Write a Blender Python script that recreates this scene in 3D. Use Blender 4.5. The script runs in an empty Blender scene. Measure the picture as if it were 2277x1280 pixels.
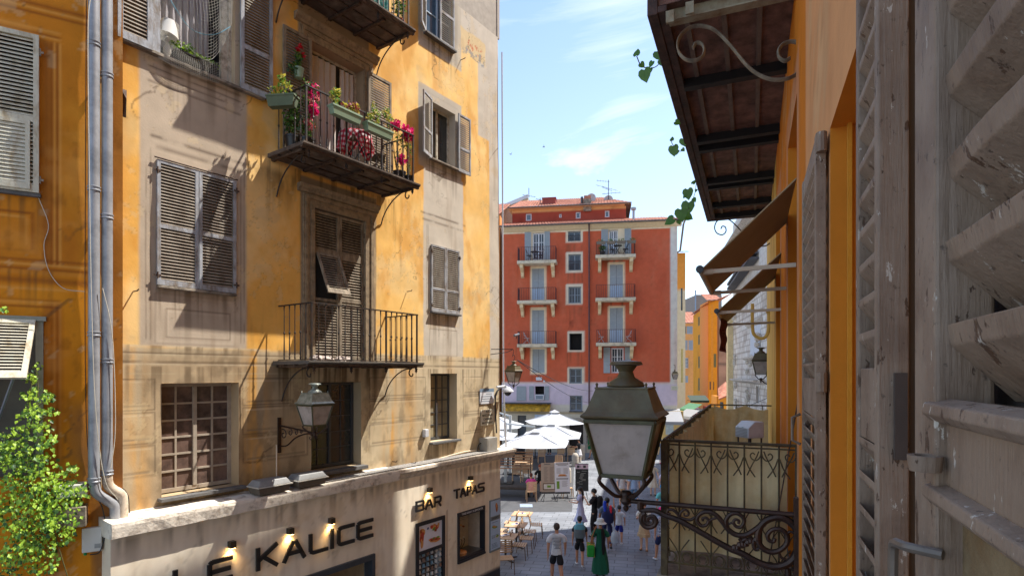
import bpy, bmesh, math, random
import numpy as np
from mathutils import Vector, Matrix, Euler
R = math.radians
sc = bpy.context.scene
col = sc.collection
random.seed(7)
# ---------------------------------------------------------------- camera, sky, sun
FPX, CX, HY, EYE = 1285.0, 1138.5, 830.0, 5.9
cam = bpy.data.objects.new('camera', bpy.data.cameras.new('camera'))
col.objects.link(cam); sc.camera = cam
cam.location = (0, 0, EYE); cam.rotation_euler = (R(90), 0, 0)
cam.data.sensor_width = 36; cam.data.lens = FPX / 2277 * 36
cam.data.shift_y = (HY - 640) / 2277
cam.data.clip_start = .05; cam.data.clip_end = 2000
SUN_DIR = Vector((.557, .219, 1.0)).normalized()
SUN_EL = math.asin(SUN_DIR.z); SUN_AZ = math.atan2(SUN_DIR.x, SUN_DIR.y)
wd = bpy.data.worlds.new('World'); sc.world = wd; wd.use_nodes = True
nt = wd.node_tree; bg = nt.nodes['Background']
sky = nt.nodes.new('ShaderNodeTexSky'); sky.sky_type = 'NISHITA'; sky.sun_disc = False
sky.sun_elevation = SUN_EL; sky.sun_rotation = SUN_AZ; sky.altitude = 20
sky.air_density = 1.0; sky.dust_density = .6; sky.ozone_density = 1.6
tc = nt.nodes.new('ShaderNodeTexCoord')
sep = nt.nodes.new('ShaderNodeSeparateXYZ'); nt.links.new(tc.outputs['Generated'], sep.inputs[0])
def wmath(op, a, b=None, c=None):
    n = nt.nodes.new('ShaderNodeMath'); n.operation = op
    for i, v in enumerate((a, b, c)):
        if v is None: continue
        if isinstance(v, (int, float)): n.inputs[i].default_value = v
        else: nt.links.new(v, n.inputs[i])
    return n.outputs[0]
# project the direction on a cloud layer
zc = wmath('MAXIMUM', sep.outputs[2], .05)
cu = wmath('DIVIDE', sep.outputs[0], zc); cv = wmath('DIVIDE', sep.outputs[1], zc)
cmb = nt.nodes.new('ShaderNodeCombineXYZ'); nt.links.new(cu, cmb.inputs[0]); nt.links.new(cv, cmb.inputs[1])
mp = nt.nodes.new('ShaderNodeMapping'); mp.inputs['Scale'].default_value = (.55, .8, 1); mp.inputs['Location'].default_value = (3.1, .9, 0)
nt.links.new(cmb.outputs[0], mp.inputs[0])
n1 = nt.nodes.new('ShaderNodeTexNoise'); n1.inputs['Scale'].default_value = 1.1; n1.inputs['Detail'].default_value = 9; n1.inputs['Roughness'].default_value = .62; n1.inputs['Distortion'].default_value = .8
nt.links.new(mp.outputs[0], n1.inputs[0])
mr = nt.nodes.new('ShaderNodeMapRange'); mr.inputs[1].default_value = .565; mr.inputs[2].default_value = .78; mr.inputs[4].default_value = .9
vd = nt.nodes.new('ShaderNodeVectorMath'); vd.operation = 'DISTANCE'; nt.links.new(tc.outputs['Generated'], vd.inputs[0]); vd.inputs[1].default_value = (.165, .885, .435)
bump_ = wmath('MULTIPLY', wmath('MAXIMUM', wmath('SUBTRACT', 1.0, wmath('DIVIDE', vd.outputs['Value'], .18)), 0.0), .17)
nt.links.new(wmath('ADD', n1.outputs[0], bump_), mr.inputs[0])
# thin veil that thickens low in the sky
veil = nt.nodes.new('ShaderNodeMapRange'); veil.inputs[1].default_value = .55; veil.inputs[2].default_value = .0; veil.inputs[3].default_value = .02; veil.inputs[4].default_value = .26
nt.links.new(sep.outputs[2], veil.inputs[0])
cm = wmath('MAXIMUM', mr.outputs[0], veil.outputs[0])
mix = nt.nodes.new('ShaderNodeMix'); mix.data_type = 'RGBA'
nt.links.new(cm, mix.inputs[0]); nt.links.new(sky.outputs[0], mix.inputs[6]); mix.inputs[7].default_value = (4.9, 5.1, 5.3, 1)
nt.links.new(mix.outputs[2], bg.inputs[0]); bg.inputs[1].default_value = .15
sl = bpy.data.lights.new('sun', 'SUN'); sl.energy = 4.5; sl.angle = R(.5); sl.color = (1, .96, .89)
so = bpy.data.objects.new('sun', sl); col.objects.link(so); so.rotation_euler = SUN_DIR.to_track_quat('Z', 'Y').to_euler(); so.location = (0, 0, 60)
sc.view_settings.view_transform = 'Standard'; sc.view_settings.look = 'None'
sc.view_settings.exposure = 1.0; sc.view_settings.gamma = 1
sc.render.engine = 'CYCLES'
# ---------------------------------------------------------------- helpers
def tag(o, label=None, cat=None, group=None, kind=None):
    if label: o['label'] = label
    if cat: o['category'] = cat
    if group: o['group'] = group
    if kind: o['kind'] = kind
    return o
def root(name, label, cat, loc=(0, 0, 0), rz=0, group=None, parent=None):
    o = bpy.data.objects.new(name, None); col.objects.link(o); o.empty_display_size = .2
    o.location = loc; o.rotation_euler = (0, 0, rz)
    if parent: o.parent = parent
    return tag(o, label, cat, group)
class Frame:
    """a vertical plane on the ground: local x along it, -y out of it, z up"""
    def __init__(s, ox, oy, ang, oz=0):
        s.o = (ox, oy, oz); s.a = ang; s.c = math.cos(ang); s.s = math.sin(ang)
    def px(s, px, py, y=0.):
        r, k = (px - CX) / FPX, (HY - py) / FPX
        # world (r Y, Y) -> local y = -(wx-ox) s + (wy-oy) c
        ox, oy, _ = s.o
        Y = (y - ox * s.s + oy * s.c) / (-r * s.s + s.c)
        wx, wy = r * Y - ox, Y - oy
        return wx * s.c + wy * s.s, EYE + k * Y - s.o[2]
    def x(s, px, y=0.): return s.px(px, HY, y)[0]
    def z(s, px, py, y=0.): return s.px(px, py, y)[1]
    def w(s, x, y, z): return Vector((s.o[0] + x * s.c - y * s.s, s.o[1] + x * s.s + y * s.c, s.o[2] + z))
    def root(s, name, label, cat, x=0, y=0, z=0, group=None, rz=0):
        return root(name, label, cat, s.w(x, y, z), s.a + rz, group)
def at(px, py, Y):
    return Vector(((px - CX) / FPX * Y, Y, EYE + (HY - py) / FPX * Y))
def gnd(px, py):
    Y = EYE * FPX / (py - HY); return Vector(((px - CX) / FPX * Y, Y, 0))
class MB:
    def __init__(s): s.v = []; s.f = []; s.m = None; s.mi = []; s.cur = 0
    def add(s, vs, fs):
        b = len(s.v)
        if s.m is not None: vs = [s.m @ Vector(v) for v in vs]
        s.v += [tuple(v) for v in vs]; s.f += [tuple(i + b for i in f) for f in fs]; s.mi += [s.cur] * len(fs)
        return s
    def box(s, x0, x1, y0, y1, z0, z1):
        if x0 > x1: x0, x1 = x1, x0
        if y0 > y1: y0, y1 = y1, y0
        if z0 > z1: z0, z1 = z1, z0
        return s.add([(x0,y0,z0),(x1,y0,z0),(x1,y1,z0),(x0,y1,z0),(x0,y0,z1),(x1,y0,z1),(x1,y1,z1),(x0,y1,z1)],
                     [(0,3,2,1),(4,5,6,7),(0,1,5,4),(1,2,6,5),(2,3,7,6),(3,0,4,7)])
    def cbox(s, c, sz): return s.box(c[0]-sz[0]/2, c[0]+sz[0]/2, c[1]-sz[1]/2, c[1]+sz[1]/2, c[2]-sz[2]/2, c[2]+sz[2]/2)
    def bar(s, a, b, w, h=None, up=(0, 0, 1)):
        """rectangular bar from a to b"""
        h = h or w; a = Vector(a); b = Vector(b); d = (b - a).normalized(); up = Vector(up)
        if abs(d.dot(up)) > .98: up = Vector((1, 0, 0))
        sx = d.cross(up).normalized() * w / 2; sy = sx.cross(d).normalized() * h / 2
        vs = [p + i * sx + j * sy for p in (a, b) for i, j in ((-1,-1),(1,-1),(1,1),(-1,1))]
        return s.add(vs, [(0,3,2,1),(4,5,6,7),(0,1,5,4),(1,2,6,5),(2,3,7,6),(3,0,4,7)])
    def tube(s, pts, r, n=6, cap=True, flat=None):
        """r: number or list; flat=(a,b) multiplies the two section axes"""
        pts = [Vector(p) for p in pts]; k = len(pts)
        rs = r if isinstance(r, (list, tuple)) else [r] * k
        vs = []; u = None
        for i, p in enumerate(pts):
            d = (pts[min(i+1, k-1)] - pts[max(i-1, 0)])
            d = d.normalized() if d.length > 1e-9 else Vector((0, 0, 1))
            if u is None:
                u = d.cross(Vector((0, 0, 1)))
                if u.length < .1: u = d.cross(Vector((1, 0, 0)))
            u = (u - d * u.dot(d)).normalized(); w = d.cross(u)
            fa, fb = flat or (1, 1)
            for j in range(n):
                t = 2 * math.pi * j / n
                vs.append(p + (u * math.cos(t) * fa + w * math.sin(t) * fb) * rs[i])
        fs = [(i*n+j, i*n+(j+1) % n, (i+1)*n+(j+1) % n, (i+1)*n+j) for i in range(k-1) for j in range(n)]
        if cap: fs += [tuple(range(n))[::-1], tuple(range((k-1)*n, k*n))]
        return s.add(vs, fs)
    def lathe(s, prof, c=(0, 0, 0), n=16, ax='z', ell=(1, 1)):
        vs = []; k = len(prof)
        for r, z in prof:
            for j in range(n):
                t = 2 * math.pi * j / n; a, b = r * math.cos(t) * ell[0], r * math.sin(t) * ell[1]
                p = (a, b, z) if ax == 'z' else ((a, z, b) if ax == 'y' else (z, a, b))
                vs.append((c[0]+p[0], c[1]+p[1], c[2]+p[2]))
        fs = [(i*n+j, i*n+(j+1) % n, (i+1)*n+(j+1) % n, (i+1)*n+j) for i in range(k-1) for j in range(n)]
        fs += [tuple(range(n))[::-1], tuple(range((k-1)*n, k*n))]
        return s.add(vs, fs)
    def prism(s, poly, y0, y1, hole=None):
        """polygon in xz extruded along y"""
        n = len(poly)
        vs = [(p[0], y0, p[1]) for p in poly] + [(p[0], y1, p[1]) for p in poly]
        fs = [tuple(range(n)), tuple(range(n, 2*n))[::-1]] + [(i, (i+n), (i+1) % n + n, (i+1) % n) for i in range(n)]
        return s.add(vs, fs)
    def profile(s, prof, x0, x1):
        """moulding: profile points (y,z) swept along x"""
        n = len(prof)
        vs = [(x0, p[0], p[1]) for p in prof] + [(x1, p[0], p[1]) for p in prof]
        fs = [tuple(range(n)), tuple(range(n, 2*n))[::-1]] + [(i, (i+n), (i+1) % n + n, (i+1) % n) for i in range(n)]
        return s.add(vs, fs)
    def leaf(s, p, d, nrm, ln, w, bend=.25):
        d = Vector(d).normalized(); sd = d.cross(nrm)
        sd = sd.normalized() if sd.length > 1e-4 else Vector((1, 0, 0)); up = sd.cross(d); p = Vector(p)
        vs = [p, p + d*ln*.45 + sd*w/2 + up*ln*bend*.4, p + d*ln - up*ln*bend*.3, p + d*ln*.45 - sd*w/2 + up*ln*bend*.4, p + d*ln*.5]
        return s.add(vs, [(0, 1, 4), (1, 2, 4), (4, 2, 3), (0, 4, 3)])
    def build(s, name, mat, parent=None, smooth=False, bevel=0, label=None):
        me = bpy.data.meshes.new(name); me.from_pydata(s.v, [], s.f); me.update()
        for m_ in (mat if isinstance(mat, (list, tuple)) else [mat]): me.materials.append(m_)
        if any(s.mi):
            if not isinstance(mat, (list, tuple)): me.materials.append(SLAT.get(mat.name, mat))
            me.polygons.foreach_set('material_index', s.mi)
        bm = bmesh.new(); bm.from_mesh(me); bmesh.ops.recalc_face_normals(bm, faces=bm.faces); bm.to_mesh(me); bm.free()
        if smooth: me.polygons.foreach_set('use_smooth', [True] * len(me.polygons)); me.set_sharp_from_angle(angle=R(40))
        o = bpy.data.objects.new(name, me); col.objects.link(o)
        if parent: o.parent = parent
        if bevel:
            b = o.modifiers.new('bevel', 'BEVEL'); b.width = bevel; b.segments = 2; b.limit_method = 'ANGLE'
        if label: o['label'] = label
        return o
def wob(p, a): return Vector(p) + Vector((random.uniform(-a, a), random.uniform(-a, a), random.uniform(-a, a)))
def spiral(c, r0, r1, a0, turns, plane='xz', n=28, y=0):
    out = []
    for i in range(n + 1):
        t = i / n; a = a0 + turns * 2 * math.pi * t; r = r0 + (r1 - r0) * t
        out.append((c[0] + r * math.cos(a), c[1] + r * math.sin(a)))
    return out
def bez(p0, p1, p2, p3, n=14):
    out = []
    for i in range(n + 1):
        t = i / n; a = (1-t)**3; b = 3*t*(1-t)**2; c = 3*t*t*(1-t); d = t**3
        out.append(tuple(a*p0[k] + b*p1[k] + c*p2[k] + d*p3[k] for k in range(len(p0))))
    return out
def smooth_path(pts, n=8):
    """Catmull-Rom through the points"""
    P = [Vector(p) for p in pts]; P = [P[0]*2 - P[1]] + P + [P[-1]*2 - P[-2]]; out = []
    for i in range(1, len(P) - 2):
        for k in range(n):
            t = k / n
            out.append(.5*((2*P[i]) + (P[i+1]-P[i-1])*t + (2*P[i-1]-5*P[i]+4*P[i+1]-P[i+2])*t*t + (3*P[i]-P[i-1]-3*P[i+1]+P[i+2])*t**3))
    out.append(P[-2]); return out
def copy_tree(o, parent=None):
    c = o.copy(); col.objects.link(c)
    if parent: c.parent = parent
    for ch in list(o.children): copy_tree(ch, c)
    return c
# ---------------------------------------------------------------- materials
MATS = {}; SLAT = {}
def srgb(r, g, b):
    f = lambda v: ((v/255 + .055)/1.055)**2.4 if v > 10 else v/255/12.92
    return (f(r), f(g), f(b))
def M(name, c, rough=.75, metal=0, var=.18, scale=6, bump=.15, bscale=60, c2=None, c2amt=.5, c2scale=9, stretch=(1, 1, 1), alpha=None, emit=None, spec=None, hue=0, attr=False, streak=0, sss=0, trans=0, bdist=.01):
    if name in MATS: return MATS[name]
    m = bpy.data.materials.new(name); m.use_nodes = True; t = m.node_tree; N = t.nodes; L = t.links
    p = N['Principled BSDF']; p.inputs['Roughness'].default_value = rough; p.inputs['Metallic'].default_value = metal
    if spec is not None: p.inputs['Specular IOR Level'].default_value = spec
    tcn = N.new('ShaderNodeTexCoord'); mpn = N.new('ShaderNodeMapping'); mpn.inputs['Scale'].default_value = stretch
    L.new(tcn.outputs['Object'], mpn.inputs[0])
    def noise(s, d=6, rg=.6):
        n = N.new('ShaderNodeTexNoise'); n.inputs['Scale'].default_value = s; n.inputs['Detail'].default_value = d; n.inputs['Roughness'].default_value = rg
        L.new(mpn.outputs[0], n.inputs[0]); return n.outputs[0]
    def mr(src, a, b, c_, d):
        n = N.new('ShaderNodeMapRange'); L.new(src, n.inputs[0])
        for i, v in enumerate((a, b, c_, d)): n.inputs[i+1].default_value = v
        return n.outputs[0]
    def mixc(f, a, b, mode='MIX'):
        n = N.new('ShaderNodeMix'); n.data_type = 'RGBA'; n.blend_type = mode
        if isinstance(f, (int, float)): n.inputs[0].default_value = f
        else: L.new(f, n.inputs[0])
        for i, v in ((6, a), (7, b)):
            if isinstance(v, tuple): n.inputs[i].default_value = (*v[:3], 1)
            else: L.new(v, n.inputs[i])
        return n.outputs[2]
    if attr:
        a = N.new('ShaderNodeAttribute'); a.attribute_name = 'Col'; base = a.outputs[0]
    else: base = tuple(c)
    if c2 is not None: base = mixc(mr(noise(c2scale, 8, .65), .5 - .12 + (.5-c2amt)*.4, .5 + .12 + (.5-c2amt)*.4, 0, 1), base, tuple(c2))
    if var:
        v = mr(noise(scale), .25, .75, 1 - var, 1 + var)
        if streak:
            mp2 = N.new('ShaderNodeMapping'); mp2.inputs['Scale'].default_value = (5, 5, .5); L.new(tcn.outputs['Object'], mp2.inputs[0])
            n2 = N.new('ShaderNodeTexNoise'); n2.inputs['Scale'].default_value = 2.2; n2.inputs['Detail'].default_value = 7; L.new(mp2.outputs[0], n2.inputs[0])
            v2 = mr(n2.outputs[0], .3, .7, 1 - streak, 1 + streak)
            mm = N.new('ShaderNodeMath'); mm.operation = 'MULTIPLY'; L.new(v, mm.inputs[0]); L.new(v2, mm.inputs[1]); v = mm.outputs[0]
        base = mixc(1.0, base, v, 'MULTIPLY')
    if isinstance(base, tuple): p.inputs['Base Color'].default_value = (*base, 1)
    else: L.new(base, p.inputs['Base Color'])
    if bump:
        b = N.new('ShaderNodeBump'); b.inputs['Strength'].default_value = min(1, bump); b.inputs['Distance'].default_value = bdist
        L.new(noise(bscale, 5, .6), b.inputs['Height']); L.new(b.outputs[0], p.inputs['Normal'])
    if emit: p.inputs['Emission Color'].default_value = (*emit[:3], 1); p.inputs['Emission Strength'].default_value = emit[3]
    if alpha is not None: p.inputs['Alpha'].default_value = alpha
    if trans:      # thin cloth or leaf that lets light through
        tr = N.new('ShaderNodeBsdfTranslucent'); ms = N.new('ShaderNodeMixShader'); ms.inputs[0].default_value = trans
        if isinstance(base, tuple): tr.inputs[0].default_value = (*base, 1)
        else: L.new(base, tr.inputs[0])
        out = N['Material Output']; L.new(p.outputs[0], ms.inputs[1]); L.new(tr.outputs[0], ms.inputs[2]); L.new(ms.outputs[0], out.inputs[0])
    MATS[name] = m; return m
def glassM():
    return M('window_glass', (.025, .03, .035), rough=.12, var=.3, scale=1.5, bump=.05, bscale=3, spec=.9)
DARK = M('dark_interior', (.012, .011, .01), rough=.9, bump=0)
IRON = M('black_iron', (.03, .027, .026), rough=.55, metal=.3, var=.3, scale=20, bump=.2, c2=(.10, .045, .02), c2amt=.3)
# ---------------------------------------------------------------- painted walls
class Noise2:
    def __init__(s, seed=1):
        s.g = np.random.RandomState(seed).rand(256, 256)
    def one(s, x, z):
        xi = np.floor(x).astype(int); zi = np.floor(z).astype(int); fx = x - xi; fz = z - zi
        fx = fx*fx*(3-2*fx); fz = fz*fz*(3-2*fz); g = s.g
        a = g[xi % 256, zi % 256]; b = g[(xi+1) % 256, zi % 256]; c = g[xi % 256, (zi+1) % 256]; d = g[(xi+1) % 256, (zi+1) % 256]
        return (a*(1-fx)+b*fx)*(1-fz) + (c*(1-fx)+d*fx)*fz
    def __call__(s, x, z, o=5):
        t = 0; a = .5; n = 0
        for i in range(o): t = t + a*s.one(x*2**i+17.3*i, z*2**i+5.1*i); n += a; a *= .55
        return t/n
NZ = Noise2(3)
def sst(a, b, x):
    t = np.clip((x-a)/(b-a), 0, 1); return t*t*(3-2*t)
class Paint:
    """colour painted on a wall, worked out per vertex in wall metres"""
    def __init__(s, x, z, base): s.x = x; s.z = z; s.c = np.ones((len(x), 3))*np.array(base)
    def lay(s, m, c, a=1.): m = np.clip(m*a, 0, 1)[:, None]; s.c = s.c*(1-m) + np.array(c)*m
    def mul(s, m, k): s.c = s.c*(1 + (k-1)*np.clip(m, 0, 1)[:, None])
    def rect(s, x0, x1, z0, z1, e=.02, rag=0., rs=2.):
        x, z = s.x, s.z
        if rag: j = (NZ(x*rs+3, z*rs+9)-.5)*rag*2; x = x+j; z = z+(NZ(x*rs+41, z*rs+2)-.5)*rag*2
        return sst(x0-e, x0+e, x)*(1-sst(x1-e, x1+e, x))*sst(z0-e, z0+e, z)*(1-sst(z1-e, z1+e, z))
    def frame(s, x0, x1, z0, z1, w, e=.008): return np.clip(s.rect(x0-w/2, x1+w/2, z0-w/2, z1+w/2, e) - s.rect(x0+w/2, x1-w/2, z0+w/2, z1-w/2, e), 0, 1)
    def n(s, sx, sz=None, off=0, o=5): return NZ(s.x*sx+off, s.z*(sz or sx)+off*1.7, o)
def wall(name, mat, parent, x0, x1, z0, z1, holes=(), step=.05, paint=None, y=0., depth=.25, warp=None, rcol=None, back=True, ydisp=None):
    """front sheet with rectangular openings and their reveals; holes: (x0,x1,z0,z1[,depth])"""
    def lines(a, b, extra):
        g = list(np.linspace(a, b, max(2, int(round((b-a)/step))+1))); ex = sorted(set(e for e in extra if a < e < b))
        g = [v for v in g if all(abs(v-e) > step*.4 for e in ex) or v in (a, b)]
        return np.array(sorted(g + ex))
    xs = lines(x0, x1, [h[i] for h in holes for i in (0, 1)]); zs = lines(z0, z1, [h[i] for h in holes for i in (2, 3)])
    X, Z = np.meshgrid(xs, zs, indexing='ij'); nx, nz = X.shape
    keep = np.ones((nx-1, nz-1), bool); cx = (xs[:-1]+xs[1:])/2; cz = (zs[:-1]+zs[1:])/2
    for h in holes: keep &= ~(((cx > h[0]) & (cx < h[1]))[:, None] & ((cz > h[2]) & (cz < h[3]))[None, :])
    x = X.ravel(); z = Z.ravel()
    cols = paint(x, z) if paint else np.ones((len(x), 3))*.5
    yy = np.full(len(x), float(y))
    if ydisp is not None: yy = yy + ydisp(x, z)
    xw = x if warp is None else warp(x, z)
    vs = list(zip(xw.tolist(), yy.tolist(), z.tolist()))
    I, J = np.nonzero(keep); a = I*nz+J
    fs = np.stack([a, a+nz, a+nz+1, a+1], 1).tolist()
    cl = cols.tolist(); nfront = len(fs)
    for h in holes:
        d = h[4] if len(h) > 4 else depth
        rc = rcol if rcol is not None else None
        for (ax, az, bx, bz) in ((h[0], h[2], h[0], h[3]), (h[1], h[3], h[1], h[2]), (h[0], h[3], h[1], h[3]), (h[1], h[2], h[0], h[2])):
            b = len(vs)
            pw = lambda qx, qz: qx if warp is None else float(warp(np.array([qx]), np.array([qz]))[0])
            vs += [(pw(ax, az), y+.0, az), (pw(bx, bz), y+.0, bz), (pw(bx, bz), y+d, bz), (pw(ax, az), y+d, az)]
            fs.append((b, b+1, b+2, b+3))
            if rc is None:
                k = paint(np.array([(h[0]-.06)]), np.array([(h[2]+h[3])/2]))[0].tolist() if paint else [.5]*3
            else: k = list(rc)
            cl += [k]*4
    me = bpy.data.meshes.new(name); me.from_pydata(vs, [], fs); me.update()
    at_ = me.color_attributes.new('Col', 'FLOAT_COLOR', 'POINT')
    c4 = np.ones((len(vs), 4)); c4[:, :3] = np.array(cl); at_.data.foreach_set('color', c4.ravel())
    me.materials.append(mat)
    o = bpy.data.objects.new(name, me); col.objects.link(o)
    if parent: o.parent = parent
    if warp is None and False: pass
    return o
def weather(P, x, z, seed=0, drips=(), crack=1., fl=.28, fc=(214, 190, 146)):
    """hard edged flakes, hairline cracks and runs that start at a ledge: (x0,x1,ztop,length)"""
    f = P.n(1.7, 1.4, seed+3)*.6 + P.n(9, 8, seed+5)*.4
    P.lay(sst(.622, .634, f), srgb(*fc), fl); P.lay(sst(.616, .624, f)*(1-sst(.624, .634, f)), srgb(110, 88, 60), fl)
    w = NZ(x*1.1+seed, z*1.6+3, 6); c = np.abs(NZ(x*.7+w*.9+11+seed, z*.5+w*.7, 2)-.5)
    P.lay((1-sst(.002, .006, c))*sst(.45, .6, P.n(.8, .8, seed+8))*crack, srgb(84, 66, 46), .55)
    for (a, b, zt, ln) in drips:
        s_ = sst(.48, .68, NZ(x*16+seed, z*.35, 3)); P.lay(P.rect(a, b, -9, zt, .03)*s_*np.clip(1-(zt-z)/(ln*(.4+NZ(x*7+3, x*0, 2))), 0, 1)*(z < zt), srgb(88, 68, 46), .6)
PLASTER = M('painted_plaster', (1, 1, 1), rough=.9, var=.10, scale=3, bump=.3, bscale=34, attr=True, bdist=.008, spec=.2)
# ---------------------------------------------------------------- shared building pieces
def louvre(mb, x0, x1, z0, z1, y=0, t=.035, st=.055, mid=None, pitch=.05, frame_only=False, thick=.008, side='x', tilt=.026, rise=.68):
    """one louvred leaf in the plane y, out towards -y"""
    y0, y1 = y - t, y
    mb.box(x0, x0+st, y0, y1, z0, z1); mb.box(x1-st, x1, y0, y1, z0, z1)
    rails = [z0 + st*1.6, z1 - st] if mid is None else [z0 + st*1.6] + sorted([m_ for m_ in mid]) + [z1 - st]
    mb.box(x0+st, x1-st, y0, y1, z0, z0+st*1.6); mb.box(x0+st, x1-st, y0, y1, z1-st, z1)
    segs = []; a = z0 + st*1.6
    for m_ in sorted(mid or []):
        mb.box(x0+st, x1-st, y0, y1, m_-st*.6, m_+st*.6); segs.append((a, m_-st*.6)); a = m_+st*.6
    segs.append((a, z1-st)); mb.cur = 1
    for (a, b) in segs:
        k = max(1, int((b-a)/pitch))
        for i in range(k):
            zc_ = a + (i+.5)*(b-a)/k; h = (b-a)/k*rise
            yo, yi = y0+.004, y1-.002; xa, xb = x0+st-.002, x1-st+.002
            vs = [(xa, yo, zc_-h/2-thick/2), (xb, yo, zc_-h/2-thick/2), (xb, yo, zc_-h/2+thick/2), (xa, yo, zc_-h/2+thick/2),
                  (xa, yi, zc_+h/2-thick/2), (xb, yi, zc_+h/2-thick/2), (xb, yi, zc_+h/2+thick/2), (xa, yi, zc_+h/2+thick/2)]
            mb.add(vs, [(0,1,2,3),(4,7,6,5),(0,4,5,1),(3,2,6,7),(0,3,7,4),(1,5,6,2)])
    mb.cur = 0
def window(parent, x0, x1, z0, z1, y, nx=2, nz=1, mat=None, glass=None, leafs=2, fr=.05, bar=.022, name='window', curtain=None):
    mb = MB(); t = .05
    mb.box(x0, x0+fr, y-t, y, z0, z1); mb.box(x1-fr, x1, y-t, y, z0, z1); mb.box(x0+fr, x1-fr, y-t, y, z0, z0+fr); mb.box(x0+fr, x1-fr, y-t, y, z1-fr, z1)
    a, b = x0+fr, x1-fr; w = (b-a)/leafs
    for i in range(leafs):
        u0, u1 = a+i*w, a+(i+1)*w; s_ = fr*.8
        if i: mb.box(u0-s_*.6, u0+s_*.6, y-t-.012, y-.004, z0+fr, z1-fr)
        q0, q1 = u0+(s_*.6 if i else 0), u1-(s_*.6 if i < leafs-1 else 0)
        for k in range(1, nx): xx = q0+(q1-q0)*k/nx; mb.box(xx-bar/2, xx+bar/2, y-t+.01, y-.01, z0+fr, z1-fr)
        for k in range(1, nz): zz = z0+fr+(z1-z0-2*fr)*k/nz; mb.box(q0, q1, y-t+.008, y-.012, zz-bar/2, zz+bar/2)
    o = mb.build(name, mat, parent)
    MB().box(x0+.01, x1-.01, y-.022, y-.018, z0+.01, z1-.01).build('glass', glass or glassM(), o)
    return o
def scroll_bracket(mb, x, w, z, drop, r=.014):
    """balcony stay: from the wall at z-drop curving out to the slab edge, ending in a curl"""
    pts = [(x, -.01, z-drop)] + [(x, -w*a, z-drop*(1-b)) for a, b in ((.1, .3), (.25, .58), (.45, .8), (.68, .95), (.85, .97))]
    pts = smooth_path(pts, 5)
    c = (-w*.9, z-drop*.19); sp = [(x, c[0]+.0+a, c[1]+b) for a, b in [(math.cos(t)*rr, math.sin(t)*rr) for t, rr in [(R(90)-.35*i, .11*(1-i/17)) for i in range(15)]]]
    mb.tube(pts, r, 5); mb.tube([(p[0], p[1], p[2]) for p in sp], r, 5)
def railing(parent, xl, xr, w, z, h, mat, posts=5, per=5, side=5, r=.009, knot=True, name='railing', y0=0.):
    mb = MB()
    def bal(x, y, big=False):
        if big: mb.box(x-.014, x+.014, y-.014, y+.014, z+.0, z+h)
        else:
            mb.tube([(x, y, z+.02), (x, y, z+.06), (x, y, z+.08), (x, y, z+.11), (x, y, z+h*.5-.03), (x, y, z+h*.5), (x, y, z+h*.5+.03), (x, y, z+h-.12), (x, y, z+h-.01)] if knot else [(x, y, z+.02), (x, y, z+h)],
                    [r, r*1.7, r, r*1.6, r, r*2.1, r, r*.9, r*1.7] if knot else r, 5)
    xs = np.linspace(xl, xr, posts)
    for i in range(posts):
        bal(xs[i], -w, True)
        if i < posts-1:
            for k in range(1, per+1): bal(xs[i]+(xs[i+1]-xs[i])*k/(per+1), -w)
    for k in range(1, side+1):
        for x in (xl, xr): bal(x, -w*k/(side+1), False)
    for zz, hh in ((z+h, .022), (z+.02, .016)):
        mb.box(xl-.02, xr+.02, -w-.018, -w+.018, zz-hh/2, zz+hh/2)
        for x in (xl, xr): mb.box(x-.014, x+.014, -w+.018, -y0, zz-hh/2, zz+hh/2)
    return mb.build(name, mat, parent)
# ================================================================= corner building on the left (local frame L)
L = Frame(-.33, 16.1, math.atan2(.8185, .5745))
BW = .96                                             # how far the balconies stand out
WOOD = M('grey_shutter_wood', srgb(148, 136, 120), rough=.8, var=.25, scale=14, bump=.5, bscale=50, c2=srgb(104, 90, 76), c2amt=.42, c2scale=7, stretch=(1, 1, .35))
WOODL = M('pale_blue_grey_wood', srgb(160, 162, 166), rough=.8, var=.22, scale=12, bump=.5, bscale=50, c2=srgb(120, 108, 96), c2amt=.36, c2scale=9, stretch=(1, 1, .4))
SLAT['pale_blue_grey_wood'] = WOOD
WHITEW = M('old_white_frame', srgb(196, 188, 172), rough=.7, var=.15, scale=10, c2=srgb(130, 115, 95), c2amt=.3)
TAUPE = M('taupe_window_wood', srgb(164, 150, 132), rough=.7, var=.2, scale=9)
DGREY = M('dark_grey_frame', srgb(72, 74, 78), rough=.5, var=.15)
STONE = M('worn_stone', srgb(150, 138, 122), rough=.9, var=.25, scale=7, bump=.6, bscale=40, c2=srgb(90, 80, 68), c2amt=.4, c2scale=5)
SLATE = M('slate_sill', srgb(96, 94, 92), rough=.8, var=.25, scale=9, bump=.5)
CREAM = M('cream_render', srgb(226, 208, 180), rough=.85, var=.05, scale=2, bump=.35, bscale=30, bdist=.006)
RUST = M('rusty_iron', (.06, .033, .022), rough=.8, metal=.2, var=.35, scale=16, bump=.5, c2=(.13, .085, .055), c2amt=.4)
UNDER = M('rusty_underside', (.075, .052, .038), rough=.9, var=.4, scale=5, bump=.5, c2=(.16, .12, .09), c2amt=.38, c2scale=4)
LX = L.x(224)
z_shop = L.z(700, 1082, -.45)                        # top of the shop ledge
xr = lambda a: L.x(a)
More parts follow.
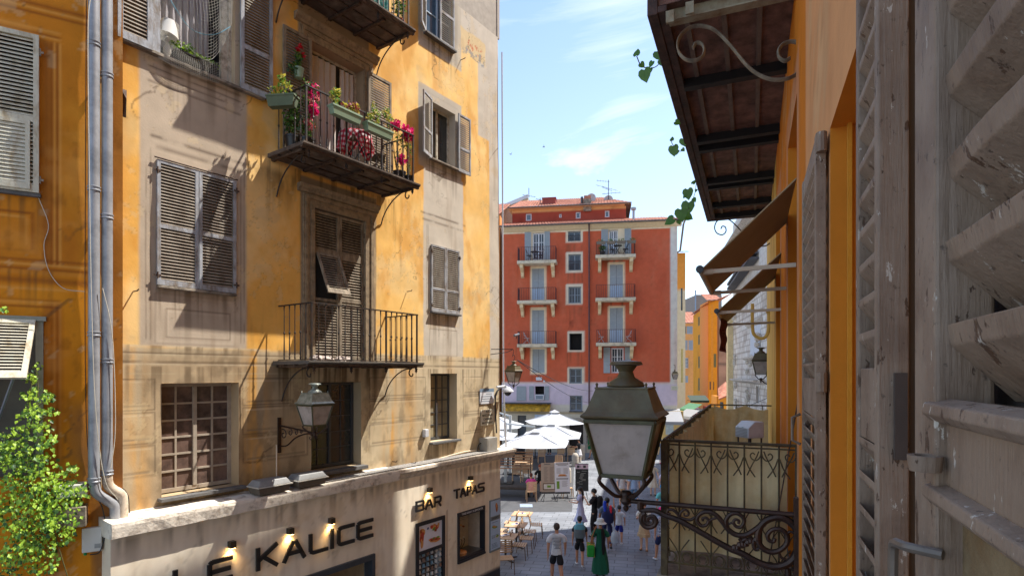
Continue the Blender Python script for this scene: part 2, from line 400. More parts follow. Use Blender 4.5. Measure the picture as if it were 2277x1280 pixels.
# openings
def orect(pa, pb, top, bot):
    return [L.x(pa), L.x(pb), L.z(pa, bot), L.z(pa, top)]
H_w1 = orect(350, 520, 358, 634)                     # closed pair of shutters
H_tl = [L.x(348), L.x(523), L.z(352, 122), L.z(352, 122)+2.0]
H_ud = [L.x(690), L.x(808), 0, L.z(690, 92)]
H_ld = [L.x(697), L.x(810), 0, L.z(697, 462)]
zb_lo = L.z(693, 801, -BW); zb_up = L.z(925, 411, -BW); zb_top = L.z(920, 72, -BW)
H_ud[2] = zb_up + .02; H_ld[2] = zb_lo + .02
H_r3 = [L.x(944), L.x(1006), L.z(1006, 115), L.z(1006, 115)+1.75]
H_r2 = orect(957, 1012, 224, 352)
H_r1 = orect(958, 1018, 545, 692)
H_r0 = orect(957, 1016, 830, 983)
H_g1 = orect(359, 531, 852, 1106)
H_g2 = orect(692, 803, 850, 1050)
holes = [H_w1+[.06], H_tl+[.3], H_ud+[.3], H_ld+[.1], H_r3+[.12], H_r2+[.3], H_r1+[.06], H_r0+[.32], H_g1+[.3], H_g2+[.3]]
z_sc = L.z(500, 775)                                 # painted string course
ZTOP = 19.0
YEL = np.array(srgb(238, 192, 114)); ORA = np.array(srgb(226, 164, 70)); GRY = np.array(srgb(186, 168, 146)); GR2 = np.array(srgb(200, 190, 174)); TAN = np.array(srgb(204, 186, 154))
def paintL(x, z):
    P = Paint(x, z, YEL)
    P.lay(1-sst(-7.5, -3.2, x + (P.n(.6)-.5)*2), ORA, .75)
    P.lay(sst(.45, .7, P.n(1.1, .8, 5)), srgb(242, 208, 146), .65)
    P.lay(sst(.5, .72, P.n(2.3, 1.1, 9)), srgb(206, 138, 48), .5)
    P.lay(sst(.55, .8, P.n(5, 3, 19)), srgb(235, 190, 120), .4)
    xa0, xa1 = L.x(309), L.x(548)
    P.lay(P.rect(xa0, xa1, z_sc, 30, .03, .02), GRY)
    P.lay(P.rect(L.x(245)-.6, L.x(247), z_sc-.05, 30, .02), srgb(190, 120, 30), .35)
    xc0, xc1 = L.x(668), L.x(836)
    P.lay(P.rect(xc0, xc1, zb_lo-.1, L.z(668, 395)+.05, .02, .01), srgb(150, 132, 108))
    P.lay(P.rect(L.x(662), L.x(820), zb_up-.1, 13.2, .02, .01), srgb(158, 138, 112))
    xd0, xd1 = L.x(941), L.x(1030)
    P.lay(P.rect(xd0, xd1, z_sc-.3, L.z(957, 375), .02, .03, 3), GR2)
    P.lay(P.rect(L.x(930), L.x(1026), L.z(950, 370)-.03, L.z(950, 192), .02, .01), srgb(186, 176, 160))
    P.lay(P.rect(L.x(930), L.x(1026), H_r3[2]-.36, 20, .02, .02), srgb(188, 178, 160))
    P.lay(P.rect(L.x(942), L.x(1018), H_r3[2]-.3, 20, .015), srgb(170, 162, 148), .6)
    # grey quoin and the band under the top storey
    P.lay(P.rect(L.x(1090), 2, z_sc-.1, 30, .02, .015), GR2)
    P.lay(P.rect(L.x(1063), 2, L.z(1063, 300), 30, .03, .03), GR2)
    zb = L.z(1080, 130); P.lay(P.rect(L.x(1025), 2, zb+.32, 30, .02, .01), GR2)
    P.lay(P.rect(L.x(1025), L.x(1080), zb-.22, zb+.34, .03, .12, 3), srgb(214, 190, 146))
    P.lay(P.rect(L.x(1040), L.x(1074), zb-.1, zb+.14, .03, .2, 6)*sst(.5, .62, P.n(14, 14, 3)), srgb(196, 96, 60), .8)
    P.lay(P.rect(L.x(1026), L.x(1078), zb-.26, zb-.05, .03, .12, 5)*sst(.48, .58, P.n(11, 11, 13)), srgb(120, 128, 138), .7)
    # ground storey below the string course
    low = 1 - sst(z_sc-.05, z_sc+.02, z + (P.n(3)-.5)*.05)
    P.lay(low, TAN)
    P.lay(low*P.rect(L.x(300), L.x(690), 0, z_sc, .3), srgb(166, 140, 106), .75)
    for px_, wd_, a in ((565, .22, .8), (868, .16, .9), (905, .22, .55), (305, .15, .6), (610, .1, .35), (1000, .14, .2)):
        c = L.x(px_); P.lay(low*np.exp(-((x-c+(P.n(1.5, .4, px_)-.5)*.25)/wd_)**2)*sst(.3, .62, P.n(6, .8, px_)), srgb(222, 158, 60), a)
    P.lay(low*sst(.5, .7, P.n(4, 2.5, 31)), srgb(104, 88, 68), .45)
    # painted mouldings: string course lines
    for k, (dz, wln, cc, a) in enumerate(((0, .015, (215, 194, 158), .7), (-.10, .014, (92, 76, 58), .7), (-.13, .012, (212, 192, 158), .6), (-.24, .02, (88, 72, 54), .7), (-.275, .011, (214, 194, 162), .6), (-.42, .012, (196, 176, 140), .5))):
        P.lay(np.exp(-((z-z_sc-dz)/wln)**2)*sst(.2, .5, P.n(2, 3, 50+k)), srgb(*cc), a)
    # painted rusticated blocks
    for (pa, pb) in ((262, 344), (541, 684), (822, 945), (1030, 1074)):
        a, b = L.x(pa), L.x(pb)
        for i in range(4):
            z1 = z_sc-.5-.5*i; z0 = z1-.46
            if z0 < z_shop+.1: continue
            q = sst(.18, .45, P.n(1.4, 1.4, pa+i*7))
            P.lay(P.frame(a, b, z0, z1, .022, .006)*q, srgb(92, 76, 58), .6)
            P.lay(P.frame(a+.05, b-.05, z0+.05, z1-.05, .014, .005)*q, srgb(212, 190, 154), .55)
            P.lay(P.rect(a+.05, b-.05, z0+.05, z1-.05, .006), srgb(176, 150, 112), .22)
            P.lay(P.rect(a+.06, b-.06, z0+.04, z0+.075, .008)*q, srgb(86, 72, 56), .5)
    # painted panels in the grey parts
    def panel(a, b, c, d, wln=.02, al=.6):
        P.lay(P.frame(a, b, c, d, wln, .006), srgb(110, 92, 76), al)
        P.lay(P.frame(a+.035, b-.035, c+.035, d-.035, .012, .005), srgb(206, 188, 164), al*.8)
    panel(L.x(369), L.x(512), L.z(369, 750), L.z(369, 686), .02); panel(L.x(345), L.x(522), z_sc+.05, H_w1[2]-.12, .014, .35)
    panel(L.x(955), L.x(1016), L.z(955, 790), L.z(955, 730), .018)
    # painted cornice above the shuttered window
    for (pa, pb, pt) in ((335, 560, 300), (935, 1035, 470)):
        zz = L.z(pa, pt)
        for k, (dz, wln, cc, a_) in enumerate(((0, .025, (96, 80, 66), .75), (-.07, .018, (196, 178, 154), .6), (-.15, .03, (104, 88, 72), .6), (-.22, .014, (198, 180, 156), .5))):
            P.lay(np.exp(-((z-zz-dz)/wln)**2)*P.rect(L.x(pa)+k*.03, L.x(pb)-k*.03, 0, 30, .02)*sst(.25, .5, P.n(3, 3, 70+k+pa)), srgb(*cc), a_)
    for pa in (325, 334, 536, 543):
        P.lay(np.exp(-((x-L.x(pa))/.012)**2)*P.rect(-20, 2, z_sc+.1, L.z(335, 300)-.2, .03)*sst(.2, .5, P.n(3, 2, pa)), srgb(104, 88, 72), .55)
    for dz in (.0, .1, .2, .32):     # bed mouldings under the top-left window
        P.lay(np.exp(-((z-(H_tl[2]-.12-dz))/.016)**2)*P.rect(xa0+.12, xa1-.1, 0, 30)*sst(.25, .5, P.n(3, 3, dz*50)), srgb(92, 76, 62), .65)
    for pa in (949, 952): P.lay(np.exp(-((x-L.x(pa))/.012)**2)*P.rect(-20, 2, L.z(955, 700), L.z(955, 500), .03), srgb(120, 110, 96), .5)
    for h in (H_r3, H_r2):
        P.lay(P.frame(h[0]-.12, h[1]+.12, h[2]-.18, h[3]+.16, .014), srgb(120, 108, 92), .5)
    # grime: under sills and slabs, at the base, plus thin vertical runs
    for (a, b, zt, ln, al) in ((L.x(590), L.x(672), L.z(600, 372), .9, .75), (L.x(600), L.x(640), zb_lo+.3, .5, .5), (H_w1[0], H_w1[1], H_w1[2]-.03, .6, .4), (H_g1[0], H_g1[1], H_g1[2]-.02, .7, .8), (H_g2[0]-.1, H_g2[1], H_g2[2], .5, .45), (L.x(540), L.x(600), L.z(560, 360), .5, .5), (L.x(255), L.x(310), L.z(280, 240), 1.2, .3)):
        m = P.rect(a, b, -5, zt, .08, .12, 2)*np.clip(1-(zt-z)/ln, 0, 1)*sst(.28, .6, P.n(5, 1.6, int(abs(a*31))))
        P.lay(m, srgb(92, 70, 46), al)
    P.lay(sst(.62, .8, P.n(3.2, .35, 77))*.8, srgb(120, 92, 60), .35)
    P.lay(sst(z_shop+.6, z_shop, z)*sst(.3, .6, P.n(3, 3, 15)), srgb(110, 92, 70), .5)
    P.lay(sst(.66, .74, P.n(1.3, 1.3, 88))*(1-low), srgb(196, 170, 130), .35)
    weather(P, x, z, 2, [(h[0]-.08, h[1]+.08, h[2]-.04, .9) for h in (H_w1, H_tl, H_r3, H_r2, H_r1, H_r0, H_g1, H_g2)] + [(L.x(590), L.x(880), zb_up-.1, 1.1), (L.x(600), L.x(880), zb_lo-.1, 1.0), (LX, 0, z_sc-.3, .8), (LX, 0, z_sc+.02, .3)])
    return P.c
warpL = lambda x, z: x - .0094*np.clip(z-3.5, 0, 20)*sst(-1.0, 0., x)
bL = L.root('corner_building', 'tall weathered yellow ochre building with faded grey trompe l oeil mouldings on the left corner', 'building')
wall('facade_wall', PLASTER, bL, LX, 0, z_shop-.25, 15.2, holes, .021, paintL, warp=warpL, ydisp=lambda x, z: (NZ(x*.9, z*.9, 3)-.5)*.03)
mb = MB(); mb.box(LX, -.001, .02, .45, 15.2, ZTOP)                       # plain storeys above the picture
mb.add([(0, 0, 0), (0, 9, 0), (-.15, 9, ZTOP), (-.15, 0, ZTOP), (-.01, 0.0, 0), (-.01, 9, 0), (-.16, 9, ZTOP), (-.16, .0, ZTOP)], [(0,1,2,3),(4,5,6,7),(0,3,7,4)])
mb.build('side_wall', M('grey_plaster', srgb(170, 160, 146), rough=.9, bump=.4), bL)
mb = MB(); mb.box(LX, -.2, .9, .95, 3, ZTOP); mb.build('inner_partition', DARK, bL)
MB().profile([(-.42, ZTOP), (-.42, ZTOP+.12), (6, ZTOP+2), (6, ZTOP)], LX, .3).build('roof', M('roof_tile', srgb(176, 92, 60), var=.3, scale=10, bump=.5), bL)
# small things built in the wall's own stone
def sill(h, ext=.05, out=.1, th=.05, mat=STONE):
    MB().box(h[0]-ext, h[1]+ext, -out, .04, h[2]-th, h[2]).build('window_sill', mat, bL, bevel=.006)
sill(H_g1, .06, .14, .05, SLATE); sill(H_g2, .06, .16, .07, SLATE); sill(H_r0, .04, .12, .05, SLATE)
sill(H_w1, .02, .07, .04); sill(H_r1, .04, .1, .04, SLATE); sill(H_r2, .04, .1, .04); sill(H_r3, .04, .12, .05, SLATE); sill(H_tl, .5, .09, .05)
# mullioned windows of the ground storey
window(bL, H_g1[0], H_g1[1], H_g1[2]+.02, H_g1[3], .29, 2, 6, TAUPE, fr=.06, glass=M('curtained_glass', srgb(116, 94, 84), rough=.2, var=.3, scale=2, bump=.05, c2=srgb(68, 56, 52), c2amt=.45, c2scale=2.5), bar=.03)
window(bL, H_g2[0], H_g2[1], H_g2[2]+.02, H_g2[3], .29, 2, 5, DGREY, fr=.06, bar=.02)
window(bL, H_r0[0], H_r0[1]-.0, H_r0[2]+.02, H_r0[3], .3, 2, 5, DGREY, fr=.055, bar=.02, glass=M('pale_reflecting_glass', srgb(150, 142, 120), rough=.3, var=.4, scale=2, bump=.05))
# closed shutters
def leaf_pair(h, mat, y=-.012, mid=(.52,), pitch=.05, ext=0.02, st=.05):
    m_ = (h[0]+h[1])/2
    for a, b in ((h[0]-ext, m_-.005), (m_+.005, h[1]+ext)):
        mb = MB(); louvre(mb, a, b, h[2]+.01, h[3]+ext, y, .035, st, [h[2]+(h[3]-h[2])*k for k in mid], pitch); sh = mb.build('shutter', mat, bL)
        for zz in (h[2]+.15, h[3]-.15): 
            mh = MB(); xx = a if a < m_-.2 else b
            mh.tube([(xx, y-.045, zz-.05), (xx, y-.045, zz+.05)], .012, 6); mh.box(xx-.05, xx+.05, y-.042, y-.036, zz-.015, zz+.015)
            mh.build('hinge', RUST, sh)
leaf_pair(H_w1, WOODL, mid=(.48,), pitch=.047)
leaf_pair(H_r1, WOODL, mid=(.35,), pitch=.047, st=.045)
MB().tube([(H_w1[0]-.06, -.05, H_w1[3]+.04), (H_w1[1]+.04, -.05, H_w1[3]+.04)], .012, 6).build('shutter_rail', RUST, bL)
# lower balcony door: tall leaves, the left lower flap propped open
h = H_ld; m_ = (h[0]+h[1])/2; zf = L.z(700, 660); zt = L.z(700, 560)
for a, b, flap in ((h[0], m_-.005, True), (m_+.005, h[1], False)):
    mb = MB(); louvre(mb, a, b, zt, h[3]-.02, .05, .04, .055, [], .052)
    louvre(mb, a, b, h[2], zf if flap else zt, .05, .04, .055, [zf] if not flap else [], .052)
    if flap: mb.box(a, a+.055, .01, .05, zf, zt); mb.box(b-.055, b, .01, .05, zf, zt)
    else:
        pass
    s_ = mb.build('shutter', M('taupe_shutter_wood', srgb(142, 128, 108), rough=.8, var=.25, scale=12, bump=.5, c2=srgb(96, 82, 66), c2amt=.4, stretch=(1, 1, .35)), bL)
    if flap:
        mf = MB(); mf.m = Matrix.Translation((0, 0, zt)) @ Matrix.Rotation(R(-24), 4, 'X')
        louvre(mf, a+.055, b-.03, zf-zt-.02, -.01, .0, .03, .05, [], .05); mf.build('propped_flap', MATS['taupe_shutter_wood'], s_)
        MB().box(a+.05, b-.05, .056, .06, zf, zt).build('dark_gap', DARK, s_)
    xx = a if flap else b
    for zz in (h[2]+.25, zf+.3, h[3]-.3): MB().tube([(xx, -.0, zz-.05), (xx, -.0, zz+.05)], .014, 6).build('hinge', RUST, s_)
# stone architraves round the two balcony doors
def architrave(h, w, name='door_surround', top=.0, mat=None):
    mb = MB()
    prof = ((0, .05), (.35, .03), (.62, .055), (.86, .035), (1, .0))
    for i in range(4):
        a, b = prof[i][0]*w, prof[i+1][0]*w; d = prof[i][1]
        mb.box(h[0]-b, h[0]-a, -d, .002, h[2], h[3]+a*1.0); mb.box(h[1]+a, h[1]+b, -d, .002, h[2], h[3]+a)
        mb.box(h[0]-b, h[1]+b, -d-.001, .001, h[3]+a, h[3]+b)
    if top:
        mb.profile([(0, h[3]+w+.0), (-.05, h[3]+w+.02), (-.06, h[3]+w+.06), (-.1, h[3]+w+.09), (-.12, h[3]+w+.15), (0, h[3]+w+.15)], h[0]-w-.12, h[1]+w+.12)
    return mb.build(name, mat or M('taupe_stucco', srgb(150, 130, 102), rough=.85, var=.15, scale=5, bump=.4, c2=srgb(112, 96, 76), c2amt=.35, streak=.1), bL)
architrave([H_ld[0], H_ld[1], H_ld[2], H_ld[3]], .24, top=1)
architrave([H_ud[0], H_ud[1], H_ud[2], H_ud[3]], .24, top=1)
# upper door: frame, dark room, curtains
h = H_ud
window(bL, h[0], h[1], h[2]+.0, h[3], .28, 1, 1, WHITEW, glass=M('room_beyond', (.02, .018, .016), rough=.6, bump=0), leafs=1, fr=.05, name='door_frame')
def curtain(parent, x0, x1, z0, z1, y, mat, folds=7, amp=.03, name='curtain', top_pull=0):
    mb = MB(); nx, nz = folds*6, 10; vs = []
    for j in range(nz+1):
        t = j/nz; z = z0+(z1-z0)*t
        for i in range(nx+1):
            s_ = i/nx; xx = x0+(x1-x0)*s_ + .01*math.sin(t*5+i)
            vs.append((xx, y+amp*math.sin(s_*folds*2*math.pi+.5*math.sin(3*t))*(1-.4*t), z+(.02*math.sin(s_*9) if j == 0 else 0)))
    fs = [(j*(nx+1)+i, j*(nx+1)+i+1, (j+1)*(nx+1)+i+1, (j+1)*(nx+1)+i) for j in range(nz) for i in range(nx)]
    mb.add(vs, fs); return mb.build(name, mat, parent, smooth=True)
CURT = M('grey_pink_curtain', srgb(192, 182, 174), rough=.9, var=.08, bump=.1, trans=.15)
r_ = L.root('door_curtain', 'pair of pinkish grey curtains drawn apart in the flowered balcony door', 'curtain', h[0], .2, h[2]+.1)
wd_ = h[1]-h[0]
curtain(r_, .05, wd_*.58, 0, h[3]-h[2]-.2, 0, CURT, 5, .03, 'curtain_panel'); curtain(r_, wd_*.66, wd_*.93, 0, h[3]-h[2]-.2, .0, CURT, 3, .03, 'curtain_panel')
# open shutters of the upper door, flat on the wall
for a, b in ((L.x(623), L.x(686)), (L.x(812), L.x(863))):
    mb = MB(); louvre(mb, a, b, h[2]+.05, h[3]-.02, -.075, .035, .055, [h[2]+(h[3]-h[2])*.52], .05, rise=.95); mb.build('shutter', MATS['taupe_shutter_wood'], bL)
# top-left window
h = H_tl
mb = MB(); louvre(mb, L.x(256), L.x(333), h[2]-.02, h[2]+2.1, -.06, .04, .07, [h[2]+1.0], .055, rise=.9); mb.box(L.x(334.5), h[0]+.02, -.08, .0, h[2]-.02, h[2]+2.1); mb.build('shutter', WOODL, bL)
mb = MB(); louvre(mb, h[1]+.05, L.x(600), h[2]-.02, h[2]+2.1, -.06, .04, .06, [h[2]+.72], .05, rise=.95); mb.build('shutter', WOODL, bL)
mb = MB(); fy = .22; a, b = h[0]+.0, h[1]
mb.box(a, a+.07, fy-.07, fy, h[2], h[3]); mb.box(b-.16, b-.05, fy-.07, fy, h[2], h[3]); mb.box(b-.05, b, fy-.1, fy, h[2], h[3]); mb.box(a+.07, b-.16, fy-.06, fy, h[2], h[2]+.05)
mb.build('window_frame', WHITEW, bL)
MB().box(h[0], h[1], .5, .52, h[2], h[3]).build('dark_room', DARK, bL)
r_ = L.root('lace_curtain', 'sheer lilac grey curtain hanging behind the net in the top left window', 'curtain', h[0], .34, h[2]+.2)
curtain(r_, .1, .75, .12, 1.9, 0, M('sheer_curtain', srgb(186, 180, 184), rough=.9, var=.06, bump=.05, trans=.3), 6, .03, 'curtain_panel'); curtain(r_, .72, .98, .05, 1.9, .03, MATS['sheer_curtain'], 3, .025, 'curtain_panel')
# right-hand column
h = H_r3; BLUEW = M('bluish_white_frame', srgb(176, 192, 206), rough=.5, var=.08)
window(bL, h[0], h[1], h[2], h[3], .10, 1, 3, BLUEW, glass=M('sky_glass', (.06, .11, .17), rough=.08, bump=0, var=.1), fr=.045)
mb = MB(); mb.m = Matrix.Translation((h[0], -.02, 0)) @ Matrix.Rotation(R(30), 4, 'Z'); louvre(mb, -.42, 0, h[2]-.02, h[3], -.0, .035, .05, [h[2]+.7], .05); mb.build('shutter', WOODL, bL)
mb = MB(); louvre(mb, L.x(975), h[1]+.02, h[2]-.02, h[3], -.03, .035, .05, [h[2]+.75], .05); mb.build('shutter', WOODL, bL)
h = H_r2
window(bL, h[0], h[1], h[2], h[3], .26, 1, 1, WHITEW, fr=.05)
mb = MB(); mb.m = Matrix.Translation((h[0], -.03, 0)) @ Matrix.Rotation(R(20), 4, 'Z'); louvre(mb, -.5, 0, h[2]-.03, h[3]+.03, .0, .035, .045, [h[2]+.55], .05); mb.build('shutter', WOODL, bL)
mb = MB(); louvre(mb, h[1]+.04, L.x(1041), h[2]-.05, h[3]+.03, -.06, .035, .045, [h[2]+.55], .05, rise=.9); mb.build('shutter', WOODL, bL)
# ---- balconies (parts of the building)
def balcony(z, pl, pr, kind, posts, label=None, wl=None):
    """slab with its underside, stays and railing"""
    xl, xr_ = L.x(pl, -BW), L.x(pr, -BW); a, b = xl-.12, xr_+.12; th = .07
    mb = MB(); mb.profile([(0, z-th), (-BW-.06, z-th+.01), (-BW-.1, z-.03), (-BW-.1, z), (0, z)], a, b)
    o = mb.build('balcony', UNDER if kind else M('dark_slab', (.10, .085, .07), rough=.8, var=.3, bump=.4), bL, label=label)
    mb = MB(); k = 4
    for i in range(k+1):
        x = a+.1+(b-a-.2)*i/k; mb.box(x-.03, x+.03, -BW+.05, 0, z-th-.045, z-th)
    for y in (-.3, -.62): mb.box(a, b, y-.015, y+.015, z-th-.02, z-th)
    mb.box(a, b, -BW-.06, -BW+.0, z-th-.025, z-th+.005)
    mb.build('joists', RUST, o)
    for x in (xl+.05, xr_-.02):
        mb = MB(); scroll_bracket(mb, x, BW-.03, z-th-.04, .62); mb.build('scroll_stay', IRON, o)
    for x in (xl+.05, xl+(xr_-xl)/3, xl+(xr_-xl)*2/3, xr_-.02):
        mb = MB(); mb.lathe([(.002, -.16), (.012, -.13), (.03, -.11), (.018, -.09), (.032, -.065), (.02, -.04), (.025, 0)], (x, -BW+.0, z-th), 8); mb.build('finial', IRON, o)
    railing(o, xl, xr_, BW, z, 1.0, IRON, posts, 5, 5)
    return o, xl, xr_
lowb, lxl, lxr = balcony(zb_lo, 693, 927, 0, 4, 'lower balcony with bare iron railing')
upb, uxl, uxr = balcony(zb_up, 681, 918.5, 1, 4, 'balcony crowded with flowers, potted plants and green boxes')
topb, txl, txr = balcony(zb_top, 680, 908, 1, 4, 'topmost balcony with turquoise mesh behind its railing')
# ================================================================= shop front under the ledge
YS = -.30
def text(name, body, size, mat, parent, loc, rot=(R(90), 0, 0), ext=.003, sx=1., align='CENTER', bold=0):
    cu = bpy.data.curves.new(name, 'FONT'); cu.body = body; cu.size = size; cu.extrude = ext; cu.align_x = align; cu.align_y = 'CENTER'; cu.offset = bold; cu.resolution_u = 3
    t = bpy.data.objects.new(name, cu); col.objects.link(t); bpy.context.view_layer.update()
    me = bpy.data.meshes.new_from_object(t); bpy.data.objects.remove(t)
    me.materials.clear(); me.materials.append(mat); me.name = name
    o = bpy.data.objects.new(name, me); col.objects.link(o); o.parent = parent; o.location = loc; o.rotation_euler = rot; o.scale = (sx, 1, 1)
    return o
BLACKL = M('black_lettering', (.018, .018, .02), rough=.4, bump=0, var=.1)
BLKF = M('black_frame', (.022, .024, .028), rough=.45, bump=0, var=.15)
z_led = z_shop; xS0 = L.x(246, YS); xS1 = L.x(1112, YS); xstep = L.x(888, -.42)
zs_bot = 0.0
def sz(px, py): return L.z(px, py, YS)
H_tk = [L.x(1018, YS), L.x(1077, YS), sz(1018, 1248), sz(1018, 1148)]
H_mn = [L.x(924, YS), L.x(988, YS), sz(924, 1163)-1.55, sz(924, 1163)]
H_dr = [L.x(560, YS), L.x(831, YS), .1, sz(831, 1232)]
def paintS(x, z):
    P = Paint(x, z, np.array(srgb(242, 228, 204)))
    P.lay(sst(.5, .75, P.n(1.2)), srgb(232, 214, 186), .5); P.lay(sst(.62, .8, P.n(6, 1.2, 7)), srgb(200, 178, 148), .3)
    zb = sz(742, 1224)
    P.lay(P.rect(xS0, L.x(840, YS), zb-.012, zb, .003), srgb(150, 120, 90), .6)
    for (a, b, c, d) in ((L.x(912, YS), L.x(994, YS), -1, sz(912, 1157)), (L.x(1004, YS), L.x(1085, YS), sz(1004, 1278), sz(1004, 1122))):
        P.lay(P.frame(a, b, c, d, .014, .004), srgb(176, 146, 112), .8)
    for (pa, pb, py) in ((925, 998, 1143), (1008, 1086, 1110)): P.lay(P.rect(L.x(pa, YS), L.x(pb, YS), sz(pa, py)-.05, sz(pa, py)-.04, .003), srgb(140, 110, 84), .7)
    weather(P, x, z, 9, [(xS0, xS1, z_led-.25, .5)], .5); P.lay(sst(.5, .62, P.n(11, .9, 31))*.5, srgb(170, 146, 116), .35)
    P.lay(sst(.9, .4, z)*sst(.4, .7, P.n(4, 4, 3)), srgb(170, 150, 122), .6)
    P.lay(1-sst(sz(1112, 1258)-.02, sz(1112, 1258)+.02, z), srgb(52, 56, 66))
    return P.c
wall('shop_wall', M('smooth_cream_paint', (1, 1, 1), rough=.8, var=.05, scale=3, bump=.25, bscale=50, attr=True, bdist=.006), bL, xS0, xS1, 0, z_led-.2, [H_tk+[.5], H_mn+[.05], H_dr+[.35]], .05, paintS, y=YS)
MB().box(xS1-.002, xS1-.03, YS+.003, 1, 0, z_led-.2).build('shop_end_wall', CREAM, bL); MB().box(xS0, xS0+.02, YS+.003, 0, 0, z_led-.2).build('shop_end_wall', CREAM, bL)
LEDM = M('rough_lime_ledge', srgb(226, 214, 196), rough=.9, var=.12, scale=5, bump=.6, bscale=24, c2=srgb(120, 100, 82), c2amt=.22, c2scale=6, bdist=.012)
def rough_ledge(x0, x1, prof, name, mat, jit=.012, seg=.16):
    n = len(prof); k = int((x1-x0)/seg); mb = MB(); rr = random.Random(5)
    vs = []
    for i in range(k+1):
        x = x0+(x1-x0)*i/k
        for p in prof: vs.append((x+rr.uniform(-jit, jit)*(0 < i < k), p[0]+rr.uniform(-jit, jit)*.6, p[1]+rr.uniform(-jit, jit)*.8))
    fs = [(i*n+j, i*n+(j+1) % n, (i+1)*n+(j+1) % n, (i+1)*n+j) for i in range(k) for j in range(n)] + [tuple(range(n)), tuple(range(k*n, k*n+n))[::-1]]
    mb.add(vs, fs); return mb.build(name, mat, bL)
xe = L.x(1150, -.45)
rough_ledge(L.x(249, -.45), xstep, [(.0, z_led+.05), (-.2, z_led+.02), (-.44, z_led), (-.45, z_led-.05), (-.44, z_led-.2), (-.36, z_led-.21), (0, z_led-.21)], 'ledge', LEDM, .007)
MB().profile([(0, z_led+.03), (-.40, z_led+.005), (-.43, z_led), (-.43, z_led-.07), (-.38, z_led-.1), (-.36, z_led-.16), (YS-.01, z_led-.22), (0, z_led-.22)], xstep+.001, xe).build('ledge', M('painted_ledge', srgb(222, 208, 188), rough=.85, var=.12, scale=6, bump=.5, c2=srgb(160, 144, 126), c2amt=.25), bL, bevel=.006)
MB().box(L.x(560), L.x(1090), -.34, .0, z_led+.028, z_led+.036).build('ledge_gravel', M('dark_grit', (.16, .15, .14), rough=1, var=.6, scale=60, bump=1, bscale=90, c2=(.45, .42, .38), c2amt=.35, c2scale=60), bL)
# letters as strokes
def letters(name, label, spec, z0, z1, st, y, dep=.035):
    r = L.root(name, label, 'sign', spec[0][1], y, z0)
    ox = spec[0][1]; hgt = z1-z0
    for ch, x0, x1 in spec:
        w = x1-x0; a = x0-ox; mb = MB(); t = st
        def S(*pts, c=False):
            P = [Vector((a+p[0]*w, 0, p[1]*hgt)) for p in pts]
            for i in range(len(P)-1):
                d = (P[i+1]-P[i]).normalized()*t*.0
                mb.bar(P[i]-d, P[i+1]+d, dep, t, up=Vector((0, 1, 0)).cross((P[i+1]-P[i]).normalized()))
            return P
        tx, tz = t/2/w, t/2/hgt
        if ch == 'L': S((tx, 1), (tx, .16), (.12+tx, tz), (1, tz))
        if ch == 'E': S((1, 1-tz), (.2, 1-tz), (tx, .84), (tx, .16), (.2, tz), (1, tz)); S((tx, .5), (.92, .5))
        if ch == 'C': S((1, 1-tz), (.2, 1-tz), (tx, .84), (tx, .16), (.2, tz), (1, tz))
        if ch == 'K': S((tx, 1), (tx, 0)); S((tx, .42), (.97, 1)); S((.32, .55), (.97, .02))
        if ch == 'A': S((tx, 0), (.46, 1-tz)); S((.54, 1-tz), (1-tx, 0)); S((.2, .36), (.8, .36))
        if ch == 'I': S((.5, 1), (.5, 0))
        if ch == 'B': S((tx, 0), (tx, 1)); S((tx, 1-tz), (.82, 1-tz), (.94, .86), (.94, .64), (.8, .54), (tx, .54)); S((.8, .54), (1-tx, .42), (1-tx, .14), (.84, tz), (tx, tz))
        if ch == 'R': S((tx, 0), (tx, 1)); S((tx, 1-tz), (.84, 1-tz), (1-tx, .86), (1-tx, .56), (.84, .45), (tx, .45)); S((.55, .45), (1-tx, .0))
        if ch == 'P': S((tx, 0), (tx, 1)); S((tx, 1-tz), (.84, 1-tz), (1-tx, .86), (1-tx, .54), (.84, .42), (tx, .42))
        if ch == 'T': S((0, 1-tz), (1, 1-tz)); S((.5, 1), (.5, 0))
        if ch == 'S': S((1, 1-tz), (.16, 1-tz), (tx, .86), (tx, .64), (.18, .53), (.84, .5), (1-tx, .38), (1-tx, .14), (.84, tz), (0, tz))
        mb.build('letter', BLACKL, r)
    return r
YL = YS-.05
X = lambda p: L.x(p, YL)
bz, tz_ = L.z(742, 1218, YL), L.z(742, 1173, YL)
letters('shop_sign', 'large thin black letters reading LE KALICE on the cream shop wall', [('L', X(384), X(446)), ('E', X(461), X(517)), ('K', X(569.5), X(618)), ('A', X(627), X(681)), ('L', X(687), X(729)), ('I', X(734), X(743)), ('C', X(750), X(788)), ('E', X(793), X(829.5))], bz, tz_, .07, YL)
letters('shop_sign', 'black letters reading BAR above the framed food poster', [('B', X(924.5), X(943)), ('A', X(944.5), X(963.5)), ('R', X(965), X(981.5))], L.z(980, 1123, YL), L.z(980, 1100, YL), .042, YL)
letters('shop_sign', 'black letters reading TAPAS above the takeaway window', [('T', X(1009.5), X(1022.5)), ('A', X(1023), X(1036.5)), ('P', X(1038.5), X(1048)), ('A', X(1049), X(1061.5)), ('S', X(1063), X(1077))], L.z(1077, 1091, YL), L.z(1077, 1071, YL), .04, YL)
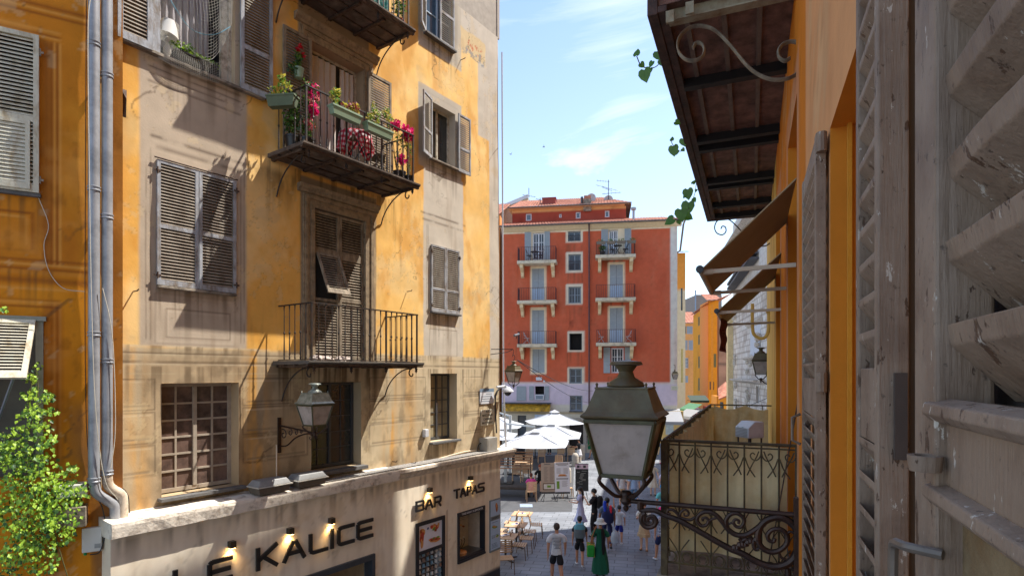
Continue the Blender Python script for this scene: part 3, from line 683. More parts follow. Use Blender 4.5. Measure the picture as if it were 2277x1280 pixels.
# square wall spots, lit
LAMPW = M('lit_lamp_lens', (1, .75, .4), emit=(1, .62, .22, 12), bump=0, var=0)
sp_lab = ['dark square wall spot shining down over the E of LE', 'dark square wall spot shining down over the A of KALICE', 'dark square wall spot shining down over the I of KALICE', 'dark square wall spot shining down over the word BAR', 'dark square wall spot shining down over the word TAPAS']
for (a, b), lb in zip(((515, 1210), (645, 1180), (737, 1157.5), (955, 1089), (1046, 1063)), sp_lab):
    x, z = L.px(a, b, YS-.06); r = L.root('wall_spot', lb, 'lamp', x, YS, z, 'square wall spots over the shop letters')
    MB().box(-.05, .05, -.12, -.02, -.05, .06).build('housing', M('bronze_lamp_body', (.06, .045, .03), rough=.4, metal=.4), r, bevel=.004)
    MB().box(-.02, .02, -.02, 0, -.03, .03).build('wall_plate', BLKF, r)
    MB().box(-.04, .04, -.11, -.03, -.056, -.051).build('lens', LAMPW, r)
    ld = bpy.data.lights.new('spot_beam', 'SPOT'); ld.energy = 5.5; ld.color = (1, .62, .25); ld.spot_size = R(110); ld.spot_blend = .9; ld.shadow_soft_size = .02
    lo = bpy.data.objects.new('spot_beam', ld); col.objects.link(lo); lo.parent = r; lo.location = (0, -.07, -.07); lo.rotation_euler = (R(14), 0, 0)
# framed food poster with jars below
h = H_mn
fr = L.root('poster_case', 'tall black framed wall case with a food poster and jars below BAR', 'poster', h[0], YS, h[2])
w_, hh = h[1]-h[0], h[3]-h[2]
mb = MB(); t = .085
mb.box(0, t, -.03, .03, 0, hh); mb.box(w_-t, w_, -.03, .03, 0, hh); mb.box(t, w_-t, -.03, .03, 0, t); mb.box(t, w_-t, -.03, .03, hh-t, hh); zm = hh-.62*1.12; mb.box(t, w_-t, -.03, .03, zm-.04, zm+.03)
mb.build('case_frame', BLKF, fr)
MB().box(t, w_-t, .0, .01, zm, hh-t).build('poster_sheet', M('poster_white', srgb(228, 226, 236), rough=.3, bump=0, var=.02), fr)
FO = [M('food_red', srgb(190, 70, 45), var=.4, scale=30, bump=0, rough=.4), M('food_green', srgb(110, 150, 50), var=.3, scale=30, bump=0, rough=.4), M('food_crust', srgb(214, 150, 84), var=.35, scale=25, bump=0, rough=.4), M('food_brown', srgb(150, 78, 36), var=.3, scale=20, bump=0), M('food_blue', srgb(70, 90, 140), bump=0)]
def blob(parent, x, z, rx, rz, mat, y=-.002, seed=0, name='printed_food', rot=0):
    rr = random.Random(seed); n = 14; pts = []
    for i in range(n):
        a = 2*math.pi*i/n; k = rr.uniform(.78, 1.12); px_, pz = rx*math.cos(a)*k, rz*math.sin(a)*k
        pts.append((x+px_*math.cos(rot)-pz*math.sin(rot), z+px_*math.sin(rot)+pz*math.cos(rot)))
    mb = MB(); mb.prism(pts, y-.001, y+.001); return mb
def printed(parent, items, y):
    for k, (x, z, rx, rz, m_, rot) in enumerate(items): blob(parent, x, z, rx, rz, m_, y-.0008*(k+1), k, rot=R(rot)).build('printed_picture', m_, parent)
pz = hh-t
its = [(.26, pz-.17, .07, .09, FO[2], 0), (.25, pz-.32, .055, .14, FO[0], 0), (.25, pz-.42, .035, .1, FO[2], 4), (.27, pz-.2, .04, .04, FO[0], 0), (.23, pz-.13, .025, .05, FO[3], 20), (.24, pz-.27, .02, .025, FO[3], 0),
       (.56, pz-.12, .06, .07, FO[2], 20), (.56, pz-.16, .05, .03, FO[1], 30), (.5, pz-.1, .04, .04, FO[0], 0), (.64, pz-.14, .05, .05, FO[0], 40), (.6, pz-.2, .04, .03, FO[3], 10), (.4, pz-.11, .025, .025, FO[4], 0), (.69, pz-.06, .015, .015, FO[4], 0), (.67, pz-.1, .03, .05, FO[2], -20),
       (.58, pz-.42, .17, .05, FO[2], -8), (.58, pz-.4, .13, .035, FO[0], -8), (.55, pz-.38, .04, .02, FO[1], 0), (.66, pz-.38, .045, .02, FO[1], 0), (.62, pz-.41, .03, .015, FO[3], 0), (.5, pz-.41, .04, .015, FO[3], 0)]
sc_ = (w_-2*t)/.62
its = [(t+(x-.16)*sc_, z, rx*sc_, rz*1.15, m_, r_) for x, z, rx, rz, m_, r_ in its if t+(x-.16)*sc_+rx*sc_ < w_-t+.05]
printed(fr, its, -.001)
MB().box(t, w_-t, .18, .19, .05, zm).build('case_back', M('case_grey', srgb(96, 90, 84), bump=0), fr)
JM = [M('jar_sand', srgb(190, 170, 150), rough=.4, bump=0, var=.3), M('jar_blue', srgb(120, 146, 156), rough=.4, bump=0), M('jar_brown', srgb(140, 110, 92), rough=.4, bump=0), M('jar_white', srgb(210, 204, 196), rough=.35, bump=0)]
rr = random.Random(3)
for j in range(6):
    zz = zm-.11-.125*j
    if zz < .1: continue
    MB().box(t, w_-t, .0, .05, zz-.012, zz-.002).build('jar_shelf', M('clear_shelf', srgb(150, 150, 150), rough=.2, bump=0), fr)
    for i in range(6):
        mb = MB(); mb.lathe([(.03, 0), (.038, .01), (.036, .05), (.03, .055), (.034, .058), (.034, .075)], (t+.05+(w_-2*t-.1)*i/5, .02, zz), 10); mb.build('jar', rr.choice(JM), fr)
# takeaway window
h = H_tk
tk = L.root('takeaway_window', 'black framed takeaway window with white TAKE AWAY lettering on its header', 'window', h[0], YS, h[2])
w_, hh = h[1]-h[0], h[3]-h[2]
mb = MB(); t = .045; mb.box(-.02, t, -.03, .12, 0, hh); mb.box(w_-t, w_+.0, -.03, .12, 0, hh); mb.box(t, w_-t, -.03, .12, 0, t); mb.box(-.02, w_, -.032, .12, hh-.02, hh+.09); mb.box(-.02, w_, -.05, .1, -.05, 0)
mb.build('window_frame', BLKF, tk)
text('header_lettering', 'TAKE AWAY / A EMPORTER', .068, M('white_print', srgb(232, 232, 232), bump=0, var=0), tk, (w_*.5, -.036, hh+.035), ext=.001)
mb = MB(); mb.box(t, w_-t, .5, .51, -.1, hh); mb.box(w_-t-.005, w_-t+.02, .12, .5, -.1, hh); mb.box(t, w_-t, .12, .5, hh-.0, hh+.02)
mb.build('serving_niche', M('niche_cream', srgb(196, 176, 150), rough=.7, bump=.1), tk)
MB().box(t, w_-t, .02, .5, .05, .075).build('counter', M('steel', srgb(120, 118, 116), rough=.3, metal=.8, bump=0), tk)
mb = MB(); mb.lathe([(.19, 0), (.2, .03), (.2, .06), (.17, .075), (0.001, .078)], (.30, .22, .076), 22); mb.build('crepe_plate', M('crepe_maker', srgb(196, 132, 70), rough=.5, var=.3), tk)
mb = MB(); mb.box(t, t+.4, .35, .48, .75, .77); mb.box(t, t+.4, .35, .48, 1.02, 1.04) ; mb.build('shelf', M('shelf_wood', srgb(120, 80, 50)), tk)
for i in range(4): MB().box(t+.02+i*.09, t+.09+i*.09, .3, .42, .771 if i % 2 else 1.041, .9 if i % 2 else 1.18).build('carton', FO[(i*2) % 4], tk)
for i in range(3):
    MB().box(w_*.5+i*.12, w_*.5+.07+i*.12, .49, .5, .28, .36).build('socket', JM[3], tk)
    MB().tube(smooth_path([(w_*.5+.035+i*.12, .485, .32), (w_*.5+.03+i*.12, .44, .26), (w_*.5-.05+i*.08, .4, .14), (.42, .34, .09)], 4), .008, 5).build('cord', BLKF, tk)
printed(tk, [(w_*.66, .68, .06, .02, FO[2], -20), (w_*.76, .62, .06, .025, FO[3], -20), (w_*.6, .72, .04, .02, FO[1], 0)], .499)
for i in range(5): MB().box(w_*.58, w_*.82, .496, .499, .8+i*.045, .806+i*.045).build('menu_line', M('pale_ink', srgb(130, 116, 100), bump=0, var=0), tk)
# narrow pale blue menu panel beside it
x0, x1 = L.x(1088, YS), L.x(1111, YS); z0, z1 = sz(1088, 1228), sz(1088, 1112)
mp_ = L.root('wall_menu', 'narrow pale blue menu panel at the corner right of the takeaway window', 'sign', x0, YS, z0)
w_, hh = x1-x0, z1-z0
MB().box(0, w_, -.03, 0, 0, hh).build('panel_board', M('panel_grey', srgb(120, 132, 138), bump=0, rough=.5), mp_)
PB = M('panel_blue', srgb(178, 204, 232), bump=0, rough=.35, var=.04)
MB().box(.02, w_-.02, -.033, -.03, .05, hh*.60).build('printed_sheet', PB, mp_); MB().box(.02, w_-.02, -.033, -.03, hh*.68, hh-.03).build('printed_sheet', PB, mp_)
text('panel_lettering', 'DESSERTS', .075, M('dark_print', (.03, .03, .04), bump=0), mp_, (w_*.5, -.032, hh*.64), ext=.0008, sx=.9)
printed(mp_, [(w_*.6, hh*.84, .05, .13, FO[3], 8), (w_*.6, hh*.86, .03, .1, FO[2], 8), (w_*.4, hh*.47, .12, .04, FO[1], -12), (w_*.38, hh*.48, .09, .02, FO[2], -12), (w_*.68, hh*.27, .1, .05, JM[3], 0), (w_*.66, hh*.28, .06, .03, FO[1], 0)], -.035)
for zz in [.10+.035*i for i in range(4)]+[.36+.03*i for i in range(3)]+[hh*.56]: MB().box(.06, w_-.08-.05*((int(zz*100)) % 3), -.0345, -.033, zz, zz+.009).build('menu_line', M('blue_ink', srgb(80, 96, 130), bump=0, var=0), mp_)
# wide shop door opening
h = H_dr
dr = MB(); t = .08
dr.box(h[0]-.0, h[0]+t, YS-.05, YS+.2, h[2], h[3]); dr.box(h[1]-t, h[1]+.0, YS-.05, YS+.2, h[2], h[3]); dr.box(h[0], h[1], YS-.052, YS+.21, h[3]-t, h[3]+.03)
dr.build('shop_door_frame', M('slate_frame', (.05, .058, .068), rough=.4, bump=0), bL)
mb = MB(); mb.box(h[0], h[1], 1.2, 1.22, 0, h[3]+.1); mb.box(h[1]-.02, h[1], 0.0, 1.2, 0, h[3]); mb.box(h[0], h[0]+.02, .0, 1.2, 0, h[3]); mb.box(h[0], h[1], -.05, 1.2, h[3], h[3]+.02)
mb.build('shop_interior', M('interior_beige', srgb(170, 140, 104), bump=0, var=.2), bL)
MB().box(h[0], h[1], -.0, 1.2, .0, .05).build('shop_floor', SLATE, bL)
# ================================================================= orange building, far left (frame O)
_p = L.w(L.x(226), .0, 0)
O = Frame(_p.x, _p.y, math.atan2(.511, .859))
OX = O.x(-40)
O_h1 = [O.x(-60), O.x(84), O.z(84, 432), O.z(84, 88)]
O_h2 = [O.x(-60), O.x(80), O.z(80, 1060), O.z(80, 712)]
def paintO(x, z):
    P = Paint(x, z, np.array(srgb(206, 128, 34)))
    P.lay(sst(.45, .75, P.n(1.3)), srgb(222, 148, 46), .7); P.lay(sst(.5, .8, P.n(2.2, 1, 9)), srgb(180, 100, 26), .6)
    zb = O.z(100, 612); P.lay(P.rect(-20, 3, 0, zb, .03), srgb(224, 140, 20), .5)
    P.lay(P.rect(O.x(203), 3, 0, 30, .01), srgb(168, 110, 48), .7)
    dk, lt = srgb(140, 72, 26), srgb(228, 160, 74)
    for k, pa in enumerate((100, 106, 113, 120, 128, 134)):
        P.lay(np.exp(-((x-O.x(pa))/(.012 if k % 2 else .018))**2)*P.rect(-20, 3, O.z(100, 590), O.z(100, 90)+.0, .03), dk if k % 2 == 0 else lt, .75)
        P.lay(np.exp(-((x-O.x(pa))/(.012 if k % 2 else .018))**2)*P.rect(-20, 3, -1, O.z(100, 672), .03), dk if k % 2 == 0 else lt, .75)
    P.lay(P.rect(O.x(99), O.x(119), O.z(100, 590), O.z(100, 92), .02), srgb(150, 84, 30), .5)
    P.lay(P.rect(O.x(102), O.x(140), -1, O.z(100, 668), .02), srgb(172, 92, 24), .5)
    for k, (py, w_) in enumerate(((578, .02), (586, .012), (596, .02), (604, .012), (622, .05), (640, .02), (664, .012), (672, .02), (680, .012), (60, .02), (68, .012), (74, .016), (5, .03), (14, .015), (24, .02))):
        P.lay(np.exp(-((z-O.z(60, py))/w_)**2)*P.rect(-20, O.x(134) if (655 < py < 700 or 50 < py < 90) else O.x(200), 0, 30, .02), dk if k % 2 == 0 else lt, .7)
    for q in (0, .06): P.lay(P.frame(-20, O.x(70)-q, O.z(70, 556)+q, O.z(70, 474)-q, .02-.1*q, .006), dk if q == 0 else lt, .75)
    P.lay(sst(.58, .75, P.n(1.1, 1.8, 23)), srgb(232, 164, 84), .3); P.lay(sst(.6, .75, P.n(7, 3, 43)), srgb(120, 66, 24), .3)
    weather(P, x, z, 5, [(-20, O.x(100), O.z(80, 440), .8), (-20, O.x(200), O.z(60, 600), .6)])
    P.lay(P.rect(O.x(200)-.25, 3, 0, O.z(200, 900), .2)*sst(.4, .6, P.n(4, 1, 3)), srgb(110, 84, 66), .5)
    return P.c
bO = O.root('orange_building', 'deep orange building with painted brown mouldings at the left edge', 'building')
zO = 1.2
wall('facade_wall', PLASTER, bO, OX-1.5, .25, zO, 15, [O_h1+[.12], O_h2+[.25]], .03, paintO, ydisp=lambda x, z: (NZ(x*.9+5, z*.9, 3)-.5)*.03)
mb = MB(); mb.box(OX-1.5, .2, .4, 6, 0, 19); mb.box(OX-1.5, .2, .02, .4, 15, 19); mb.box(OX-1.5, .3, -.01, .4, 0, zO); mb.build('building_core', DARK, bO)
OW = M('cream_shutter_wood', srgb(206, 200, 178), rough=.75, var=.15, scale=9, bump=.4, c2=srgb(150, 130, 96), c2amt=.25, stretch=(1, 1, .4))
h = O_h1; zz = O.z(84, 300)
mb = MB(); x1 = O.x(89); louvre(mb, x1-.85, x1, h[2], h[3]+.02, -.05, .04, .06, [O.z(60, 268)], .052, tilt=.03)
o = mb.build('shutter', OW, bO)
mb = MB(); louvre(mb, x1-.8, x1-.09, h[2]+.03, O.z(60, 274), -.093, .02, .05, [], .05, tilt=.016); mb.build('lower_flap', OW, o)
for zz in (h[2]+.18, h[3]-.2): MB().tube([(x1+.01, -.07, zz-.05), (x1+.01, -.07, zz+.05)], .013, 6).box(x1-.03, x1+.05, -.075, -.068, zz-.014, zz+.014).build('hinge', STONE, o)
MB().box(h[0], O.x(92), -.07, .03, h[2]-.05, h[2]-.005).build('window_sill', SLATE, bO)
h = O_h2; x1 = O.x(82)
mb = MB(); mb.box(x1-.01, O.x(97), -.03, .1, h[2], h[3]+.02); mb.box(h[0], O.x(104), -.07, .02, h[3]-.01, h[3]+.05); wf = mb.build('window_frame', M('green_grey_frame', srgb(150, 150, 134), var=.15), bO)
mf = MB(); mf.m = Matrix.Translation((0, -.06, h[3]-.02)) @ Matrix.Rotation(R(-38), 4, 'X'); louvre(mf, x1-.9, x1-.0, -.98, -.0, 0, .035, .06, [], .05, tilt=.024)
mf.build('propped_shutter', OW, bO)
MB().box(h[0], h[1]+.1, .24, .26, h[2], h[3]).build('dark_opening', M('net_grey', srgb(96, 92, 84), bump=0, var=.2), bO)
MB().tube([(x1-.15, -.42, h[3]-.7), (x1-.42, .1, h[3]-1.35)], .018, 6).build('prop_bar', M('zinc', srgb(126, 134, 146), rough=.4, metal=.4, var=.2, scale=3), bO)
MB().box(O.x(128), O.x(196), -.25, .0, O.z(190, 1170, -.25), O.z(190, 1125, -.25)).build('stone_ledge', STONE, bO, bevel=.01)
# service boxes
x, z = O.px(160, 1090, -.2); r = O.root('meter_box', 'small white plastic box perched on the ledge among the ivy', 'box', x, -.12, z)
MB().box(-.17, .17, -.12, .1, -.09, .09).build('casing', M('white_plastic', srgb(214, 212, 204), rough=.5, bump=0, var=.06), r, bevel=.02)
x, z = O.px(205, 1198, -.06); r = O.root('junction_box', 'flat white junction cabinet low on the orange wall by the drainpipes', 'box', x, -.02, z)
MB().box(-.115, .115, -.08, 0, -.17, .17).build('casing', MATS['white_plastic'], r, bevel=.012); MB().box(.03, .1, -.085, -.08, -.12, -.06).build('lid_catch', M('grey_plastic', srgb(160, 160, 156), bump=0), r)
MB().tube([(-.08, -.04, -.17), (-.08, -.04, -.21)], .02, 8).build('green_gland', M('green_plastic', srgb(20, 140, 70), bump=0), r)
# drainpipes
ZN = M('zinc_pipe', srgb(158, 160, 164), rough=.42, metal=.25, var=.16, scale=2, bump=.12, bscale=12, c2=srgb(122, 124, 128), c2amt=.3, c2scale=3); CP = M('cream_pipe', srgb(206, 190, 168), rough=.7, var=.12, scale=5, c2=srgb(150, 130, 108), c2amt=.3)
def drain(label, px, ytop, ymid, path, rad, collars):
    p0 = L.px(px, ymid, -.14); r = L.root('drainpipe', label, 'pipe', p0[0], -.14, 0, 'drainpipes in the corner between the two left buildings')
    def P(a, b, y=-.14): q = L.px(a, b, y); return (q[0]-p0[0], y+.14, q[1])
    MB().tube([(0, 0, 14.5), (0, 0, p0[1])], rad, 16).build('pipe', ZN, r, smooth=True)
    mb = MB(); pts = smooth_path([(0, 0, p0[1])] + [P(a, b) for a, b in path], 6); mb.tube(pts, rad*.98, 14); mb.build('pipe_bend', CP if px > 220 else ZN, r, smooth=True)
    for cy in collars:
        z = P(px, cy)[2]; MB().lathe([(rad, -.035), (rad+.012, -.03), (rad+.012, -.018), (rad+.004, -.01), (rad+.004, .01), (rad+.012, .018), (rad+.012, .03), (rad, .035)], (0, 0, z), 16).box(-.01, .01, 0, .14, z-.01, z+.01).build('collar', ZN, r, smooth=True)
drain('left zinc drainpipe, the one nearer the orange building', 209, 0, 1062, [(210, 1078), (216, 1096), (240, 1112), (254, 1124), (256, 1145), (257, 1190)], .068, (98, 420, 742, 1066))
drain('right zinc drainpipe whose foot turns cream, against the yellow building', 238, 0, 1046, [(240, 1075), (252, 1088), (268, 1098), (273, 1115), (274, 1182)], .068, (168, 482, 802, 1050))
# loose cables down the corner
CBL = M('pale_cable', srgb(196, 186, 166), rough=.7, bump=0); CBK = M('black_cable', (.02, .02, .02), rough=.6, bump=0)
def cable(label, pts, y, mat=CBK, rad=.006, F=L, name='cable', group=None):
    P = [(lambda q, yy: (q[0], yy, q[1]))(F.px(p[0], p[1], p[2] if len(p) > 2 else y), p[2] if len(p) > 2 else y) for p in pts]
    r = F.root(name, label, 'cable', *P[0], group); MB().tube(smooth_path([Vector(p)-Vector(P[0]) for p in P], 6), rad, 5).build('cord', mat, r); return r
cable('pale cable looping between the two zinc drainpipes', [(206, -20), (196, 60), (199, 400), (203, 640), (212, 900), (232, 1060), (262, 1110)], -.24, CBL)
cable('pale cable crossing the right drainpipe', [(228, 640), (246, 720), (254, 820), (256, 960), (246, 1040)], -.24, CBL)
cable('thin pale cable trailing from the cream shutter over the orange wall', [(86, 440), (108, 500), (98, 545), (108, 600), (140, 640), (188, 648)], -.02, CBL, .005, O)
cable('thin dark cable down the orange wall beside the drainpipes', [(192, -20), (190, 400), (189, 700), (192, 940), (200, 1040)], -.02, CBK, .005, O)
cable('black cable bundle from the drainpipe feet to the ledge', [(196, 1085, -.1), (214, 1105, -.1), (228, 1130, -.1), (234, 1180, -.1), (222, 1225, -.1), (200, 1232, -.1)], -.1, CBK, .008, L)
# ================================================================= lanterns, signs, flowers and other things on the left building
COPPER = M('verdigris_copper', srgb(94, 80, 54), rough=.5, metal=.15, var=.25, scale=5, bump=.15, c2=srgb(104, 98, 72), c2amt=.38, c2scale=4)
LFRAME = M('green_black_frame', srgb(66, 62, 38), rough=.5, metal=.1, var=.3, scale=12, c2=srgb(84, 84, 56), c2amt=.4)
MILK = M('milky_glass', srgb(205, 192, 182), rough=.18, var=.1, scale=5, bump=.04, bscale=8, trans=.35, c2=srgb(176, 160, 146), c2amt=.3, c2scale=7, streak=.06)
CAST = M('cast_iron_brown', srgb(58, 44, 38), rough=.42, metal=.55, var=.25, scale=14, bump=.3, c2=(.07, .04, .03), c2amt=.35)
def lantern(r, s=1., feet=True, z0=0., pale=False):
    """four sided street lantern, origin at its hub; s=1 is .95 m tall over all"""
    def sq(w, z): return [(-w*s, -w*s, z*s+z0), (w*s, -w*s, z*s+z0), (w*s, w*s, z*s+z0), (-w*s, w*s, z*s+z0)]
    B, T = (.165, .17), (.265, .60)                   # half width and height of the glass body
    mb = MB()
    cb, ct = sq(*B), sq(*T)
    for i in range(4): mb.bar(cb[i], ct[i], .026*s)
    for ring, t in ((cb, .03), (ct, .03)):
        for i in range(4): mb.bar(ring[i], ring[(i+1) % 4], t*s)
    body = mb.build('lantern_frame', LFRAME, r, bevel=.003*s)
    for i in range(4):
        a, b, c, d = (Vector(v) for v in (cb[i], cb[(i+1) % 4], ct[(i+1) % 4], ct[i]))
        k = .965; m_ = (a+b+c+d)/4; ctr = Vector((0, 0, m_.z)); off = (ctr-m_)*.03
        MB().add([m_+(v-m_)*k+off for v in (a, b, c, d)] + [m_+(v-m_)*k+off*1.6 for v in (a, b, c, d)], [(0,1,2,3),(7,6,5,4),(0,4,5,1),(1,5,6,2),(2,6,7,3),(3,7,4,0)]).build('glass_pane', MILK, body)
    def frust(lv, name, mat):
        vs = sum([sq(w, z) for w, z in lv], []); n = len(lv)
        fs = [(i*4+j, i*4+(j+1) % 4, (i+1)*4+(j+1) % 4, (i+1)*4+j) for i in range(n-1) for j in range(4)] + [(3,2,1,0), tuple(range((n-1)*4, n*4))]
        return MB().add(vs, fs).build(name, mat, r)
    cp = M('sunlit_copper', srgb(150, 154, 142), rough=.4, metal=.3, var=.2, c2=srgb(108, 112, 100), c2amt=.4) if pale else COPPER  # paler copy of the copper with sunlight put into its colour
    frust([(.262, .612), (.294, .630), (.298, .642), (.266, .672), (.252, .70), (.2, .845), (.205, .85), (.205, .86), (.15, .862)], 'lantern_roof', cp)
    MB().lathe([(.0, .86), (.142, .86), (.148, .872), (.135, .9), (.1, .922), (.07, .94), (.058, .965), (.055, .985), (.062, 1.01), (.09, 1.03), (.132, 1.038), (.138, 1.046), (.12, 1.062), (.06, 1.074), (.0, 1.078)], (0, 0, z0), 24).build('vent_cap', cp, r, smooth=True) if s == 1 else MB().lathe([(a*s, b*s) for a, b in ((.0, .86), (.142, .86), (.148, .872), (.135, .9), (.07, .94), (.055, .985), (.09, 1.03), (.135, 1.038), (.12, 1.062), (0, 1.078))], (0, 0, z0), 16).build('vent_cap', cp, r, smooth=True)
    for v in sq(.19, .86): MB().lathe([(.0, 0), (.012*s, .0), (.007*s, .012*s), (.013*s, .025*s), (0, .04*s)], v, 6).build('roof_knob', cp, r)
    if feet:
        for i, v in enumerate(cb):
            v = Vector(v); d = Vector((v.x, v.y, 0)).normalized()
            pts = smooth_path([v+Vector((0, 0, -.0)), v*1+d*.012*s+Vector((0, 0, -.05*s)), d*.165*s+Vector((0, 0, .045*s+z0)), d*.10*s+Vector((0, 0, .0+z0)), d*.03*s+Vector((0, 0, -.01*s+z0))], 6)
            MB().tube(pts, .016*s, 8).build('foot', CAST, r, smooth=True)
            MB().lathe([(0, 0), (.012*s, -.006*s), (.008*s, -.02*s), (.015*s, -.03*s), (0, -.045*s)], v+d*.01*s, 8).build('corner_drop', CAST, r)
        MB().lathe([(a*s, b*s) for a, b in ((0, .04), (.03, .035), (.045, .02), (.05, 0), (.042, -.03), (.048, -.05), (.03, -.075), (.014, -.085), (.024, -.1), (.02, -.12), (0, -.14))], (0, 0, z0), 14).build('hub', CAST, r, smooth=True)
# --- wall lantern on the left facade
yl = -1.05; sL = .80
xh, zh = L.px(700, 962, yl)
r = L.root('wall_lantern', 'pale roofed lantern on a wall bracket below the lower balcony of the yellow building', 'street lamp', xh, 0, zh)
q = root('lantern_head', None, None, (0, yl, 0), 0, parent=r); del q
def shifted(parent, y):
    o = bpy.data.objects.new('lantern_head', None); col.objects.link(o); o.parent = parent; o.location = (0, y, 0); return o
bpy.data.objects.remove(bpy.data.objects['lantern_head'])
def lantern_on(r, s, off, pale=False, feet=True, z0=0.):
    before = set(bpy.data.objects); lantern(r, s, feet, z0, pale)
    for o in set(bpy.data.objects)-before:
        if o.parent == r: o.location = off
lantern_on(r, sL, (0, yl, 0), True)
def small_bracket(r, w, up=.05):
    MB().box(-.03, .03, -.03, 0, -.42, .22).build('wall_bar', CAST, r)
    mb = MB(); mb.bar((0, 0, .08), (0, -w, -.0), .02, .026)
    mb.tube(smooth_path([(0, -.02, -.3), (0, -.25, -.27), (0, -.5, -.12), (0, -.8, -.03), (0, -w, -.02)], 5), .014, 6)
    for c, ra in (((-.14, -.08), .1), ((-.34, -.03), .075), ((-.52, -.02), .055), ((-.66, -.0), .04)):
        for i in (0,): mb.tube([(0, c[0]+math.cos(t)*rr_, c[1]+math.sin(t)*rr_) for t, rr_ in [(R(60)+.45*k, ra*(1-k/20)) for k in range(17)]], .01, 5)
    mb.tube([(0, -w+.12+math.cos(t)*rr_, -.09+math.sin(t)*rr_) for t, rr_ in [(R(100)+.45*k, .05*(1-k/18)) for k in range(14)]], .009, 5)
    mb.build('scroll_bracket', CAST, r)
small_bracket(r, 1.05)
x, z = L.px(614, 1000); r = L.root('conduit', 'thin cream conduit running down from the wall lantern bracket', 'pipe', x, -.015, z); MB().tube([(0, 0, .1), (0, 0, -.85)], .012, 6).build('tube', CREAM, r)
# --- hanging lantern and camera at the far corner
xk = -.02; x, z = L.px(1142, 836, -.55)
r = L.root('hanging_lantern', 'small dark lantern hanging from a curled bracket at the far corner of the yellow building', 'street lamp', x, -.55, z-.25)
lantern(r, .62, True, 0.)
MB().tube([(0, 0, .66), (0, 0, .70)]+[(math.cos(t)*.06, 0, .76+math.sin(t)*.07) for t in [R(-90)+.5*i for i in range(10)]]+[(0, 0, .9), (-.02, 0, .98)], .009, 5).build('hook', IRON, r)
mb = MB(); mb.bar((-.02, 0, .98), (-.35-x*0, .5, .98), .02); mb.tube([(-.02, 0, .98), (-.1, .15, .9), (-.36, .52, .84)], .01, 5); mb.build('arm', IRON, r)
x, z = L.px(1150, 745, -.5); r = L.root('street_camera', 'small bullet camera on the arm above the hanging lantern', 'camera', x, -.5, z)
MB().tube([(-.14, 0, -.02), (.08, 0, .03)], .035, 8).build('body', M('grey_camera', srgb(110, 112, 118), rough=.4, bump=0), r); MB().tube([(-.02, 0, -.03), (-.02, .02, -.1)], .012, 6).build('mount', IRON, r)
WPL = M('satin_white_metal', srgb(206, 208, 212), rough=.35, bump=0, var=.05)
def dome_cam(label, px, py, y, s):
    x, z = L.px(px, py, y); r = L.root('dome_camera', label, 'camera', x, y, z)
    MB().lathe([(0, .1*s), (.06*s, .1*s), (.1*s, .06*s), (.16*s, .0), (.165*s, -.03*s), (.13*s, -.045*s), (0, -.045*s)], (0, 0, 0), 18).build('hood', WPL, r, smooth=True)
    MB().lathe([(.10*s, -.045*s), (.098*s, -.08*s), (.06*s, -.13*s), (0, -.15*s)], (0, 0, 0), 16).build('dark_dome', M('smoked_dome', (.03, .03, .035), rough=.1, bump=0), r, smooth=True)
    MB().tube([(0, 0, .08*s), (-.05, .05, .12*s), (-.34*s, .12, .1*s)], .035*s, 8).build('arm', WPL, r)
dome_cam('white dome camera on a bracket at the building corner above the roof box', 1129, 868, -.25, 1.0)
# --- corner services
GB = M('grey_cabinet', srgb(150, 146, 138), rough=.55, metal=.1, var=.15, scale=4, bump=.1)
x, z = L.px(1090, 992, -.2); r = L.root('electric_cabinet', 'grey metal electric cabinet on the ledge at the corner', 'box', x, -.02, z-.26)
MB().box(-.24, .22, -.26, 0, 0, .5).build('casing', GB, r, bevel=.008); MB().box(-.2, .18, -.268, -.26, .04, .46).build('door', GB, r)
cable('thick black cable rising up the corner quoin to the dome camera', [(1104, 962), (1101, 900), (1103, 874), (1112, 862)], -.04, CBK, .022)
mb_lab = 'coil of black cable hanging on the wall left of the grey cabinet'
x, z = L.px(1068, 998, -.06); r = L.root('cable_coil', mb_lab, 'cable', x, -.06, z)
mb = MB()
for k in range(3): mb.tube([(math.cos(t)*(.12+.008*k), -.01*k, math.sin(t)*(.15+.006*k)) for t in [i*.35 for i in range(19)]], .012, 5)
mb.build('coil', CBK, r)
r = L.root('corner_downpipe', 'thin grey downpipe running full height down the far corner', 'pipe', L.x(1116, .0), -.06, z_led)
MB().tube([(-.08, 0, 11), (-.02, 0, 3.2), (.0, 0, 1.6), (.12, 0, 0.)], .022, 8).build('pipe', WPL, r)
cable('bundle of black cables lying along the ledge of the yellow building', [(262, 1150), (300, 1163), (380, 1160), (470, 1138), (560, 1118), (700, 1092), (800, 1070), (900, 1050), (1000, 1030), (1080, 1018)], -.16, CBK, .016)
cable('second black cable beside the bundle on the ledge', [(262, 1162), (310, 1170), (420, 1152), (560, 1122), (720, 1086), (860, 1062), (1000, 1034), (1085, 1012)], -.2, CBK, .009)
cable('black cable drooping along the foot of the yellow wall', [(262, 1075), (284, 1100), (290, 1145), (320, 1158), (400, 1152), (500, 1130)], -.04, CBK, .009)
cable('cream conduit fixed along the foot of the wall up to the corner', [(768, 1080), (812, 1068), (868, 1052), (940, 1030), (1030, 1004), (1078, 1000)], -.03, CREAM, .016)
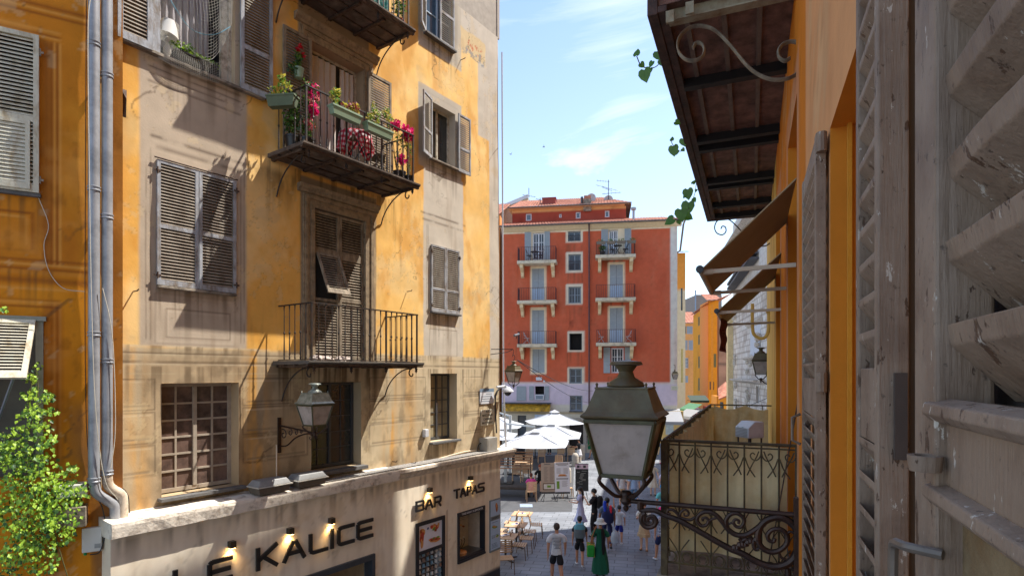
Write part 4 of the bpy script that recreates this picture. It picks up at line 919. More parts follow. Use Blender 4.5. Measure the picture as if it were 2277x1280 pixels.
for i, (lab, px, py) in enumerate((('rough tangle of black wire on the ledge left of the boxes', 560, 1120), ('tangle of black wire on the ledge right of the moulding joint', 880, 1052), ('tangle of black wire below the grey corner cabinet', 1095, 1018))):
    x, z = L.px(px, py, -.2); r = L.root('wire_tangle', lab, 'cable', x, -.2, z); rr = random.Random(i); mb = MB()
    for k in range(4): mb.tube(smooth_path([(rr.uniform(-.35, .35), rr.uniform(-.08, .12), rr.uniform(-.01, .08)) for _ in range(7)], 4), .008, 4)
    mb.build('wire', CBK, r)
# street name plates
PL = M('ivory_plate', srgb(214, 210, 190), rough=.4, bump=0, var=.06); INK = M('dark_green_ink', srgb(60, 66, 60), bump=0, var=0)
x0, x1 = L.x(1068), L.x(1097.5); z0, z1 = L.z(1068, 946), L.z(1068, 911)
r = L.root('street_sign', 'ivory plate reading RUE MASCOINAT and CARRIERA MASCOUINAT', 'sign', x0, -.01, z0); w_, hh = x1-x0, z1-z0
MB().box(0, w_, -.012, 0, 0, hh).build('plate', PL, r, bevel=.003)
for i, (t, s_) in enumerate((('RUE', .085), ('MASCOINAT', .085), ('CARRIERA', .085), ('MASCOUINAT', .085))):
    text('plate_lettering', t, s_, INK, r, (w_/2, -.014, hh*(.87-.24*i)), ext=.0008, sx=min(1., w_*.88/(len(t)*.058)), bold=.0012)
z0, z1 = L.z(1064, 898), L.z(1064, 864); x0, x1 = L.x(1066), L.x(1097)
r = L.root('direction_sign', 'white direction plate with a blue grey header just above the ivory street sign', 'sign', x0, -.01, z0); w_, hh = x1-x0, z1-z0
MB().box(0, w_, -.012, 0, 0, hh).build('plate', M('white_plate', srgb(216, 218, 222), rough=.4, bump=0, var=.04), r); MB().box(0, w_, -.0145, -.012, hh*.78, hh).build('header', M('header_blue', srgb(120, 140, 160), bump=0, var=.05), r)
for i in range(4): MB().box(.06+(.2 if i == 0 else 0), w_-.1-(.1 if i == 3 else 0), -.0135, -.012, hh*(.62-.16*i), hh*(.62-.16*i)+.022).build('faded_text_line', M('faded_ink', srgb(130, 140, 150), bump=0, var=0), r)
# floodlight boxes on the ledge
for k, (px, lab) in enumerate(((598, 'left of the two grey floodlight boxes on the ledge'), (682, 'right of the two grey floodlight boxes on the ledge'))):
    x = L.x(px, -.28); r = L.root('floodlight_box', lab, 'lamp', x, -.30, z_led+.03, 'grey floodlight boxes on the ledge')
    def lv(w, d, z): return [(-w, -d, z), (w, -d, z), (w, d, z), (-w, d, z)]
    MB().add(lv(.27, .15, 0)+lv(.3, .17, .12), [(3,2,1,0),(4,5,6,7),(0,1,5,4),(1,2,6,5),(2,3,7,6),(3,0,4,7)]).build('base', M('brown_grey_box', srgb(104, 94, 80), bump=.2), r)
    MB().box(-.33, .33, -.2, .18, .12, .135).build('rim', M('pale_rim', srgb(196, 190, 176), bump=0), r)
    MB().add(lv(.31, .18, .136)+lv(.25, .13, .23), [(3,2,1,0),(4,5,6,7),(0,1,5,4),(1,2,6,5),(2,3,7,6),(3,0,4,7)]).build('hood', M('grey_hood', srgb(134, 134, 132), rough=.5, bump=.1), r, bevel=.01)
# small wall box with its shadow, iron pins
x, z = L.px(943, 962); r = L.root('wall_socket', 'small white box fixed to the wall between the two right ground windows', 'box', x, -.0, z); MB().box(-.06, .06, -.1, 0, -.09, .09).build('casing', WPL, r, bevel=.012)
for i, (px, py) in enumerate(((872, 1025), (914, 1028), (275, 232), (296, 648), (820, 240), (1024, 134), (905, 648))):
    x, z = L.px(px, py); big = i == 2
    lab = ['iron pin above the cream conduit, the left one', 'iron pin above the cream conduit, the right one', 'rusty iron wall anchor beside the right drainpipe', 'small iron catch left of the closed grey shutters', 'iron shutter catch right of the flowered balcony door', 'small hooked iron pin under the top right window', 'small iron catch left of the lowest right shutters'][i]
    r = L.root('wall_anchor' if big else 'iron_pin', lab, 'anchor' if big else 'pin', x, 0, z)
    if big: MB().add([(-.04, 0, .22), (.04, 0, .22), (.02, -.03, -.2), (-.02, -.03, -.2), (0, -.1, .05)], [(0,1,4),(1,2,4),(2,3,4),(3,0,4),(0,3,2,1)]).build('spike', RUST, r)
    else: MB().tube([(0, 0, 0), (0, -.13, .0), (0.02, -.14, .03)], .01, 5).build('rod', RUST, r)
# ---------------------------------------------------------------- plants
LEAF = M('mid_leaf', srgb(96, 136, 48), rough=.5, var=.3, scale=9, bump=0, trans=.35); LEAFD = M('dark_leaf', srgb(52, 88, 34), rough=.5, var=.3, scale=9, bump=0, trans=.25)
LEAFY = M('yellow_leaf', srgb(190, 178, 70), rough=.5, var=.3, scale=9, bump=0, trans=.35); LEAFR = M('reddish_leaf', srgb(150, 70, 66), rough=.5, var=.3, scale=9, bump=0, trans=.3)
PINK = M('magenta_flower', srgb(222, 40, 120), rough=.6, var=.25, scale=12, bump=0, trans=.35); RED = M('red_flower', srgb(200, 22, 40), rough=.6, var=.2, bump=0, trans=.3); SALM = M('salmon_flower', srgb(224, 130, 130), rough=.6, var=.2, bump=0, trans=.35)
STEM = M('green_stem', srgb(86, 84, 44), bump=0, var=.2)
LIME = M('lime_leaf', srgb(168, 202, 62), rough=.5, var=.25, scale=9, bump=0, trans=.4)
def rv(rr): 
    v = Vector((rr.gauss(0, 1), rr.gauss(0, 1), rr.gauss(0, 1))); return v.normalized()
def leaves(mb, blobs, n, sz, rr, hang=0):
    """blobs: (cx,cy,cz,rx,ry,rz)"""
    for i in range(n):
        c = rr.choice(blobs); d = rv(rr)*(rr.random()**.4)
        p = (c[0]+d.x*c[3], c[1]+d.y*c[4], c[2]+d.z*c[5]); k = sz*rr.uniform(.6, 1.3)
        mb.leaf(p, rv(rr)+Vector((0, -.3, -hang)), rv(rr), k, k*.62)
def plant(r, blobs, n, sz, mats, seed=1, flowers=None, stems=None):
    rr = random.Random(seed)
    mb = MB()
    for (a, b) in (stems or [((blobs[0][0], blobs[0][1], 0), b_[:3]) for b_ in blobs]):
        a = Vector(a); b = Vector(b); mb.tube([a, (a+b)/2+rv(rr)*.04, b], [.008, .006, .003], 5)
    mb.build('stem', STEM, r)
    for k, m_ in enumerate(mats):
        mb = MB(); leaves(mb, blobs, n//len(mats), sz, rr); mb.build('foliage', m_, r)
    for fm, fb, fn, fs in (flowers or []):
        mb = MB()
        for i in range(fn):
            c = rr.choice(fb); d = rv(rr)*rr.random()**.5; p = Vector((c[0]+d.x*c[3], c[1]+d.y*c[4], c[2]+d.z*c[5])); ax = rv(rr)
            u = ax.orthogonal().normalized(); w = ax.cross(u)
            for j in range(5): a = j*1.2566; mb.leaf(p, u*math.cos(a)+w*math.sin(a)+ax*.4, ax, fs, fs*.8)
        mb.build('blossom', fm, r)
GBOX = M('sage_green_planter', srgb(134, 156, 128), rough=.55, bump=.05, var=.1, scale=3); POTB = M('black_pot', (.012, .012, .013), rough=.4, bump=0)
def trough(r, ln, w=.17, h=.16, mat=None, along='x'):
    def lv(a, b, z): return [(-a, -b, z), (a, -b, z), (a, b, z), (-a, b, z)]
    mb = MB(); 
    if along == 'y': mb.m = Matrix.Rotation(R(90), 4, 'Z')
    f = [(0,1,5,4),(1,2,6,5),(2,3,7,6),(3,0,4,7)]
    mb.add(lv(ln/2-.04, w/2-.03, -h)+lv(ln/2-.01, w/2-.01, -.03), f+[(3,2,1,0)]); mb.add(lv(ln/2, w/2, -.03)+lv(ln/2, w/2, 0), f+[(4,5,6,7),(3,2,1,0)])
    mb.build('planter_box', mat or GBOX, r)
def pot(r, rad, h, mat=None): MB().lathe([(0, 0), (rad*.72, 0), (rad*.95, h*.85), (rad, h*.86), (rad, h), (rad*.85, h), (rad*.8, h*.9), (0, h*.9)], (0, 0, 0), 16).build('pot', mat or POTB, r, smooth=True)
zb = zb_up
def onb(px, y, dz=0): return L.x(px, y), y, zb+dz
x, z = L.px(628, 214, -.62); r = L.root('flower_trough', 'dark green trough hung outside the left end of the flowered balcony', 'planter', x, -.62, z, 'green troughs on the balcony rail', rz=R(-62)); trough(r, .52, .2, .19, M('dark_sage_planter', srgb(92, 104, 78), bump=.05))
plant(r, [(-.12, 0, .1, .14, .08, .1), (.05, 0, .16, .12, .08, .12), (-.02, .03, .3, .06, .05, .08)], 170, .06, [LEAFY, LEAF], 3)
x, z = L.px(768, 240, -1.06); r = L.root('flower_trough', 'pale green trough with yellow and reddish leaves in the middle of the balcony rail', 'planter', x, -1.06, z-.05, 'green troughs on the balcony rail'); trough(r, .66)
plant(r, [(-.26, 0, .14, .1, .07, .14), (-.18, 0, .26, .07, .05, .06)], 150, .055, [LEAFY, LEAF], 4); plant(r, [(.12, 0, .1, .16, .08, .08), (.22, 0, .12, .1, .06, .1)], 130, .07, [LEAFR, LEAFY], 5)
x, z = L.px(841, 277, -1.06); r = L.root('flower_trough', 'pale green trough at the right of the balcony rail', 'planter', x, -1.06, z-.05, 'green troughs on the balcony rail'); trough(r, .66)
plant(r, [(-.2, 0, .12, .08, .06, .12), (-.1, 0, .3, .08, .06, .14), (.0, .02, .22, .08, .06, .16)], 150, .055, [LEAF, LEAFY], 6)
x, y, z = onb(700, -.62); r = L.root('bougainvillea', 'tall potted plant full of pink and salmon blossom at the left corner of the balcony', 'potted plant', x-.16, y, z); pot(r, .15, .24)
plant(r, [(0, 0, .5, .14, .14, .25), (.05, 0, .9, .16, .14, .25), (.0, -.05, 1.15, .14, .12, .12)], 420, .06, [LEAF, LEAFD], 8, [(PINK, [(.06, -.08, 1.1, .13, .1, .16), (.04, -.1, .75, .1, .08, .12)], 95, .048), (SALM, [(.05, -.08, .9, .13, .1, .22), (0, -.06, .5, .1, .08, .12)], 95, .045)])
x, y, z = onb(664, -.5); r = L.root('potted_shrub', 'green leafy shrub in a black pot behind the left end of the balcony rail', 'potted plant', x-.12, y, z); pot(r, .15, .24)
plant(r, [(0, 0, .5, .16, .15, .2), (.02, 0, .8, .14, .14, .2)], 330, .07, [LEAFD, LEAF], 9)
x, y, z = onb(892, -.78); r = L.root('bougainvillea', 'magenta flowering climber spilling over the right end of the balcony rail', 'potted plant', x-.05, y, z); pot(r, .14, .22)
plant(r, [(-.02, 0, .5, .1, .1, .3), (-.05, 0, .95, .2, .14, .14), (-.25, 0, 1.15, .15, .1, .14), (-.35, 0, 1.3, .1, .08, .14), (.1, -.05, .8, .16, .1, .1)], 330, .05, [LEAF, LEAFY], 10, [(PINK, [(.08, -.1, 1.08, .2, .1, .12), (-.15, -.05, 1.12, .1, .1, .1), (.15, -.1, .95, .14, .08, .08), (0, -.05, .45, .1, .1, .1)], 150, .055)])
x, y, z = onb(907, -.86); r = L.root('potted_shrub', 'small black pot with a thin yellow flowered sprig at the right balcony corner', 'potted plant', x+.02, y, z); pot(r, .09, .17)
plant(r, [(0, 0, .4, .06, .06, .2), (.02, 0, .75, .1, .08, .12)], 90, .045, [LEAFY, LEAF], 11)
x, z = L.px(663, 172, -.16); r = L.root('hanging_pot', 'pale green pot of red geraniums hooked on the open left shutter', 'potted plant', x, -.17, z-.02); pot(r, .1, .18, GBOX)
plant(r, [(-.1, .0, .12, .12, .05, .12), (-.02, -.02, .35, .07, .05, .14)], 120, .07, [LEAFD, LEAF], 12, [(RED, [(.03, -.04, .58, .06, .04, .05), (-.05, -.04, .5, .05, .04, .04), (.06, -.04, .42, .05, .04, .07)], 40, .035)])
# checked table and folding chair
def table_cloth():
    m = M('gingham_cloth', (1, 1, 1), bump=0, rough=.85, trans=.2, var=0)
    t = m.node_tree; N = t.nodes; ck = N.new('ShaderNodeTexCoord'); sp = N.new('ShaderNodeSeparateXYZ'); t.links.new(ck.outputs['UV'], sp.inputs[0]); outs = []
    for i in (0, 1):
        a = N.new('ShaderNodeMath'); a.operation = 'MULTIPLY'; a.inputs[1].default_value = 20; t.links.new(sp.outputs[i], a.inputs[0])
        b = N.new('ShaderNodeMath'); b.operation = 'PINGPONG'; b.inputs[1].default_value = 1; t.links.new(a.outputs[0], b.inputs[0])
        c = N.new('ShaderNodeMath'); c.operation = 'GREATER_THAN'; c.inputs[1].default_value = .5; t.links.new(b.outputs[0], c.inputs[0]); outs.append(c.outputs[0])
    s_ = N.new('ShaderNodeMath'); s_.operation = 'ADD'; t.links.new(outs[0], s_.inputs[0]); t.links.new(outs[1], s_.inputs[1])
    d = N.new('ShaderNodeMath'); d.operation = 'MULTIPLY'; d.inputs[1].default_value = .5; t.links.new(s_.outputs[0], d.inputs[0])
    cr = N.new('ShaderNodeValToRGB'); cr.color_ramp.elements[0].color = (.75, .68, .66, 1); cr.color_ramp.elements[1].color = (.5, .008, .03, 1); e = cr.color_ramp.elements.new(.5); e.color = (.6, .12, .15, 1); cr.color_ramp.interpolation = 'CONSTANT'
    cr.color_ramp.elements[1].position = .4; cr.color_ramp.elements[2].position = .9; cr.color_ramp.elements[1].color = (.6, .1, .13, 1); cr.color_ramp.elements[2].color = (.5, .008, .03, 1)
    t.links.new(d.outputs[0], cr.inputs[0]); t.links.new(cr.outputs[0], N['Principled BSDF'].inputs['Base Color'])
    for l in list(t.links):
        if l.to_node.type == 'BSDF_TRANSLUCENT': t.links.remove(l)
    tr = [n for n in N if n.type == 'BSDF_TRANSLUCENT'][0]; t.links.new(cr.outputs[0], tr.inputs[0])
    return m
x, y, z = onb(790, -.55); r = L.root('bistro_table', 'round folding balcony table with thin crossed legs', 'table', x, y, z)
MB().lathe([(0, .70), (.3, .70), (.3, .72), (0, .72)], (0, 0, 0), 20).build('table_top', WOOD, r)
for i in range(4): s_ = (-1, 1)[i % 2]; q = (-.18, .18)[i//2]; MB().tube([(s_*.26, q, 0), (-s_*.2, q, .7)], .011, 5).build('leg', BLKF, r)
r = L.root('gingham_tablecloth', 'red and white checked tablecloth hanging from the balcony table', 'tablecloth', x, y, z+.725)
nr, na = 14, 48; vs = []; uv = []
for i in range(nr+1):
    for j in range(na):
        a = 2*math.pi*j/na; ext = .30+.34*abs(math.cos(2*a))**.8*.9+.1; s_ = i/nr*ext
        if s_ <= .31: px_, pz = s_, .004
        else: px_, pz = .31+.05*(s_-.31)/.3+.02*math.sin(a*9)*(s_-.3)*4, -(s_-.31)
        vs.append((px_*math.cos(a), px_*math.sin(a), pz)); uv.append((s_*math.cos(a), s_*math.sin(a)))
fs = [(i*na+j, i*na+(j+1) % na, (i+1)*na+(j+1) % na, (i+1)*na+j) for i in range(nr) for j in range(na)]
o = MB().add(vs, fs).build('cloth', table_cloth(), r, smooth=True); ul = o.data.uv_layers.new(name='UVMap')
for lp in o.data.loops: ul.data[lp.index].uv = (uv[lp.vertex_index][0]+.5, uv[lp.vertex_index][1]+.5)
def folding_chair(r, mat, s=1.):
    MB().box(-.2*s, .2*s, -.19*s, .17*s, .44*s, .46*s).build('seat', mat, r)
    for q in (-.21*s, .21*s):
        MB().tube([(q, -.24*s, 0), (q, .2*s, .88*s)], .012*s, 5).build('leg', mat, r); MB().tube([(q, .26*s, 0), (q, -.2*s, .46*s)], .012*s, 5).build('leg', mat, r)
    for z_ in (.86, .74, .64): MB().box(-.21*s, .21*s, (.2-.03*(.88-z_)*9)*s, (.22-.03*(.88-z_)*9)*s, (z_-.04)*s, z_*s).build('back_slat', mat, r)
x, y, z = onb(835, -.5); r = L.root('folding_chair', 'dark slatted folding chair right of the checked table', 'chair', x, y, z, rz=R(50)); folding_chair(r, M('dark_chair_wood', srgb(84, 74, 62)))
# top balcony: turquoise mesh, plant
x0, x1 = L.x(800, -.9), L.x(866, -.9)
r = L.root('privacy_mesh', 'turquoise and white mesh tied behind the topmost railing', 'screen', x0, -.9, zb_top)
mt = M('turquoise_mesh', srgb(50, 150, 150), rough=.7, bump=.2, var=.25, scale=14, c2=srgb(190, 210, 205), c2amt=.35, c2scale=14, trans=.3)
MB().add([((x1-x0)*i/30, .02*math.sin(i*1.3), zz) for zz in (.04, .95) for i in range(31)], [(i, i+1, i+32, i+31) for i in range(30)]).build('mesh_sheet', mt, r)
x, z = L.px(886, 42, -.75); r = L.root('potted_shrub', 'green plant in a terracotta pot on the topmost balcony', 'potted plant', x, -.75, zb_top); pot(r, .13, .2, M('terracotta', srgb(150, 70, 48), bump=.1))
plant(r, [(0, 0, .5, .15, .12, .25), (0, 0, .95, .14, .1, .25)], 260, .07, [LEAFD, LEAF], 20)
# pieces of stone left on the lower balcony
for i, (dx, s_) in enumerate(((.25, .14), (.5, .2), (.78, .12), (1.0, .1))):
    r = L.root('stone_rubble', ['pale stone lump at the left end of the lower balcony floor', 'largest stone lump behind the lower balcony corner post', 'flat stone lump left of the lower balcony middle', 'smallest stone lump near the lower balcony door'][i], 'stone', lxl+dx, -.75+.1*(i % 2), zb_lo, 'stones on the lower balcony floor'); rr = random.Random(i)
    bm_ = MB(); bm_.lathe([(0, 0), (s_*.9, .0), (s_, .04), (s_*.7, .09), (0, .1)], (0, 0, 0), 9, ell=(1, .7)); bm_.v = [tuple(wob(v, .012)) for v in bm_.v]; bm_.build('stone', M('pale_rubble', srgb(186, 170, 158), bump=.5, bscale=30), r)
# ---- inside the top-left window
h = H_tl
x, z = L.px(372, 118, .02); r = L.root('table_lamp', 'white table lamp with a tilted shade standing in the top left window', 'lamp', x, .02, h[2]+.0)
LW = M('lamp_white', srgb(226, 222, 212), rough=.6, bump=0, var=.05, trans=.2)
MB().lathe([(0, 0), (.075, 0), (.075, .015), (.03, .04), (.055, .1), (.06, .16), (.025, .22), (.018, .27), (.03, .3), (.02, .34), (0, .36)], (0, 0, 0), 18).build('lamp_base', LW, r, smooth=True)
mb = MB(); mb.m = Matrix.Translation((0, 0, .34)) @ Matrix.Rotation(R(10), 4, 'Y'); mb.tube([(0, 0, 0), (0, 0, .24)], [.16, .125], 24, cap=False); mb.tube([(0, 0, .002), (0, 0, .238)], [.157, .122], 24, cap=False); mb.build('lamp_shade', LW, r, smooth=True)
x0, x1 = L.x(388, -.0), L.x(482, -.0)
r = L.root('window_box', 'long black window box with green plants behind the net in the top left window', 'planter', (x0+x1)/2, .04, h[2]+.2); trough(r, x1-x0, .2, .19, POTB)
plant(r, [(-.28, 0, .08, .12, .07, .07), (-.1, 0, .1, .12, .07, .08), (.12, 0, .04, .14, .07, .05), (.3, 0, .02, .08, .05, .05)], 260, .06, [LEAF, LIME], 21)
NET = M('net_cord', srgb(176, 172, 160), rough=.7, bump=0, var=0)
def net(label, top, bot, y0, bulge, nx, nz, rad=.0028):
    T = smooth_path([Vector((*L.px(p[0], p[1], y0), 0)) for p in top], 8); B = smooth_path([Vector((*L.px(p[0], p[1], y0), 0)) for p in bot], 8)
    def pt(a, b):
        f = a*(len(T)-1); i = min(int(f), len(T)-2); f -= i; g = a*(len(B)-1); j = min(int(g), len(B)-2); g -= j
        p = (T[i].lerp(T[i+1], f)).lerp(B[j].lerp(B[j+1], g), b); return Vector((p.x, y0-bulge*math.sin(b*math.pi*.8)*math.sin(a*math.pi), p.y))
    o0 = pt(0, 0); r = L.root('bird_net', label, 'net', *o0); mb = MB()
    for i in range(nx+1): mb.tube([pt(min(1, i/nx), j/14)-o0 for j in range(15)], rad, 3, cap=False)
    for j in range(nz+1): mb.tube([pt(i/18, j/nz)-o0 for i in range(19)], rad*(2 if j == nz else 1), 3, cap=False)
    mb.build('netting', NET, r)
net('fine pale bird net sagging across the top left window', [(350, -60), (400, -60), (460, -60), (520, -60)], [(350, 8), (372, 58), (410, 104), (456, 138), (490, 108), (516, 50)], -.03, .12, 28, 28, .0022)
net('lower fold of bird net wrapped over the black window box', [(352, 40), (380, 92), (430, 130), (487, 140)], [(352, 128), (380, 146), (430, 168), (487, 186)], -.07, .05, 34, 12, .0022)
cable('light blue cord sagging across the top left window', [(368, -20), (392, 22), (420, 60), (450, 76), (482, 76), (512, 60)], -.12, M('blue_cord', srgb(110, 170, 190), bump=0), .006)
# ---------------------------------------------------------------- ivy on the orange building
rr = random.Random(11)
r = O.root('ivy', 'mass of lime green climbing ivy spilling down the orange wall at the lower left', 'climber', O.x(90), -.1, 1.0); ox = O.x(90)
zn = [(60, 1000, 62, 40, 160), (30, 985, 40, 40, 90), (95, 1060, 80, 50, 220), (30, 1080, 60, 60, 180), (60, 1140, 75, 50, 200), (120, 1110, 60, 40, 160), (100, 1180, 70, 45, 180), (140, 1150, 45, 40, 110), (40, 1210, 50, 40, 130), (90, 1240, 45, 40, 110), (20, 1260, 40, 30, 60), (170, 1090, 30, 30, 60),
      (75, 905, 22, 26, 40), (82, 870, 20, 14, 26), (70, 835, 18, 14, 22), (100, 880, 22, 12, 24), (112, 912, 20, 10, 22), (95, 940, 24, 20, 34), (62, 930, 26, 26, 44), (110, 975, 20, 14, 24), (85, 812, 10, 10, 8), (50, 880, 12, 10, 10), (165, 1040, 12, 10, 10), (130, 1075, 20, 14, 24), (185, 1080, 12, 10, 12), (12, 1000, 26, 40, 60)]
zn += [(10, 686, 14, 6, 10), (62, 832, 12, 8, 8)]
sets = {'a': MB(), 'b': MB(), 'c': MB()}
for (cx_, cy_, rx_, ry_, n_) in zn:
    for i in range(int(n_*1.35)):
        a = rr.random()*6.283; q = rr.random()**.6; px_, py_ = cx_+math.cos(a)*rx_*q, cy_+math.sin(a)*ry_*q; y_ = -.06-rr.random()**1.2*.42
        if px_ > 205: continue
        x, z = O.px(px_, py_, y_); s_ = rr.uniform(.022, .075)*rr.uniform(.8, 1.15); k = rr.random(); t = sets['a' if k < .58 else ('b' if k < .86 else 'c')]
        t.leaf((x-ox, y_+.1, z-1.0), Vector((rr.uniform(-.7, .7), -.4, -.7)), rv(rr)+Vector((0, -1.2, .5)), s_, s_*.85, .3)
mb = MB()
for (pa) in ([(60, 1000), (70, 940), (85, 880), (80, 815)], [(70, 960), (95, 930), (128, 912)], [(60, 940), (80, 905), (125, 880)], [(70, 1000), (110, 985), (128, 970)], [(20, 1280), (60, 1180), (60, 1000)], [(150, 1280), (120, 1180), (90, 1060), (60, 1000)], [(100, 1060), (160, 1070), (192, 1078)], [(62, 905), (70, 850), (62, 826)], [(60, 1000), (30, 980), (5, 960)]):
    mb.tube(smooth_path([(lambda q: (q[0]-ox, -.12, q[1]-1.0))(O.px(a, b, -.22)) for a, b in pa], 5), .007, 5)
mb.build('vine_stems', STEM, r)
for k, m_ in (('a', LIME), ('b', LEAF), ('c', LEAFD)): sets[k].build('foliage', m_, r)
# ================================================================= the building we look along on the right (frame W, x towards the camera, -y out into the street)
W = Frame(.277, -.115, R(-112.5))
wx = lambda p, y=0.: W.x(p, y)
PEACH = srgb(214, 150, 96); DORG = srgb(208, 122, 34)
def paintW(x, z):
    P = Paint(x, z, np.array(srgb(212, 124, 30)))
    P.lay(sst(wx(1792)-.01, wx(1792)+.02, x), srgb(220, 158, 104)); P.lay(sst(.5, .75, P.n(1.4))*.5, srgb(196, 120, 50), .5)
    for d in (D1, D2): P.lay(P.rect(d[0]-.22, d[1]+.22, 0, d[3]+.25, .01), srgb(206, 140, 96))
    weather(P, x, z, 7, [], .6)
    P.lay(1-sst(wx(1726)-.02, wx(1726), x), srgb(222, 182, 96)); P.lay(sst(.6, .8, P.n(3, .6, 5)), srgb(150, 84, 30), .35)
    return P.c
D1 = [wx(1752), wx(1772), 4.3, 7.9]; D2 = [wx(1725.5), wx(1735), 4.3, 7.9]
zl = W.z(1846, 285); D0 = [wx(1846), wx(1935), 4.0, zl]
bW = W.root('right_building', 'orange and peach house front running along the right edge of the picture', 'building')
zz_eave = 18.4
wall('facade_wall', PLASTER, bW, -13.2, 2.5, 0, zz_eave, [D1+[.35], D2+[.35], D0+[.16]], .09, paintW, rcol=srgb(204, 128, 40), warp=None)
mb = MB(); mb.box(-13.2, 2.5, .4, 7, 0, zz_eave); mb.box(-13.2, -13.19, 0, .4, 0, zz_eave); mb.build('building_core', DARK, bW)
MB().profile([(-.5, zz_eave), (-.5, zz_eave+.12), (7, zz_eave+2), (7, zz_eave)], -13.6, 3).build('roof', MATS['roof_tile'], bW)
mb = MB(); mb.box(D0[0]-.0, D0[1], .165, .2, D0[2], D0[3]); mb.build('window_boards', M('reveal_yellow', srgb(210, 142, 38), rough=.9, var=.1, bump=.4), bW)
MB().box(D0[0]+.002, D0[0]+.03, .06, .075, D0[2], D0[3]).build('jamb_bead', MATS['reveal_yellow'], bW)
for d in (D1, D2): MB().box(d[0], d[1], .3, .34, d[2], d[3]).build('door_leaf', M('ochre_door', srgb(190, 110, 36), var=.2), bW)
def old_paint():
    m = bpy.data.materials.new('near_shutter_paint'); m.use_nodes = True; t = m.node_tree; N = t.nodes; K = t.links; p = N['Principled BSDF']; c = N.new('ShaderNodeTexCoord')
    def nz(s, st=(1, 1, 1), d=8, rg=.65):
        mp_ = N.new('ShaderNodeMapping'); mp_.inputs['Scale'].default_value = st; K.new(c.outputs['Object'], mp_.inputs[0]); n = N.new('ShaderNodeTexNoise'); n.inputs['Scale'].default_value = s; n.inputs['Detail'].default_value = d; n.inputs['Roughness'].default_value = rg; K.new(mp_.outputs[0], n.inputs[0]); return n.outputs[0]
    def rmp(src, a, b, lo=0, hi=1): n = N.new('ShaderNodeMapRange'); K.new(src, n.inputs[0]); [setattr(n.inputs[i+1], 'default_value', v) for i, v in enumerate((a, b, lo, hi))]; return n.outputs[0]
    def mx(f, a, b, mode='MIX'):
        n = N.new('ShaderNodeMix'); n.data_type = 'RGBA'; n.blend_type = mode
        for i, v in ((0, f), (6, a), (7, b)):
            if isinstance(v, tuple): n.inputs[i].default_value = (*v, 1)
            elif isinstance(v, (int, float)): n.inputs[i].default_value = v
            else: K.new(v, n.inputs[i])
        return n.outputs[2]
    base = mx(rmp(nz(7), .4, .62), srgb(148, 126, 106), srgb(122, 100, 82)); base = mx(rmp(nz(4, (1, 1, .15)), .5, .7), base, srgb(150, 132, 114))
    chip = rmp(nz(26, (1, 1, .45), 10, .7), .60, .615); base = mx(chip, base, srgb(92, 66, 46)); old = rmp(nz(40, (1, 1, .4), 10, .7), .63, .64); base = mx(old, base, srgb(196, 186, 172))
    dirt = rmp(nz(60, (1, 1, 1), 6), .62, .7, 0, .7); base = mx(dirt, base, srgb(60, 46, 36)); K.new(base, p.inputs['Base Color']); p.inputs['Roughness'].default_value = .62
    h = N.new('ShaderNodeMath'); h.operation = 'MULTIPLY_ADD'; K.new(chip, h.inputs[0]); h.inputs[1].default_value = -.5; K.new(nz(90, (1, 1, .06), 4), h.inputs[2]); h2 = N.new('ShaderNodeMath'); h2.operation = 'ADD'; K.new(h.outputs[0], h2.inputs[0]); K.new(nz(18, (1, 1, .6)), h2.inputs[1])
    b = N.new('ShaderNodeBump'); b.inputs['Strength'].default_value = .8; b.inputs['Distance'].default_value = .0035; K.new(h2.outputs[0], b.inputs['Height']); K.new(b.outputs[0], p.inputs['Normal']); return m
FW = old_paint()
def leaf(name, x0, x1, y0, y1, segs, z0, z1, st, pitch, thick, mat, mid=(), slat_d=None):
    """shutter leaf folded back on the wall; segs are louvred spans, the rest is solid rail"""
    mb = MB(); mb.box(x0, x0+st, y0, y1, z0, z1); mb.box(x1-st, x1, y0, y1, z0, z1); e = z0
    for a, b in segs+[(z1, z1)]:
        if a-e > .001: mb.box(x0+st, x1-st, y0+.004, y1-.004, e, a)
        e = b
    for a, b in segs:
        if pitch is None: mb.box(x0+st, x1-st, y0+.015, y1-.01, a, b); continue
        k = int(round((b-a)/pitch)); p = (b-a)/k
        for i in range(k):
            zc_ = a+(i+.5)*p; h = p*.84; yo, yi = y0+.001, y1-.002; xa, xb = x0+st-.001, x1-st+.001; t = thick/2
            mb.add([(xa, yo, zc_+h/2-t), (xb, yo, zc_+h/2-t), (xb, yo, zc_+h/2+t), (xa, yo, zc_+h/2+t), (xa, yi, zc_-h/2-t), (xb, yi, zc_-h/2-t), (xb, yi, zc_-h/2+t), (xa, yi, zc_-h/2+t)],
                   [(0,1,2,3),(4,7,6,5),(0,4,5,1),(3,2,6,7),(0,3,7,4),(1,5,6,2)])
    return mb.build(name, mat, bW, bevel=.0025)
zA = W.z(1838, 292, -.01)
A_x0, A_x1 = wx(1783, -.05), wx(1838, -.01); zr = W.z(1800, 855, -.05)
sA = leaf('shutter', A_x0, A_x1, -.05, -.012, [(zr-1.9, zr-.14), (zr+.03, zA-.09)], zr-2.0, zA, .06, .07, .012, FW)
for py in (300, 850):
    z = W.z(1838, py, -.02); MB().tube([(A_x1+.02, -.03, z-.04), (A_x1+.02, -.03, z+.04)], .02, 10).build('hinge', FW, sA)
MB().tube([(A_x0+.06, -.06, zr-.16), (A_x0+.06, -.1, zr-.18), (A_x0+.06, -.1, zr-.3), (A_x0+.06, -.06, zr-.32)], .008, 6).build('pull_handle', FW, sA)
B_x0, B_x1 = wx(1903, -.08), wx(1952, -.08); zb_ = W.z(1925, 850, -.08)
